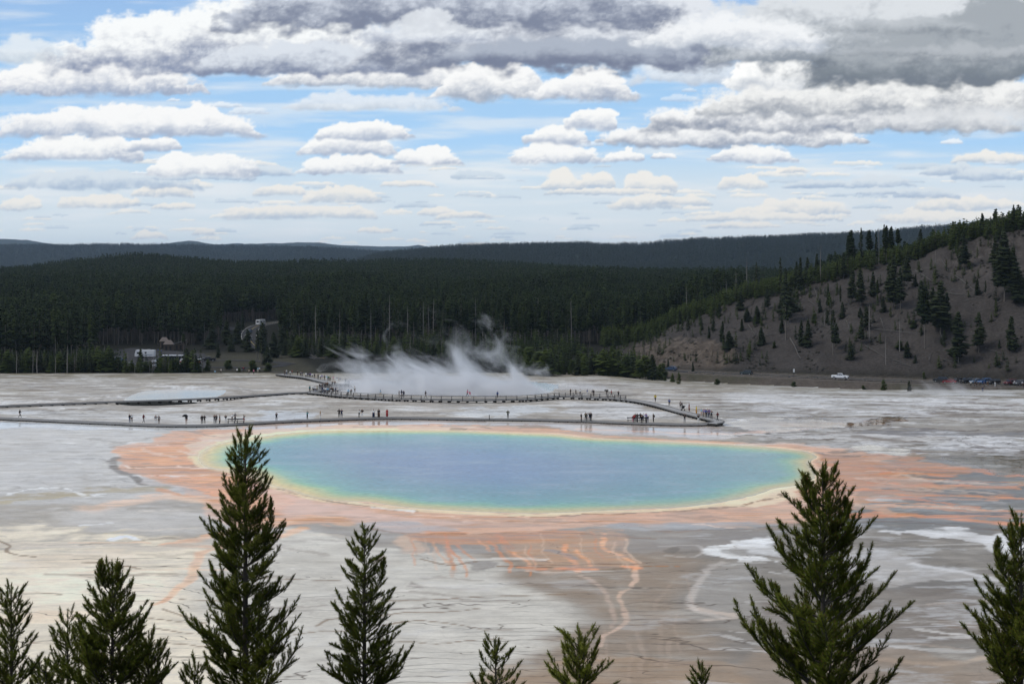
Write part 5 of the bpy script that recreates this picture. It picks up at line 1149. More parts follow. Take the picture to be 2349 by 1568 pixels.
def pine(vx, vtop, Y, half_bottom, label, seed, vbot=1568, needles=M_NDL, lean=0.0, leaders=(), open_=1.0, dens=1.0, group='young pines on the near slope', power=.85, steep=1.0, skip=0.0):
    r = np.random.RandomState(seed); u = (vx - CX) / F; s = Y / F
    zt = CAMZ - Y * (vtop - YH) / F; zg = float(zterr(u, Y)); zv = CAMZ - Y * (vbot - YH) / F
    x0 = u * Y; H = zt - zg
    root = empty('pine_tree', (x0, Y, zg)); tag(root, label, 'tree', group); eo = r.uniform(-10, 8); eb = r.uniform(-12, 4); wob_ = r.uniform(.08, .2)
    tb = MB(); tb.tube([(lean * H * .0, 0, -.2), (lean * H * .3, 0, H * .4), (lean * H * .1, 0, H * .75), (0, 0, H - .02)], [.009 * H + .012, .0065 * H + .01, .004 * H + .006, .004], 8)
    obj('trunk', tb.mesh('trunk', M_PB, True), root)
    def emit(path, rads, shoots, nm='branch'):
        b = MB(); b.tube(path, rads, 5, 0)
        for (p, d, L) in shoots:
            q = Vector(p) + Vector(d) * L * 1.0; b.tube([p, q], [.004, .0025], 3, 0, cap=False)
            b.tube([q - Vector(d) * .01, q + Vector(d) * .022 * L / .2], [.0065, .003], 4, 1)
        o = obj(nm, b.mesh(nm, [M_PB, M_BUD]), root)
        T = []
        for (p, d, L) in shoots:
            R = frame_from(np.array(d)); k = L / .2; tm = SHT[r.randint(6)]
            keep = tm[r.rand(len(tm)) < min(1, dens)]
            T.append(np.einsum('ij,nkj->nki', R, keep * np.array([max(k, .8) ** .3, max(k, .8) ** .3, k])) + np.array(p))
        T = np.concatenate(T); V = T.reshape(-1, 3)
        mesh_np('needles', V, np.arange(len(V)).reshape(-1, 3), needles, False, True, o)
    # the leader shoot
    sh = []
    for k in range(5):
        an = r.rand() * 6.28; sh.append(((0, 0, H - .30 - .02 * k), (math.cos(an) * .45, math.sin(an) * .45, .75), .13))
    sh += [((0, 0, H - .42), (0, 0, 1), .2), ((0, 0, H - .2), (0, 0, 1), .2)]
    emit([(0, 0, H - .45), (0, 0, H)], [.008, .003], sh, 'leader')
    z = H - .28; low = max(zv - zg - .45, .15); hv = half_bottom * s; span = H - low
    kk = 0
    while z > low:
        dist = H - z; t = dist / (zt - zv)
        L = hv * min(t, 1.15) ** power * 1.12; nb = r.randint(4, 7) if L > .25 else 4
        a0 = r.rand() * 6.28
        for k in range(nb):
            if r.rand() < skip: continue
            an = a0 + 6.283 * k / nb + r.uniform(-.3, .3); ll = L * r.uniform(.72, 1.12) + .05
            if r.rand() < .2: ll *= r.uniform(.4, .75)
            ca, sa = math.cos(an), math.sin(an)
            e0 = math.radians(eo + r.uniform(12, 42) + 25 * math.exp(-dist * 1.6) * steep); e1 = math.radians(eb + r.uniform(45, 84))
            pts = [np.array([0, 0, z + r.uniform(-.06, .06)])]; m = 7; az = an
            for i in range(m):
                f = (i + .5) / m; e = e0 + (e1 - e0) * f ** 1.6; az += r.uniform(-wob_, wob_)
                step = ll / m * 1.18; pts.append(pts[-1] + step * np.array([math.cos(az) * math.cos(e), math.sin(az) * math.cos(e), math.sin(e)]))
            P = [Vector(p) for p in pts]; rad = [(.0035 + .010 * ll) * (1 - .8 * i / m) + .002 for i in range(m + 1)]
            sh = []; total = ll * 1.18; pos = max(.08, total * .14); side = 1
            while pos < total:
                f = pos / total * m; i = min(int(f), m - 1); p = pts[i] + (pts[i + 1] - pts[i]) * (f - i); ax = (pts[i + 1] - pts[i]); ax /= np.linalg.norm(ax)
                sd = np.cross(ax, [0, 0, 1.]); sd /= (np.linalg.norm(sd) + 1e-6); side = -side
                d = ax * .6 + sd * side * r.uniform(.25, .8) + np.array([r.uniform(-.25, .25), r.uniform(-.25, .25), r.uniform(0, .75)]); d /= np.linalg.norm(d)
                SL = np.clip((total - pos) * .55, .10, .34) * r.uniform(.8, 1.15)
                if SL > .24:   # a forked twig
                    h_ = SL * .55; sh.append((tuple(p), tuple(d), h_)); q = p + d * h_ * .8
                    for sg in (-1, 1):
                        d2 = d + sd * sg * .45 + np.array([0, 0, .35]); d2 /= np.linalg.norm(d2); sh.append((tuple(q), tuple(d2), SL * .5))
                    sh.append((tuple(q), tuple(d / 1.0), SL * .6))
                else: sh.append((tuple(p), tuple(d), SL))
                pos += r.uniform(.040, .075) * open_
            tip = pts[-1] - pts[-2]; tip /= np.linalg.norm(tip)
            for kq in (.18, .36): sh.append((tuple(pts[-1] - tip * kq * min(1, ll)), tuple(tip), .19))
            sh.append((tuple(pts[-1] - tip * .03), tuple(tip), .12))
            emit(P, rad, sh); kk += 1
        z -= r.uniform(.10, .16) * (1 + .22 * min(dist, 3)) * open_ ** .7
    for (lx, ltop, lb) in leaders:      # a second leader rising beside the first
        tz = CAMZ - Y * (ltop - YH) / F - zg; dx = (lx - vx) * s; bz = tz - lb * s
        path = [np.array([0, 0, bz]), np.array([dx * .7, -.1, bz + (tz - bz) * .35]), np.array([dx, -.12, bz + (tz - bz) * .7]), np.array([dx, -.12, tz])]
        sh = []
        for q in np.arange(.25, 1.0, .045):
            f = q * 3; i = min(int(f), 2); p = path[i] + (path[i + 1] - path[i]) * (f - i)
            for c_ in range(2):
                an = r.rand() * 6.28; w_ = (1 - q) * .5 + .12; d = np.array([math.cos(an) * w_ * 1.4, math.sin(an) * w_ * 1.4, .9]); d /= np.linalg.norm(d); sh.append((tuple(p), tuple(d), .10 + .22 * (1 - q)))
        sh.append((tuple(path[-1] - np.array([0, 0, .18])), (0, 0, 1), .2))
        emit([Vector(p) for p in path], [.012, .009, .006, .003], sh, 'side_leader')
    return root
pine(563, 986, 26, 140, 'tallest foreground pine, rising dense and dark over the left end of the pool', 1, leaders=[(625, 1145, 160), (548, 1072, 100)], power=.74, open_=1.0)
pine(836, 1206, 27, 96, 'slender foreground pine standing right of the tallest one, below the pool', 2, open_=1.1, leaders=[(880, 1285, 90)], power=.8)
pine(1888, 1065, 20, 195, 'broad foreground pine with many upturned shoots in the right half', 3, leaders=[(1935, 1150, 110), (1845, 1095, 100)], power=.8, open_=1.12)
pine(2342, 1180, 21, 135, 'foreground pine cut off by the right edge of the photo', 4, leaders=[(2284, 1240, 120)], power=.8)
pine(258, 1293, 24, 105, 'dense foreground pine with three tips in the lower left', 5, leaders=[(236, 1290, 80), (275, 1297, 80)], power=.8, open_=.9)
pine(26, 1340, 24, 62, 'open-branched foreground pine at the left edge of the photo', 6, open_=1.15, power=.7)
pine(155, 1397, 27, 62, 'small thin foreground pine between the left edge pine and the dense one', 7, open_=1.25, power=.7, dens=.7)
pine(341, 1449, 25, 50, 'small pine close right of the dense lower left pine', 8, power=.75)
pine(1137, 1460, 26, 46, 'small dark pine tip at the bottom centre, left one of the pair', 9, open_=1.2, power=.7)
pine(1329, 1445, 22, 66, 'light yellow-green young pine at the bottom centre', 10, needles=M_NDL2, open_=1.15, power=.75)
pine(1610, 1517, 24, 14, 'single narrow pine tip at the bottom left of the broad pine', 11, power=.8)
pine(105, 1512, 26, 40, 'low pine top at the bottom between the two leftmost pines', 12, power=.8)
pine(447, 1512, 25, 26, 'small pine sprig at the bottom left of the tallest pine', 13, power=.8)

# ------------------------------------------------------------------ boardwalks
M_DECK = plain('weathered_deck_boards', (.30, .295, .285), .8, .2, .22, 5)
_nt = M_DECK.node_tree; _n = _nt.nodes; _l = _nt.links
M_EDGE = plain('grey_timber', (.20, .195, .19), .8, .2, .2, 3)
M_UND = plain('dark_timber', (.04, .037, .034), .9, .1, .3, 3)
M_RAIL = plain('railing_timber', (.085, .08, .078), .8, .2, .2, 3)
WALKS = {}
def resample(P, step):
    out = [P[0]]; acc = 0
    for a, b_ in zip(P[:-1], P[1:]):
        L = (b_ - a).length; t = step - acc
        while t <= L: out.append(a + (b_ - a) * (t / L)); t += step
        acc = (acc + L) % step if L < step - acc or True else 0
        acc = L - (t - step)
    return out
def ribbon(P, w, z0, z1, off=0.0):
    """strip following points P; returns vertices, faces"""
    V = []; Fs = []
    for i, p in enumerate(P):
        t = (P[min(i + 1, len(P) - 1)] - P[max(i - 1, 0)]); t.z = 0; t.normalize(); nrm = Vector((-t.y, t.x, 0))
        for sg in (-1, 1):
            q = p + nrm * (off + sg * w / 2); V += [(q.x, q.y, p.z + z0), (q.x, q.y, p.z + z1)]
    for i in range(len(P) - 1):
        a = i * 4; b_ = a + 4
        Fs += [(a + 1, b_ + 1, b_ + 3, a + 3), (a, a + 2, b_ + 2, b_), (a, b_, b_ + 1, a + 1), (a + 2, a + 3, b_ + 3, b_ + 2)]
    Fs += [(0, 1, 3, 2), (len(V) - 4, len(V) - 2, len(V) - 1, len(V) - 3)]
    return V, Fs
SUPM = {}
def support_mesh(w):
    if w not in SUPM:
        b = MB(); b.box((0, 0, -.22), (.16, w - .1, .22)); b.box((0, -w * .33, -.42), (.42, .2, .36)); b.box((0, w * .33, -.42), (.42, .2, .36)); SUPM[w] = b.mesh('support', M_UND)
    return SUPM[w]
def boardwalk(ptsV, label, width=2.3, lift=.45, bent=1.9, rail=None, world_pts=None, group='timber boardwalks over the basin'):
    P0 = [at(x, y, lift) for x, y in smooth_poly(ptsV, False, 4)] if world_pts is None else world_pts
    # smooth heights
    for _ in range(3):
        for i in range(1, len(P0) - 1): P0[i].z = (P0[i - 1].z + P0[i].z * 2 + P0[i + 1].z) / 4
    P = resample(P0, 1.0)
    root = empty('boardwalk', P0[0] - Vector((0, 0, lift))); O = P0[0] - Vector((0, 0, lift)); tag(root, label, 'boardwalk', group)
    Q = [p - O for p in P]
    b = MB(); b.add(*ribbon(Q, width, -.06, 0.0)); obj('deck', b.mesh('deck', M_DECK), root)
    for sg in (-1, 1):
        b = MB(); b.add(*ribbon(Q, .12, .004, .12, sg * (width / 2 - .07))); obj('kerb_rail', b.mesh('kerb_rail', M_EDGE), root)
        b = MB(); b.add(*ribbon(Q, .10, -.17, -.064, sg * (width / 2 - .12))); obj('joist', b.mesh('joist', M_RAIL), root)
    S = resample(Q, bent); sm = support_mesh(width)
    for i in range(len(S)):
        t = S[min(i + 1, len(S) - 1)] - S[max(i - 1, 0)]; o = obj('support', sm, root); o.location = S[i] - Vector((0, 0, .06)); o.rotation_euler = (0, 0, math.atan2(t.y, t.x)); o.scale = (1, 1, 1.0)
    for (f0, f1, side) in (rail or []):
        k0, k1 = int(f0 * (len(Q) - 1)), int(f1 * (len(Q) - 1)); R = Q[k0:k1 + 1]
        for h in (1.05, .72, .42):
            b = MB(); b.add(*ribbon(R, .07 if h < 1 else .14, h - .05, h + .05, side * (width / 2 - .04))); obj('rail', b.mesh('rail', M_RAIL), root)
        pm = MB(); pm.box((0, 0, .45), (.12, .12, 1.3)); pm.tube([(0, side * .5, -.1), (0, side * .06, .75)], .05, 4); pm = pm.mesh('rail_post', M_RAIL)
        RS_ = resample(R, 2.5)
        for i, p in enumerate(RS_):
            t = RS_[min(i + 1, len(RS_) - 1)] - RS_[max(i - 1, 0)]; nn_ = Vector((-t.y, t.x, 0)).normalized()
            o = obj('rail_post', pm, root); o.location = p + nn_ * side * (width / 2 + .04); o.rotation_euler = (0, 0, math.atan2(t.y, t.x))
    WALKS[label] = P
    return root
NEAR = [(-60, 957), (0, 959), (80, 962.5), (188, 967.5), (268, 970.7), (336, 974), (403, 975.6), (483, 975), (564, 971), (661, 965.5), (749, 962), (866, 958), (954, 958.3), (1072, 960.5), (1204, 962), (1336, 965), (1439, 969.5), (1526, 972), (1597, 973), (1634, 970.5)]
BEND = [(1634, 970.5), (1650, 966.5), (1632, 961), (1598, 952.5), (1568, 944.6), (1509, 929), (1468, 920), (1418, 914), (1368, 911.5), (1292, 909), (1258, 911), (1204, 915.3), (1160, 916.5), (1072, 917.5), (940, 915), (866, 912), (778, 906.5), (740, 902), (711, 900)]
FARL = [(711, 900), (660, 901.5), (632, 903.5), (573, 907.5), (537, 910), (456, 914.5), (362, 918.4), (242, 922), (134, 926), (0, 931), (-60, 933)]
UPR = [(640, 857.5), (652, 859.6), (702, 865.5), (737, 873), (770, 880), (792, 883)]
RAMP = [(792, 883), (806, 882.5), (812, 885), (800, 888.5), (779, 891), (755, 893), (736, 894), (722, 897), (711, 900)]
boardwalk(NEAR, 'long low boardwalk along the near wet flats with visitors standing on it', lift=.28, width=2.1)
boardwalk(BEND, 'railed boardwalk that curves from the right bend past the steaming lake', rail=[(.37, .955, 1)], bent=2.2, lift=.6)
boardwalk(FARL, 'low boardwalk running left past the pale pool in the middle distance', bent=2.5, lift=.36, width=2.0)
boardwalk(UPR, 'upper boardwalk crowded with visitors behind the junction', width=2.6, lift=.7)
boardwalk(RAMP, 'short railed ramp between the upper boardwalk and the junction', width=2.3, lift=.6, rail=[(.12, .8, 1), (.2, .8, -1)])
# benches and sign posts on the walks
def bench_at(x, y, lab, rz=0.0):
    p = at(x, y, .28); r = empty('bench', p, rz); tag(r, lab, 'bench', 'benches on the near boardwalk')
    b = MB(); b.box((0, 0, .45), (2.2, .4, .06)); obj('seat', b.mesh('seat', M_RAIL), r)
    b = MB(); b.box((0, .2, .85), (2.2, .05, .22)); obj('backrest', b.mesh('backrest', M_RAIL), r)
    for s_ in (-.9, .9):
        b = MB(); b.box((s_, .0, .21), (.1, .36, .42)); b.box((s_, .2, .6), (.08, .05, .5)); obj('leg', b.mesh('leg', M_RAIL), r)
bench_at(534, 971, 'bench with two people behind it on the near boardwalk'); bench_at(548.5, 970.5, 'bench beside the visitor in red trousers'); bench_at(1451, 967.5, 'left bench in front of the big visitor group on the near boardwalk'); bench_at(1473, 968, 'right bench in front of the big visitor group on the near boardwalk')
def post_at(x, y, h, lab, mat, panel=None):
    p = at(x, y, .3); r = empty('sign_post', p); tag(r, lab, 'sign', 'posts and signs')
    b = MB(); b.box((0, 0, h / 2), (.14, .14, h)); obj('post', b.mesh('post', M_UND), r)
    if panel: b = MB(); b.box((0, -.09, h - panel[1] / 2), (panel[0], .04, panel[1])); obj('panel', b.mesh('panel', mat), r)
M_WHT = plain('white_sign_paint', (.7, .7, .68), .6, .3, .05)
post_at(711.5, 902.5, 1.6, 'dark post at the left boardwalk junction', M_UND); post_at(1122.5, 962.5, 1.0, 'short dark post on the near boardwalk', M_UND); post_at(1482, 971, 1.3, 'dark post at the front of the big visitor group', M_UND)
post_at(1821, 862, 2.6, 'white sign on a post beside the road right of the dark car', M_WHT, (.6, 1.2)); post_at(1391, 905, 1.3, 'small information panel at the end of the railing', M_UND, (1.0, .35))

# ------------------------------------------------------------------ people
def person_template(pose, seed=0):
    """continuous skinned body; unit: metres, standing 1.72"""
    J = dict(pelvis=(0, 0, .93), belly=(0, 0, 1.1), chest=(0, -.01, 1.34), neck=(0, 0, 1.49), head=(0, .0, 1.60), top=(0, 0.005, 1.70),
             shl=(-.19, 0, 1.42), ell=(-.24, .0, 1.14), hal=(-.23, -.04, .88), fl=(-.23, -.06, .79), shr=(.19, 0, 1.42), elr=(.24, .0, 1.14), har=(.23, -.04, .88), fr=(.23, -.06, .79),
             hpl=(-.1, 0, .88), knl=(-.11, -.02, .50), anl=(-.11, 0, .09), tol=(-.12, -.17, .035), hpr=(.1, 0, .88), knr=(.11, -.02, .50), anr=(.11, 0, .09), tor=(.12, -.17, .035))
    if pose in ('walk', 'walk_back'):
        s = 1 if pose == 'walk' else -1
        J.update(knl=(-.1, -.20 * s, .52), anl=(-.1, -.30 * s, .10), tol=(-.1, -.30 * s - .16, .06), knr=(.1, .06 * s, .50), anr=(.1, .34 * s, .14), tor=(.1, .34 * s - .13, .04), ell=(-.24, .10 * s, 1.16), hal=(-.22, .16 * s - .08, .93), fl=(-.22, .12 * s - .1, .86), elr=(.24, -.08 * s, 1.15), har=(.22, -.26 * s, .98), fr=(.22, -.34 * s, .95))
    if pose == 'photo':
        J.update(ell=(-.26, -.16, 1.22), hal=(-.08, -.34, 1.48), fl=(-.05, -.38, 1.54), elr=(.26, -.16, 1.22), har=(.08, -.34, 1.48), fr=(.05, -.38, 1.54))
    if pose == 'up':
        J.update(ell=(-.30, -.05, 1.58), hal=(-.14, -.12, 1.78), fl=(-.08, -.12, 1.83), elr=(.30, -.05, 1.58), har=(.14, -.12, 1.78), fr=(.08, -.12, 1.83))
    if pose == 'hips':
        J.update(ell=(-.36, .06, 1.18), hal=(-.19, -.08, 1.03), fl=(-.13, -.11, 1.0), elr=(.34, -.02, 1.2), har=(.18, -.22, 1.16), fr=(.1, -.26, 1.2))
    if pose == 'point':
        J.update(elr=(.46, -.05, 1.40), har=(.68, -.08, 1.40), fr=(.78, -.09, 1.40))
    if pose == 'lean':
        J.update(chest=(0, -.22, 1.26), neck=(0, -.32, 1.38), head=(0, -.38, 1.47), top=(0, -.43, 1.56), shl=(-.19, -.24, 1.32), shr=(.19, -.24, 1.32), ell=(-.22, -.36, 1.10), hal=(-.14, -.52, 1.05), fl=(-.1, -.58, 1.05), elr=(.22, -.36, 1.10), har=(.14, -.52, 1.05), fr=(.1, -.58, 1.05), belly=(0, -.08, 1.08))
    if pose == 'sit':
        J = {k: (x, y, z - .40) for k, (x, y, z) in J.items()}
        J.update(knl=(-.12, -.40, .52), anl=(-.12, -.42, .09), tol=(-.12, -.58, .035), knr=(.12, -.40, .52), anr=(.12, -.42, .09), tor=(.12, -.58, .035), hal=(-.15, -.30, .62), fl=(-.13, -.38, .6), har=(.15, -.30, .62), fr=(.13, -.38, .6), ell=(-.25, -.05, .78), elr=(.25, -.05, .78))
    R = dict(pelvis=.15, belly=.135, chest=.155, neck=.055, head=.095, top=.075, shl=.075, ell=.05, hal=.036, fl=.026, shr=.075, elr=.05, har=.036, fr=.026, hpl=.095, knl=.065, anl=.045, tol=.035, hpr=.095, knr=.065, anr=.045, tor=.035)
    if pose == 'dress': R.update(hpl=.15, hpr=.15, knl=.16, knr=.16, pelvis=.17, anl=.09, anr=.09)
    E = [('pelvis', 'belly'), ('belly', 'chest'), ('chest', 'neck'), ('neck', 'head'), ('head', 'top'), ('chest', 'shl'), ('shl', 'ell'), ('ell', 'hal'), ('hal', 'fl'), ('chest', 'shr'), ('shr', 'elr'), ('elr', 'har'), ('har', 'fr'), ('pelvis', 'hpl'), ('hpl', 'knl'), ('knl', 'anl'), ('anl', 'tol'), ('pelvis', 'hpr'), ('hpr', 'knr'), ('knr', 'anr'), ('anr', 'tor')]
    K = list(J); me = bpy.data.meshes.new('person_body'); me.from_pydata([J[k] for k in K], [(K.index(a), K.index(b_)) for a, b_ in E], [])
    o = bpy.data.objects.new('body_tmp', me); SC.collection.objects.link(o)
    md = o.modifiers.new('s', 'SKIN'); sub = o.modifiers.new('d', 'SUBSURF'); sub.levels = 1; sub.render_levels = 1
    sv = me.skin_vertices[0].data
    for i, k in enumerate(K): sv[i].radius = (R[k], R[k] * (.72 if k in ('chest', 'belly', 'pelvis') else 1)); sv[i].use_root = (k == 'pelvis')
    dg = bpy.context.evaluated_depsgraph_get(); ev = bpy.data.meshes.new_from_object(o.evaluated_get(dg)); ev.name = 'person_body'
    bpy.data.objects.remove(o, do_unlink=True)
    Z = {k: Vector(J[k]) for k in K}
    groups = {0: ['head', 'fl', 'fr', 'hal', 'har', 'neck'], 1: ['belly', 'chest', 'shl', 'shr', 'ell', 'elr'], 2: ['pelvis', 'hpl', 'hpr', 'knl', 'knr', 'anl', 'anr'], 3: ['tol', 'tor']}
    cen = [f.center.copy() for f in ev.polygons]; mi = []
    hd = Z['head']; tp = Z['top']
    for c_ in cen:
        g = min(groups, key=lambda q: min((c_ - Z[k]).length for k in groups[q]))
        if g == 0 and (c_ - hd).length < .22 and c_.z > Z['neck'].z + .04:
            g = 4 if (c_.y > hd.y + .005 or c_.z > hd.z + .055) else 0
        mi.append(g)
    for _ in range(5): ev.materials.append(None)
    ev.polygons.foreach_set('material_index', mi); ev.polygons.foreach_set('use_smooth', [True] * len(mi))
    return ev
POSES = {k: person_template(k) for k in ('stand', 'walk', 'walk_back', 'photo', 'up', 'hips', 'point', 'lean', 'sit', 'dress')}
CC = dict(black=(.012, .012, .013), dark=(.025, .025, .028), grey=(.16, .16, .165), navy=(.018, .026, .06), blue=(.04, .09, .26), white=(.72, .72, .70), red=(.30, .025, .03), maroon=(.12, .012, .016), teal=(.02, .16, .17), tan=(.38, .26, .15), orange=(.5, .16, .05), cream=(.58, .52, .40),
          pink=(.55, .18, .26), green=(.03, .20, .10), olive=(.06, .065, .035), brown=(.08, .045, .028), lavender=(.26, .22, .42), purple=(.14, .08, .25), yellow=(.55, .42, .04), ochre=(.42, .20, .03), denim=(.07, .10, .17), lblue=(.22, .40, .55), skin=(.40, .24, .17), beige=(.45, .38, .30))
WORD = dict(lblue='light blue', denim='blue jeans', skin='bare', navy='navy blue', dark='dark grey', lavender='lavender', maroon='dark red')
CM = {}
def cloth(k):
    if k not in CM: CM[k] = plain('cloth_' + k, CC[k], .85, .15, .15, 4)
    return CM[k]
M_SKIN = plain('skin', CC['skin'], .6, .3, .08, 5); M_SHOE = plain('shoes', (.05, .05, .05), .7, .2, .2, 5); HAIR = [plain('dark_hair', (.015, .012, .01), .7, .3, .2, 8), plain('brown_hair', (.06, .035, .02), .7, .3, .2, 8), plain('white_cap', (.7, .7, .7), .8, .2, .05, 8), plain('fair_hair', (.3, .2, .1), .7, .3, .2, 8)]
PEOPLE = []; rp_ = random.Random(9)
def V4(x, y): return 573.5 + x * .293, 688.2 + y * .293
def V3(x, y): return x * .26856, 688.2 + y * .26856
def VJ(x, y): return 688.2 + x * .09766, 837.3 + y * .09766
def VR(x, y): return 2007.2 + x * .1455, 820.1 + y * .1455
def P_(conv, x, y, top, bot='black', pose='stand', face=None, hair=0, zone='', h=1.0, lift=.28, extra=''):
    X_, Y_ = conv(x, y)
    PEOPLE.append(dict(p=at(X_, Y_, lift), top=top, bot=bot, pose=pose, face=face, hair=hair, zone=zone, h=h, vx=X_, extra=extra))
N = 'near'
for a in [(V3, 170, 1003, 'black', 'black', 'walk', 90), (V3, 1107, 1045, 'black', 'denim', 'stand'), (V3, 1125, 1044, 'white', 'black', 'stand', 20, 2), (V3, 1227, 1048, 'maroon', 'black', 'walk', 80), (V3, 1330, 1052, 'grey', 'white', 'stand'), (V3, 1357, 1055, 'grey', 'brown', 'point', 180, 1), (V3, 1592, 1060, 'dark', 'skin', 'stand'),
          (V3, 1725, 1057, 'black', 'black'), (V3, 1747, 1055, 'black', 'black', 'hips', 180), (V3, 1831, 1053, 'dark', 'grey', 'photo', 180), (V3, 1847, 1053, 'dark', 'black'), (V3, 1877, 1053, 'dark', 'dark', 'dress'), (V3, 1928, 1050, 'black', 'white', 'photo', 200), (V3, 1983, 1038, 'white', 'grey', 'stand', 0, 3), (V3, 2008, 1037, 'grey', 'dark', 'hips'), (V3, 2083, 1050, 'black', 'red', 'photo', 120),
          (V4, 207, 945, 'dark', 'dark', 'photo', 170), (V4, 448, 930, 'teal', 'black', 'photo', 120), (V4, 550, 928, 'tan', 'white', 'stand', 90, 3), (V4, 698, 918, 'black', 'black', 'hips', 180), (V4, 717, 918, 'navy', 'navy', 'photo', 190), (V4, 855, 918, 'white', 'black', 'photo', 180), (V4, 878, 916, 'black', 'white', 'hips', 0), (V4, 967, 918, 'white', 'navy', 'dress', 180), (V4, 1008, 918, 'black', 'brown', 'dress', 180), (V4, 1073, 915, 'red', 'red', 'dress', 180), (V4, 2019, 928, 'olive', 'black', 'hips', 190, 1),
          (h5, 440, 950, 'black', 'black', 'stand'), (h5, 474, 945, 'olive', 'dark', 'photo', 180), (h5, 486, 945, 'grey', 'grey', 'stand'), (h5, 505, 945, 'black', 'navy', 'up', 180), (h5, 517, 945, 'dark', 'black'), (h5, 845, 955, 'brown', 'pink', 'stand', 0, 1, .78), (h5, 856, 958, 'red', 'black', 'photo', 180), (h5, 868, 950, 'dark', 'grey'), (h5, 880, 950, 'black', 'dark', 'stand'), (h5, 903, 953, 'black', 'navy', 'hips'), (h5, 912, 962, 'black', 'black', 'photo', 180),
          (h5, 919, 960, 'navy', 'dark', 'stand'), (h5, 930, 950, 'white', 'black', 'photo', 90), (h5, 948, 953, 'lavender', 'navy', 'photo', 180, 3), (h5, 962, 958, 'navy', 'denim', 'stand', 0, 0, .85), (h5, 1005, 955, 'black', 'black', 'hips', 100), (h5, 1250, 963, 'black', 'grey', 'up', 180), (h5, 1358, 962, 'black', 'white', 'up', 180)]:
    conv, x, y, tp_, bt_, *r = a; r = list(r) + [None] * 4
    zn = 'nearL' if conv is V3 and x < 1500 else 'nearM' if conv is V3 else 'nearC' if conv is V4 else 'nearR'
    P_(conv, x, y, tp_, bt_, r[0] or 'stand', r[1], r[2] or 0, zn, r[3] or 1.0)
for a in [(V4, 820, 722, 'white', 'black'), (V4, 768, 748, 'lblue', 'dark', 'lean', 180), (V4, 790, 748, 'dark', 'olive', 'lean', 180), (V4, 1022, 752, 'lblue', 'cream', 'walk', 90), (V4, 1167, 760, 'grey', 'grey', 'stand'), (V4, 1187, 758, 'navy', 'dark', 'walk', 90), (V4, 1203, 762, 'navy', 'navy'), (V4, 1375, 766, 'black', 'grey', 'walk', 90), (V4, 1703, 753, 'pink', 'dark', 'walk', 270), (V4, 1720, 769, 'pink', 'white', 'point', 180), (V4, 1937, 766, 'blue', 'black', 'stand'),
          (h5, 357, 747, 'black', 'dark'), (h5, 398, 748, 'black', 'black', 'walk', 90), (h5, 432, 748, 'white', 'black', 'stand', 0), (h5, 487, 750, 'blue', 'white', 'walk', 270), (h5, 527, 752, 'grey', 'beige', 'walk', 90), (h5, 538, 754, 'black', 'black'), (h5, 641, 755, 'black', 'grey', 'hips'), (h5, 676, 757, 'red', 'brown', 'walk', 90), (h5, 732, 762, 'black', 'black', 'photo', 180)]:
    conv, x, y, tp_, bt_, *r = a; r = list(r) + [None] * 3; P_(conv, x, y, tp_, bt_, r[0] or 'stand', r[1], r[2] or 0, 'farC' if conv is V4 else 'farD', lift=.6)
for a in [(h5, 1020, 797, 'yellow', 'dark', 'walk', 0), (h5, 1130, 830, 'blue', 'black', 'stand', 180), (h5, 1218, 853, 'grey', 'black', 'stand', 180), (h5, 1231, 860, 'dark', 'black', 'photo', 270), (h5, 1285, 868, 'maroon', 'maroon', 'dress', 90), (h5, 1342, 890, 'yellow', 'ochre', 'dress', 100), (h5, 1380, 908, 'lblue', 'skin', 'stand'), (h5, 1397, 914, 'grey', 'black', 'stand'), (h5, 1406, 917, 'lavender', 'beige'), (h5, 1417, 917, 'blue', 'black', 'hips'),
          (h5, 1430, 912, 'cream', 'denim', 'stand', 0, 3), (h5, 1442, 918, 'purple', 'navy', 'hips'), (h5, 1460, 930, 'grey', 'black', 'photo', 0), (h5, 1508, 945, 'maroon', 'black', 'walk', 200)]:
    conv, x, y, tp_, bt_, *r = a; r = list(r) + [None] * 3; P_(conv, x, y, tp_, bt_, r[0] or 'stand', r[1], r[2] or 0, 'bend', lift=.6)
for a in [(228, 630, 'teal', 'black'), (318, 635, 'white', 'black', 'photo', 180, 2), (365, 635, 'white', 'denim', 'stand', 0, 2), (395, 635, 'cream', 'grey', 'stand', 0)]: P_(VJ, *a, zone='jl', lift=.5) if len(a) < 5 else P_(VJ, a[0], a[1], a[2], a[3], a[4], a[5], (a[6] if len(a) > 6 else 0), 'jl', lift=.5)
for x, y, t1, b1, ps in [(467, 575, 'black', 'black', 'stand'), (490, 556, 'white', 'grey', 'stand'), (520, 566, 'black', 'black', 'photo'), (570, 545, 'grey', 'black', 'stand'), (605, 545, 'brown', 'black', 'stand'), (645, 535, 'brown', 'black', 'photo'), (755, 512, 'dark', 'dark', 'lean'), (815, 500, 'brown', 'dark', 'lean')]: P_(VJ, x, y, t1, b1, ps, 180, 0, 'jb', lift=.6)
for x, y, t1, b1, ps in [(530, 645, 'navy', 'denim', 'stand'), (560, 650, 'white', 'denim', 'walk'), (605, 665, 'white', 'navy', 'stand'), (650, 670, 'lblue', 'dark', 'stand'), (733, 675, 'dark', 'white', 'stand'), (770, 680, 'black', 'black', 'hips'), (840, 672, 'navy', 'navy', 'stand'), (885, 678, 'white', 'black', 'hips')]: P_(VJ, x, y, t1, b1, ps, rp_.choice([0, 180, 120]), 0, 'jf', lift=.6)
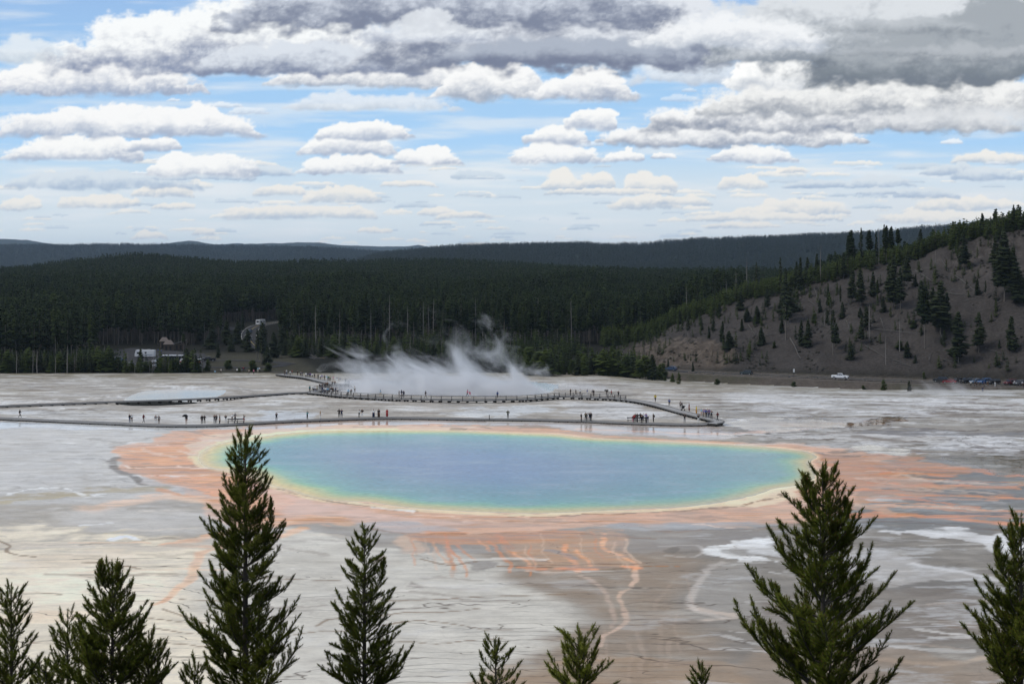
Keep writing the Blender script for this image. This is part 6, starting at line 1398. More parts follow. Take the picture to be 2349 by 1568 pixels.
for x, y, t1, b1, ps in [(1070, 440, 'dark', 'dark', 'stand'), (1130, 480, 'grey', 'dark', 'stand'), (1162, 476, 'navy', 'navy', 'photo'), (1184, 450, 'brown', 'dark', 'stand'), (1196, 486, 'white', 'white', 'stand'), (1218, 484, 'blue', 'navy', 'up')]: P_(VJ, x, y, t1, b1, ps, 180, 0, 'tip', lift=.6)
for x, y, t1, b1, ps, hr in [(15, 255, 'black', 'dark', 'stand', 0), (50, 252, 'dark', 'denim', 'photo', 0), (140, 292, 'white', 'dark', 'stand', 2), (185, 292, 'navy', 'navy', 'stand', 0), (224, 292, 'navy', 'black', 'photo', 0), (243, 292, 'purple', 'dark', 'stand', 0), (290, 302, 'white', 'black', 'walk', 0), (340, 310, 'dark', 'dark', 'stand', 0), (380, 322, 'cream', 'beige', 'stand', 2), (425, 337, 'black', 'dark', 'photo', 0), (478, 342, 'white', 'black', 'stand', 2),
      (515, 345, 'lavender', 'beige', 'stand', 0), (575, 352, 'grey', 'black', 'stand', 0), (620, 362, 'lblue', 'white', 'lean', 0), (650, 360, 'cream', 'denim', 'stand', 3), (680, 367, 'green', 'dark', 'stand', 3), (712, 372, 'cream', 'black', 'stand', 1), (785, 387, 'pink', 'beige', 'stand', 3), (872, 390, 'dark', 'white', 'walk', 2), (910, 388, 'tan', 'tan', 'lean', 1), (940, 397, 'blue', 'tan', 'point', 0)]: P_(VJ, x, y, t1, b1, ps, 180, hr, 'upA' if x < 270 else 'upB' if x < 600 else 'upC', lift=.7, h=.8 if x == 940 else 1)
for x, y, t1, b1 in [(270, 587, 'dark', 'dark'), (286, 580, 'white', 'denim'), (315, 590, 'white', 'black'), (330, 583, 'red', 'dark'), (372, 590, 'dark', 'black'), (396, 595, 'grey', 'black'), (408, 597, 'navy', 'black')]: P_(V4, x, y, t1, b1, zone='upL', lift=.7)
for x, y, t1, b1, ps in [(1837, 628, 'lblue', 'grey', 'sit'), (1880, 624, 'dark', 'dark', 'sit'), (1888, 624, 'white', 'dark', 'stand'), (2025, 622, 'white', 'dark', 'stand'), (2068, 606, 'dark', 'denim', 'stand'), (2080, 606, 'red', 'dark', 'stand'), (2090, 606, 'navy', 'dark', 'walk'), (2150, 608, 'teal', 'dark', 'lean'), (2158, 606, 'white', 'dark', 'stand'), (2128, 630, 'beige', 'dark', 'stand'), (2167, 632, 'pink', 'black', 'stand'), (2203, 615, 'lblue', 'cream', 'walk'), (2217, 612, 'white', 'dark', 'stand')]: P_(V3, x, y, t1, b1, ps, None, 0, 'lawn', lift=0)
for x, y, t1, b1, ps in [(1510, 445, 'white', 'black', 'walk'), (1573, 450, 'dark', 'dark', 'stand'), (1603, 466, 'black', 'dark', 'stand'), (1650, 452, 'dark', 'dark', 'walk'), (1722, 456, 'navy', 'dark', 'stand'), (1778, 452, 'brown', 'brown', 'stand'), (1893, 455, 'white', 'white', 'stand'), (2200, 437, 'white', 'tan', 'stand'), (2322, 450, 'white', 'dark', 'stand'), (2340, 480, 'black', 'dark', 'stand'), (1698, 546, 'navy', 'denim', 'walk')]: P_(VR, x, y, t1, b1, ps, None, 0, 'road', lift=0)
for x, y in [(1072, 175), (1147, 200)]: P_(lambda a, b_: (225 + 32.96 + a * .09766, 791.4 + b_ * .09766), x, y, 'blue', 'dark', 'stand', None, 0, 'lot', lift=0)
P_(lambda a, b_: (a, b_), 405.5, 838.5, 'orange', 'orange', zone='lot', lift=0)
PLACE = {'nearL': 'on left part of near boardwalk', 'nearM': 'on near boardwalk above the pool tip', 'nearC': 'on near boardwalk behind the pool', 'nearR': 'on right part of near boardwalk', 'farC': 'on railed boardwalk before the steam', 'farD': 'on railed boardwalk right of steam', 'bend': 'on boardwalk nearing its right bend', 'jl': 'left of the boardwalk junction',
         'jb': 'behind the junction ramp railing', 'jf': 'in front of the junction railing', 'tip': 'at turning point beside steam', 'upA': 'left in upper boardwalk crowd', 'upB': 'mid upper boardwalk crowd', 'upC': 'right in upper boardwalk crowd', 'upL': 'at far left of upper boardwalk', 'lawn': 'near the loop road', 'road': 'below the row of parked cars', 'lot': 'in the car park'}
PZ = {k: [(9999, v)] for k, v in PLACE.items()}
POSEW = {'stand': 'standing', 'walk': 'walking', 'photo': 'raising hands to the face', 'up': 'holding both arms up', 'hips': 'standing with bent arms', 'point': 'holding out an arm', 'lean': 'leaning forward', 'sit': 'sitting', 'dress': 'standing'}
def w_(k): return WORD.get(k, k)
def pdesc(it):
    t_, b2 = w_(it['top']), w_(it['bot'])
    if it['pose'] == 'dress': one = 'person in a long %s dress' % (b2 if it['top'] == it['bot'] or it['bot'] != 'ochre' else 'yellow')
    elif it['bot'] == 'skin': one = 'person in %s top with bare legs' % t_
    elif it['bot'] == 'denim': one = 'person in %s top and jeans' % t_
    elif it['top'] == it['bot']: one = 'person all in %s' % t_
    else: one = 'person in %s top, %s trousers' % (t_, b2)
    return one
for it in PEOPLE: it['d'] = pdesc(it)
assign(PEOPLE, PZ, lambda it: (it['d'], it['d']))
PG = {'nearL': 'visitors on the near boardwalk', 'nearM': 'visitors on the near boardwalk', 'nearC': 'visitors on the near boardwalk', 'nearR': 'visitors on the near boardwalk', 'lawn': 'visitors near the loop road', 'road': 'visitors by the parked cars', 'lot': 'people in the car park'}
for it in PEOPLE:
    o = obj('person', POSES[it['pose']]); o.location = it['p']; fa = it['face'] if it['face'] is not None else rp_.choice([0, 180, 150, 210, 60, 300])
    hh = it['h'] * rp_.uniform(.96, 1.05); o.rotation_euler = (0, 0, math.radians(fa + rp_.uniform(-18, 18))); wd = rp_.uniform(.95, 1.12); o.scale = (hh * wd, hh * wd, hh)
    for i, mm in enumerate([M_SKIN, cloth(it['top']), M_SKIN if it['bot'] == 'skin' else cloth(it['bot']), M_SHOE, HAIR[it['hair']]]):
        o.material_slots[i].link = 'OBJECT'; o.material_slots[i].material = mm
    tag(o, it['label'], 'person', PG.get(it['zone'], 'visitors on the far boardwalks')); it['o'] = o
print('people', len(PEOPLE))
def umbrella():
    p = at(*V3(1588, 1060), .28); r = empty('umbrella', p + Vector((-.1, -.15, 0))); tag(r, 'large black umbrella held over a visitor on the near boardwalk', 'umbrella')
    b = MB(); b.tube([(0, 0, .95), (0, 0, 2.0)], .015, 5); obj('shaft', b.mesh('shaft', M_UND), r)
    b = MB(); n_ = 10; V = [(0, 0, 2.02)]; 
    for ring, (rr, zz) in enumerate([(.34, 1.92), (.62, 1.62)]):
        for k in range(n_): a_ = 6.283 * k / n_; V.append((rr * math.cos(a_), rr * math.sin(a_) - .1 * ring, zz))
    Fs = [(0, 1 + k, 1 + (k + 1) % n_) for k in range(n_)] + [(1 + k, 1 + n_ + k, 1 + n_ + (k + 1) % n_, 1 + (k + 1) % n_) for k in range(n_)]
    b.add(V, Fs); b.add([(x, y, z - .02) for x, y, z in V], [f[::-1] for f in Fs]); c_ = obj('canopy', b.mesh('canopy', cloth('black')), r)
umbrella()
def backpack(x, y, conv, lab, rz):
    p = at(*conv(x, y), .28); b = MB(); b.box((0, 0, 1.22), (.32, .2, .48), 0, 0, .8); o = obj('backpack', b.mesh('backpack', cloth('black'), True, .05)); o.location = p + Vector((.2 * math.cos(rz), .2 * math.sin(rz), 0)); o.rotation_euler = (0, 0, rz + 1.57); tag(o, lab, 'backpack')
backpack(1005, 955, h5, 'black backpack on the lone visitor right of the big group', -.2); backpack(2019, 928, V4, 'dark backpack on the visitor in the olive top', 1.6)
def stroller():
    p = at(*h5(1238, 862), .6); r = empty('stroller', p); tag(r, 'black pushchair on the curving boardwalk', 'stroller')
    b = MB(); b.prism([(-.3, .45), (.25, .45), (.35, .95), (.1, 1.05), (-.25, .7)], -.22, .22); obj('seat', b.mesh('seat', cloth('black')), r)
    b = MB(); b.tube([(-.35, .2, .1), (.2, .2, .6), (.55, .2, 1.05)], .02, 4); b.tube([(-.35, -.2, .1), (.2, -.2, .6), (.55, -.2, 1.05)], .02, 4); obj('frame', b.mesh('frame', M_UND), r)
    for x in (-.35, .3):
        for y in (-.24, .24): b = MB(); b.tube([(x, y - .03, .14), (x, y + .03, .14)], .14, 10); obj('wheel', b.mesh('wheel', M_UND), r)
stroller()

# ------------------------------------------------------------------ roads and car park
M_ASP = plain('asphalt', (.05, .05, .052), .95, .04, .2, .6, bump=.2); M_GRV = plain('gravel_verge', (.075, .07, .06), .95, .04, .25, .8); M_PNT = plain('road_paint', (.45, .44, .40), .7, .2, .2, 2); M_PTY = plain('yellow_road_paint', (.42, .32, .08), .7, .2, .2, 2)
def strip(name, P, w, mat, lift=.05, off=0.0, kd='structure'):
    V = []; 
    for i, p in enumerate(P):
        t = P[min(i + 1, len(P) - 1)] - P[max(i - 1, 0)]; t.z = 0; t.normalize(); nn_ = Vector((-t.y, t.x, 0))
        for sg in (-1, 0, 1):
            q = p + nn_ * (off + sg * w / 2); V.append((q.x, q.y, p.z + lift))
    o = mesh_np(name, V, gridfaces(len(P), 3), mat); tag(o, kind=kd); return o
RP = []
for x in np.arange(1400, 2620, 12.0):
    Yr_ = float(ivx(RD, x)); u = (x - CX) / F; RP.append(Vector((u * Yr_, Yr_, -9.7)))
zz_ = max(float(zterr(p.x / p.y, p.y)) for p in RP)
for p in RP: p.z = float(zterr(p.x / p.y, p.y)) * .3 + -9.7 * .7
strip('road', RP, 7.0, M_ASP, .10); strip('road_markings', RP, .14, M_PTY, .105)
def flatpts(L_, step=3.0, z=None):
    Q = [at(x, y, 0) for x, y in smooth_poly(L_, False, 5)]
    if z is not None:
        for q in Q: q.z = z
    return Q
cr = flatpts([(742, 731), (690, 733), (640, 738.5), (612, 742.5), (590, 748), (576, 757), (571, 767), (573, 778), (582, 790), (600, 800), (640, 808), (700, 815), (745, 822)])
strip('road', cr, 8.5, M_ASP, .12); strip('road_markings', cr, .25, M_PTY, .125); strip('road_markings', cr, .2, M_PNT, .125, 3.9); strip('road_markings', cr, .2, M_PNT, .125, -3.9)
lp1 = flatpts([(440, 825), (480, 826.5), (560, 827), (631, 831), (660, 836)]); strip('road', lp1, 5.0, M_ASP, .12); strip('pavement', lp1, 1.4, M_GRV, .24, 3.5)
lp2 = flatpts([(440, 842), (500, 843), (560, 843.5), (620, 842), (655, 837)]); strip('road', lp2, 5.0, M_ASP, .13); 
pth = flatpts([(420, 847), (500, 848.5), (560, 850), (620, 852), (655, 858)]); strip('path', pth, 3.0, M_GRV, .14)
side = flatpts([(500, 748), (525, 752), (552, 758), (570, 762)]); strip('road', side, 9.0, M_ASP, .11)
# car park slab
LP = [at(x, y, .09) for x, y in [(245, 806), (300, 798), (380, 803), (470, 812), (478, 830), (470, 846), (420, 849), (330, 850), (250, 846)]]
bm = bmesh.new(); bm.faces.new([bm.verts.new((p.x, p.y, -7.93)) for p in LP]); me = bpy.data.meshes.new('car_park'); bm.to_mesh(me); bm.free(); me.materials.append(M_ASP); tag(obj('car_park', me), kind='structure')
# log kerbs along the road
M_CURB = plain('weathered_log', (.14, .125, .11), .9, .1, .25, 2); b = MB(); b.tube([(-1.6, 0, .25), (1.6, 0, .25)], .17, 7); LOGK = b.mesh('log', M_CURB); b = MB(); b.box((0, 0, .05), (.3, .5, .2)); LOGF = b.mesh('foot', M_CURB)
KL = []
for i, x in enumerate(np.arange(1585, 2349, 21.5)):
    for s_, dy in ((1, -4.6), (-1, 4.9)):
        if s_ == -1 and (i % 3 == 0 or x > 2120): continue
        Yr_ = float(ivx(RD, x)) + dy; u = (x + rt.uniform(-3, 3) - CX) / F; KL.append(dict(p=Vector((u * Yr_, Yr_, -9.68)), vx=x, zone='near' if s_ == 1 else 'far', k='log', d='log'))
KZ = {z: [(1715, 'on the %s roadside left of the dark car' % z), (1900, 'on the %s roadside left of the white pickup' % z), (2050, 'on the %s roadside right of the white pickup' % z), (2200, 'on the %s roadside at the first parked cars' % z), (9999, 'on the %s roadside at the last parked cars' % z)] for z in ('near', 'far')}
assign(KL, KZ, lambda it: ('log kerb', 'log kerb'))
for it in KL:
    Yr_ = it['p'].y; d_ = math.atan2(float(ivx(RD, it['vx'] + 30)) - float(ivx(RD, it['vx'] - 30)), 60 * Yr_ / F); e = empty('log_kerb', it['p'], d_ + rt.uniform(-.04, .04)); tag(e, it['label'], 'kerb', 'log kerbs along the road')
    obj('log', LOGK, e)
    for x in (-1.1, 1.1): o = obj('foot', LOGF, e); o.location = (x, 0, 0)

# ------------------------------------------------------------------ vehicles
M_GLS = plain('dark_glass', (.012, .014, .018), .12, .5, .05, 1); M_TYR = plain('tyre_rubber', (.012, .012, .012), .85, .2, .2, 6); M_RIM = plain('wheel_rim', (.35, .35, .36), .35, .5, .1, 6, .6); M_HL = plain('headlight_glass', (.6, .6, .58), .2, .5, .05, 6); M_TL = plain('tail_light_red', (.30, .01, .01), .3, .5, .05, 6); M_BMP = plain('black_plastic', (.025, .025, .026), .6, .3, .1, 6)
PAINT = {}
def paint(k, c=None):
    if k not in PAINT: PAINT[k] = plain('paint_' + k, c, .28, .5, .04, 2)
    return PAINT[k]
for k, c in dict(white=(.72, .73, .74), black=(.012, .012, .014), blue=(.03, .06, .12), dgreen=(.018, .03, .032), red=(.22, .012, .014), bluegrey=(.12, .17, .24), bright=(.03, .09, .22), maroon=(.09, .012, .018), grey=(.09, .09, .095), silver=(.38, .39, .40)).items(): paint(k, c)
def prof_body(kind):
    if kind == 'suv': return [(-2.3, .35), (-2.33, .75), (-2.2, 1.02), (-1.2, 1.08), (1.95, 1.08), (2.3, .95), (2.33, .4)], [(-1.15, 1.08), (-.55, 1.62), (-.2, 1.68), (1.55, 1.68), (2.05, 1.12), (2.05, 1.08)], 4.66
    if kind == 'bigsuv': return [(-2.6, .38), (-2.63, .85), (-2.5, 1.15), (-1.35, 1.22), (2.45, 1.22), (2.62, 1.0), (2.62, .42)], [(-1.3, 1.22), (-.75, 1.85), (-.4, 1.92), (2.2, 1.92), (2.5, 1.28), (2.5, 1.22)], 5.2
    if kind == 'sedan': return [(-2.3, .32), (-2.33, .62), (-2.1, .85), (-1.0, .94), (1.7, .98), (2.25, .92), (2.33, .4)], [(-1.0, .93), (-.3, 1.38), (.1, 1.43), (.95, 1.42), (1.75, 1.0), (1.75, .95)], 4.6
    if kind == 'pickup': return [(-2.95, .45), (-2.98, .95), (-2.85, 1.2), (-1.5, 1.28), (2.9, 1.26), (2.95, .5)], [(-1.5, 1.27), (-.85, 1.88), (-.5, 1.95), (.75, 1.95), (1.0, 1.28), (1.0, 1.25)], 5.9
def wheels(r, xs, ysp, rad):
    b = MB(); b.tube([(0, -.13, 0), (0, .13, 0)], rad, 14); tm = b.mesh('wheel', M_TYR); b = MB(); b.tube([(0, -.14, 0), (0, .14, 0)], rad * .58, 10); rm = b.mesh('rim', M_RIM)
    for x in xs:
        for y in (-ysp, ysp): w = obj('wheel', tm, r); w.location = (x, y, rad); obj('rim', rm, w)
VT = {}
def vehicle_meshes(kind, pk):
    if (kind, pk) in VT: return VT[(kind, pk)]
    body, cab, L_ = prof_body(kind); W = 1.0 if kind in ('pickup', 'bigsuv') else .92
    b = MB()
    if kind == 'pickup':
        b.prism([(-2.95, .45), (-2.98, .95), (-2.85, 1.2), (-1.5, 1.28), (1.0, 1.28), (1.0, .45)], -W, W, 0); b.box((1.95, -W + .06, .87), (1.95, .12, .78)); b.box((1.95, W - .06, .87), (1.95, .12, .78)); b.box((2.9, 0, .9), (.1, 2 * W - .1, .7)); b.box((1.95, 0, .68), (1.9, 2 * W - .2, .3))
    else: b.prism(body, -W, W, 0, [.97, .99, .96, .95, .95, .97, .98][:len(body)])
    top = [1.0] * len(cab); ins = [.93 if z < 1.3 * cab[0][1] and z < cab[1][1] - .2 else .78 for x, z in cab]
    b.prism([(x, z + (.0 if z > cab[0][1] + .2 else -.02)) for x, z in cab], -W, W, 0, ins); m1 = b.mesh('body', paint(pk), False, .03)
    # glass: side and end panes set a little proud of the cabin
    zb = cab[0][1] + .06; zt = cab[2][1] - .10; xf0, xf1 = cab[0][0] + .12, cab[1][0] + .12; xr1, xr0 = cab[-3][0] - .05, cab[-2][0] - .08
    g = MB()
    def wy(z): return W * (.93 + (.78 - .93) * (z - cab[0][1]) / (cab[2][1] - cab[0][1])) + .012
    xs = [0, .36, .39, .70, .73, 1.0] if kind != 'sedan' else [0, .48, .52, 1.0, 1, 1]
    for sg in (-1, 1):
        for i in (0, 2, 4):
            a0, a1 = xs[i], xs[i + 1]
            if a1 - a0 < .02: continue
            bx_ = lambda t: xf0 + .1 + (xr0 - .1 - xf0) * t; tx_ = lambda t: xf1 + .12 + (xr1 - .06 - xf1) * t
            g.add([(bx_(a0), sg * wy(zb), zb), (bx_(a1), sg * wy(zb), zb), (tx_(a1), sg * wy(zt), zt), (tx_(a0), sg * wy(zt), zt)], [(0, 1, 2, 3)])
    x0, x1 = cab[0][0], cab[1][0]
    g.add([(x0 - .01, -.8 * W, zb), (x0 - .01, .8 * W, zb), (x1 - .03, .72 * W, zt + .05), (x1 - .03, -.72 * W, zt + .05)], [(0, 1, 2, 3)])
    x0, x1 = cab[-2][0], cab[-3][0]
    g.add([(x0 + .02, -.8 * W, zb), (x0 + .02, .8 * W, zb), (x1 + .04, .72 * W, zt), (x1 + .04, -.72 * W, zt)], [(3, 2, 1, 0)])
    m2 = g.mesh('window', M_GLS)
    fx = body[1][0]; rx = max(p[0] for p in body)
    h = MB(); h.box((fx + .02, 0, .5), (.12, 2 * W * .96, .22)); h.box((rx - .02, 0, .52), (.12, 2 * W * .96, .2)); h.box((0, 0, .38), (3.0, 2 * W * .985, .14)); m3 = h.mesh('bumper', M_BMP)
    hl = MB(); hl.box((0, 0, 0), (.08, .32, .16)); m4 = hl.mesh('headlight', M_HL); tl = MB(); tl.box((0, 0, 0), (.08, .22, .26)); m5 = tl.mesh('tail_light', M_TL)
    VT[(kind, pk)] = (m1, m2, m3, m4, m5, W, fx, rx, body, L_); return VT[(kind, pk)]
def vehicle(kind, pk, p, rz, label, group, name=None, cat='car'):
    m1, m2, m3, m4, m5, W, fx, rx, body, L_ = vehicle_meshes(kind, pk)
    r = empty(name or {'pickup': 'pickup_truck'}.get(kind, 'parked_car'), p, math.radians(rz)); tag(r, label, cat, group)
    obj('body', m1, r); obj('window', m2, r); obj('bumper', m3, r)
    zl = body[2][1] - .18
    for y in (-.68 * W, .68 * W):
        o = obj('headlight', m4, r); o.location = (fx + .06, y, zl - .05); o = obj('tail_light', m5, r); o.location = (rx - .03, y * 1.15, zl - .02)
    wb = {'suv': 1.42, 'bigsuv': 1.6, 'sedan': 1.4, 'pickup': 1.95}[kind]; wheels(r, (-wb, wb), W - .12, .36 if kind != 'pickup' else .44); return r
def onroad(vx, off=0.0, z=-9.6):
    Yr_ = float(ivx(RD, vx)) + off; u = (vx - CX) / F; return Vector((u * Yr_, Yr_, z))
def rdir(vx): return math.degrees(math.atan2(float(ivx(RD, vx + 20)) - float(ivx(RD, vx - 20)), 40 * float(ivx(RD, vx)) / F))
G_ = 'vehicles along the road under the hill'
# front of the vehicle points to -x in its own frame
vehicle('suv', 'blue', onroad(1540, .5), rdir(1540), 'blue car driving on the road left of the other cars', G_, 'car')
vehicle('suv', 'dgreen', onroad(1712, .8), rdir(1712), 'dark green car driving on the road below the rocky slope', G_, 'car')
vehicle('pickup', 'white', onroad(1927, -1.2), rdir(1927) + 180, 'white crew cab pickup truck driving right on the road', G_, 'pickup_truck', 'truck')
vehicle('bigsuv', 'black', onroad(2158, 2), rdir(2158), 'long black car first in the row, pulling off left', G_)
vehicle('sedan', 'red', onroad(2178, -1.6), rdir(2178), 'bright red low car passing in front of the first parked car', G_, 'car')
for x, k, pk, lab in [(2196, 'suv', 'black', 'black car parked nose out just behind the red car'), (2217, 'bigsuv', 'black', 'dark rounded parked car right of the red car'), (2238, 'suv', 'bluegrey', 'blue-grey parked car behind the visitors on the verge'), (2259, 'bigsuv', 'bright', 'bright blue parked pickup-sized car in the row'), (2279, 'bigsuv', 'black', 'boxy black parked car at the end of the main row'), (2318, 'bigsuv', 'maroon', 'dark red parked car near the right edge'), (2340, 'bigsuv', 'grey', 'dark grey parked car at the right edge of the photo')]:
    vehicle(k, pk, onroad(x, 2.5), rdir(x) + 58, lab, G_)
def pk_(vx, Y): u = (vx - CX) / F; return Vector((u * Y, Y, -7.9))
G2_ = 'vehicles in the car park'
LOTC = [(243, 588, 'sedan', 'white', 'white car at the left end of the car park back row'), (250, 560, 'suv', 'bluegrey', 'blue-grey car left of the tree in the car park'), (262, 575, 'pickup', 'bluegrey', 'blue pickup left of the tree in the car park'), (246, 540, 'suv', 'white', 'white car at the left end of the front row'), (318, 566, 'suv', 'white', 'white car under the nose of the motorhome'), (334, 560, 'pickup', 'red', 'red pickup below the white motorhome'), (346, 573, 'sedan', 'white', 'shiny white car behind the red pickup'),
        (356, 564, 'suv', 'black', 'black car touching the front of the coach'), (320, 541, 'suv', 'silver', 'silver car at the left of the car park front row'), (331, 539, 'suv', 'white', 'white car in the car park front row'), (342, 538, 'suv', 'black', 'dark car in the car park front row'), (353, 541, 'sedan', 'grey', 'grey car beside the person in orange'), (362, 541, 'suv', 'silver', 'silver car at the right of the car park front row'), (285, 545, 'suv', 'grey', 'grey car half hidden by the thicket')]
for x, Y_, k, pk, lab in LOTC: vehicle(k, pk, pk_(x + 43 if 300 < x else x + 12, Y_), rt.choice([8, 20, 190]) + rt.uniform(-12, 12), lab, G2_)
vehicle('pickup', 'black', pk_(478, 575), 5, 'black pickup on the loop road right of the coach', G2_, None, 'truck'); vehicle('pickup', 'black', at(508, 750, .1), 10, 'dark pickup parked on the turnout left of the curved road', G2_, None, 'truck')
G3_ = 'vehicles on the curved road'
for x, y, pk, lab in [(572, 763, 'bluegrey', 'blue-grey car driving on the curved road'), (568, 773, 'white', 'white car on the curved road, upper of two'), (572, 780, 'white', 'white car on the curved road, lowest one')]: vehicle('suv', pk, at(x, y, .13), 78, lab, G3_, 'car')
def big_box(nm, cat, p, rz, L_, W, H, z0, mat, lab, grp, panes, stripe=None, wheelsx=(), rad=.45, extra=None):
    r = empty(nm, p, math.radians(rz)); tag(r, lab, cat, grp)
    b = MB(); b.prism([(-L_ / 2, z0), (-L_ / 2 - .02, z0 + .9), (-L_ / 2 + .15 * H, H), (L_ / 2, H), (L_ / 2, z0)], -W / 2, W / 2); obj('body', b.mesh('body', mat, False, .06), r)
    for (x0, x1, za, zb_) in panes:
        b = MB(); b.box(((x0 + x1) / 2, 0, (za + zb_) / 2), (x1 - x0, W + .03, zb_ - za)); obj('window', b.mesh('window', M_GLS), r)
    for (x0, x1, za, zb_, mt) in (stripe or []):
        b = MB(); b.box(((x0 + x1) / 2, 0, (za + zb_) / 2), (x1 - x0, W + .05, zb_ - za)); obj('stripe', b.mesh('stripe', mt), r)
    wheels(r, wheelsx, W / 2 - .14, rad); return r
rv = big_box('motorhome', 'motorhome', pk_(333, 598), -4, 8.2, 2.4, 3.2, .5, paint('white'), 'white motorhome parked in the car park left of the coach', G2_, [(-3.2, -1.9, 1.6, 2.3), (.2, 1.0, 1.8, 2.4)], [(-1.0, 3.6, 1.15, 1.35, paint('bluegrey'))], (-2.6, 2.4))
b = MB(); b.box((1.6, 0, 3.32), (1.2, .9, .25)); b.box((-1.2, 0, 3.3), (.7, .7, .2)); obj('roof_unit', b.mesh('roof_unit', paint('silver')), rv)
bus = big_box('coach', 'bus', pk_(409, 556), 1, 14.0, 2.6, 3.7, .4, paint('black'), 'long black coach with white roof and white swoosh in the car park', G2_, [(-6.8, 6.4, 2.0, 3.2)], [(-6.4, 6.8, 3.50, 3.62, paint('white')), (-2.2, 1.2, .7, 1.7, paint('white')), (3.0, 6.6, .7, 2.0, paint('white'))], (-4.6, 3.6, 4.9), .5)
b = MB(); b.box((0.2, 0, 3.76), (13.2, 2.3, .1)); obj('roof', b.mesh('roof', paint('white')), bus)
fc = bpy.data.curves.new('lettering', 'FONT'); fc.body = 'ach 3'; fc.size = 1.0; fc.extrude = .01; ft = bpy.data.objects.new('lettering_tmp', fc); SC.collection.objects.link(ft)
fm = bpy.data.meshes.new_from_object(ft.evaluated_get(bpy.context.evaluated_depsgraph_get())); bpy.data.objects.remove(ft, do_unlink=True); fm.materials.append(paint('blue'))
lt_ = obj('lettering', fm, bus); lt_.location = (3.6, -1.34, 1.05); lt_.rotation_euler = (math.radians(90), 0, 0)
bt = big_box('box_truck', 'truck', pk_(437, 542), 0, 8.0, 2.5, 3.3, .6, paint('white'), 'white box truck with orange-red stripe in front of the coach end', G2_, [], [(-4.0, 4.0, 2.0, 2.45, paint('redor', (.45, .06, .02)))], (-2.8, 2.6))
bo = big_box('motorhome', 'motorhome', at(598, 745.5, .13), -108, 7.5, 2.5, 3.3, .5, paint('white'), 'white motorhome driving away on the curved road', G3_, [(-2.4, -1.2, 1.7, 2.4), (.8, 2.2, 1.7, 2.4)], None, (-2.5, 2.3))
b = MB(); b.box((3.77, 0, 2.2), (.05, 1.5, .9)); obj('rear_window', b.mesh('rear_window', M_GLS), bo)

# ------------------------------------------------------------------ toilet buildings
M_WALL = plain('brown_board_wall', (.085, .065, .052), .85, .2, .2, 1.2); M_ROOF = plain('brown_roof', (.15, .125, .11), .8, .2, .15, 1.5); M_ROOG = plain('grey_metal_roof', (.26, .26, .25), .6, .3, .1, 1.5)
def hut(vx, Y, lab, W, D_, H, rz, roofmat, shed=False, twin=False):
    r = empty('toilet_building', pk_(vx, Y), math.radians(rz)); tag(r, lab, 'building', 'small buildings by the car park')
    b = MB(); b.box((0, 0, H / 2), (W, D_, H)); obj('wall', b.mesh('wall', M_WALL), r)
    b = MB()
    if shed: b.add([(-W / 2 - .7, -D_ / 2 - .7, H - .1), (W / 2 + .7, -D_ / 2 - .7, H + 1.5), (W / 2 + .7, D_ / 2 + .7, H + 1.5), (-W / 2 - .7, D_ / 2 + .7, H - .1), (-W / 2 - .7, -D_ / 2 - .7, H + .05), (W / 2 + .7, -D_ / 2 - .7, H + 1.65), (W / 2 + .7, D_ / 2 + .7, H + 1.65), (-W / 2 - .7, D_ / 2 + .7, H + .05)], [(0, 1, 5, 4), (1, 2, 6, 5), (2, 3, 7, 6), (3, 0, 4, 7), (4, 5, 6, 7), (3, 2, 1, 0)])
    else: b.prism([(-W / 2 - .4, H - .1), (W / 2 + .4, H - .1), (W / 2 + .3, H + .1), (W * .25, H + 1.9), (-W * .25, H + 1.9), (-W / 2 - .3, H + .1)], -D_ / 2 - .4, D_ / 2 + .4, 0, [1, 1, 1, .15, .15, 1])
    obj('roof', b.mesh('roof', roofmat), r)
    for x in (-W * .22, W * .22): b = MB(); b.box((x, -D_ / 2 - .02, 1.0), (.9, .06, 2.0)); obj('door', b.mesh('door', M_UND), r)
    return r
hut(377, 668, 'small brown cabin with peaked roof behind, left of the twin', 3.6, 3.6, 3.0, 18, M_ROOF); hut(387, 648, 'small brown cabin with peaked roof right above the coach', 4.2, 3.6, 2.7, 8, M_ROOF); hut(412, 655, 'dark shed with slanting grey roof right of the brown cabins', 4.2, 3.6, 2.6, 0, M_ROOG, True)

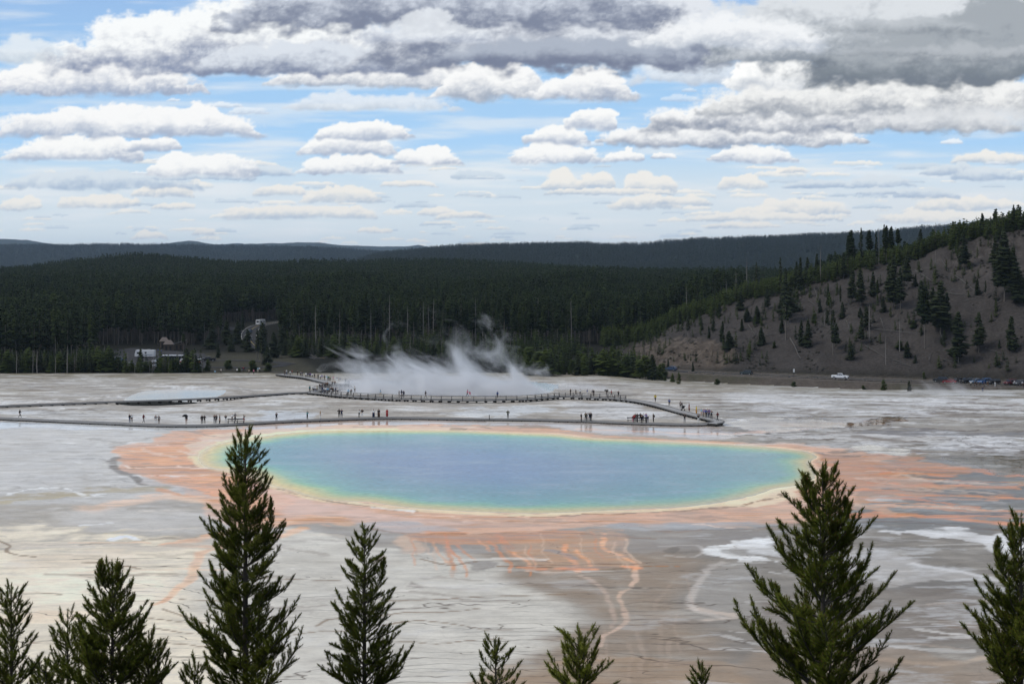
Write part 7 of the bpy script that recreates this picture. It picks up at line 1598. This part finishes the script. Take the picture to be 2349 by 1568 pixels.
# ------------------------------------------------------------------ steam
def steam(name, c, dims, dens, scale, label, seed, hfall, stretch=(1, 1, 1), lo=.44, hi=.66):
    b = MB(); b.box((0, 0, dims[2] / 2), dims); me = b.mesh(name, []); me.materials.clear()
    m = bpy.data.materials.new(name + '_vapour'); m.use_nodes = True; n = m.node_tree.nodes; l = m.node_tree.links; n.clear()
    o_ = n.new('ShaderNodeOutputMaterial'); v = n.new('ShaderNodeVolumePrincipled'); v.inputs['Color'].default_value = (.97, .98, 1, 1); v.inputs['Anisotropy'].default_value = .1
    t = n.new('ShaderNodeTexCoord'); mp = n.new('ShaderNodeMapping'); mp.inputs['Location'].default_value = (seed * 3.7, seed * 1.3, 0); mp.inputs['Scale'].default_value = stretch
    z = n.new('ShaderNodeTexNoise'); z.inputs['Scale'].default_value = scale; z.inputs['Detail'].default_value = 5; z.inputs['Roughness'].default_value = .62; z.inputs['Distortion'].default_value = 1.0
    s = n.new('ShaderNodeSeparateXYZ'); l.new(mp.outputs[0], z.inputs['Vector']); l.new(t.outputs['Object'], s.inputs[0])
    # the plume leans to the left as it rises
    ma = n.new('ShaderNodeMath'); ma.operation = 'MULTIPLY_ADD'; ma.inputs[1].default_value = .75; l.new(s.outputs['Z'], ma.inputs[0]); l.new(s.outputs['X'], ma.inputs[2])
    cb = n.new('ShaderNodeCombineXYZ'); l.new(ma.outputs[0], cb.inputs[0]); l.new(s.outputs['Y'], cb.inputs[1]); l.new(s.outputs['Z'], cb.inputs[2]); l.new(cb.outputs[0], mp.inputs[0])
    def M_(op, a, b_=None, cl=False):
        x = n.new('ShaderNodeMath'); x.operation = op; x.use_clamp = cl
        for i, q in enumerate((a, b_)):
            if q is None: continue
            if isinstance(q, (int, float)): x.inputs[i].default_value = q
            else: l.new(q, x.inputs[i])
        return x.outputs[0]
    zh = M_('DIVIDE', s.outputs['Z'], dims[2])
    # puffs thin out with height and towards the sides
    thr = M_('ADD', M_('MULTIPLY', M_('POWER', zh, hfall), .34), lo - .17)
    ex = M_('POWER', M_('ABSOLUTE', M_('DIVIDE', s.outputs['X'], dims[0] / 2)), 4.0); ey = M_('POWER', M_('ABSOLUTE', M_('DIVIDE', s.outputs['Y'], dims[1] / 2)), 3.0)
    thr = M_('ADD', thr, M_('MULTIPLY', M_('ADD', ex, ey), .3))
    d = M_('MULTIPLY', M_('SUBTRACT', z.outputs['Fac'], thr), 1 / (hi - lo), True)
    fade = M_('SUBTRACT', 1.0, M_('POWER', zh, 1.5), True)
    d = M_('MULTIPLY', M_('MULTIPLY', d, fade), dens)
    l.new(d, v.inputs['Density']); l.new(v.outputs[0], o_.inputs['Volume']); me.materials.append(m)
    o = obj(name, me); o.location = c; tag(o, label, 'steam', None, 'stuff'); return o
pc = at(1010, 892, 0)
steam('steam', (pc.x + 3, 386, -4.0), (66, 50, 13), .27, .14, 'thick white steam rising from the blue-grey lake behind the railed boardwalk', 1, .6, (.9, .7, 1.25), .43, .62)
pw = at(850, 892, 0); steam('steam', (pw.x + 15, 412, -4.5), (72, 36, 30), .12, .10, 'thin drifting wisps of steam climbing left of the thick steam', 5, .7, (.9, .7, 1.1), .52, .70)
steam('steam', at(1330, 892, .1), (22, 14, 4), .12, .25, 'small wisp of steam from the mound at the end of the railing', 3, .9)
steam('steam', at(2190, 905, .1), (34, 16, 5.5), .07, .2, 'faint steam in front of the bank below the parked cars', 4, .8)

# ------------------------------------------------------------------ haze: one closed box of thin air round everything but the sky
b = MB(); b.box((0, 9500, 160), (51600, 20200, 370)); me = b.mesh('haze', [])
me.materials.clear(); m = bpy.data.materials.new('thin_air'); m.use_nodes = True; n = m.node_tree.nodes; n.clear()
o_ = n.new('ShaderNodeOutputMaterial'); v = n.new('ShaderNodeVolumePrincipled'); v.inputs['Color'].default_value = (.58, .77, 1.0, 1); v.inputs['Density'].default_value = 2.8e-5; v.inputs['Anisotropy'].default_value = 0.2
m.node_tree.links.new(v.outputs[0], o_.inputs['Volume']); me.materials.append(m); tag(obj('haze', me), kind='stuff')
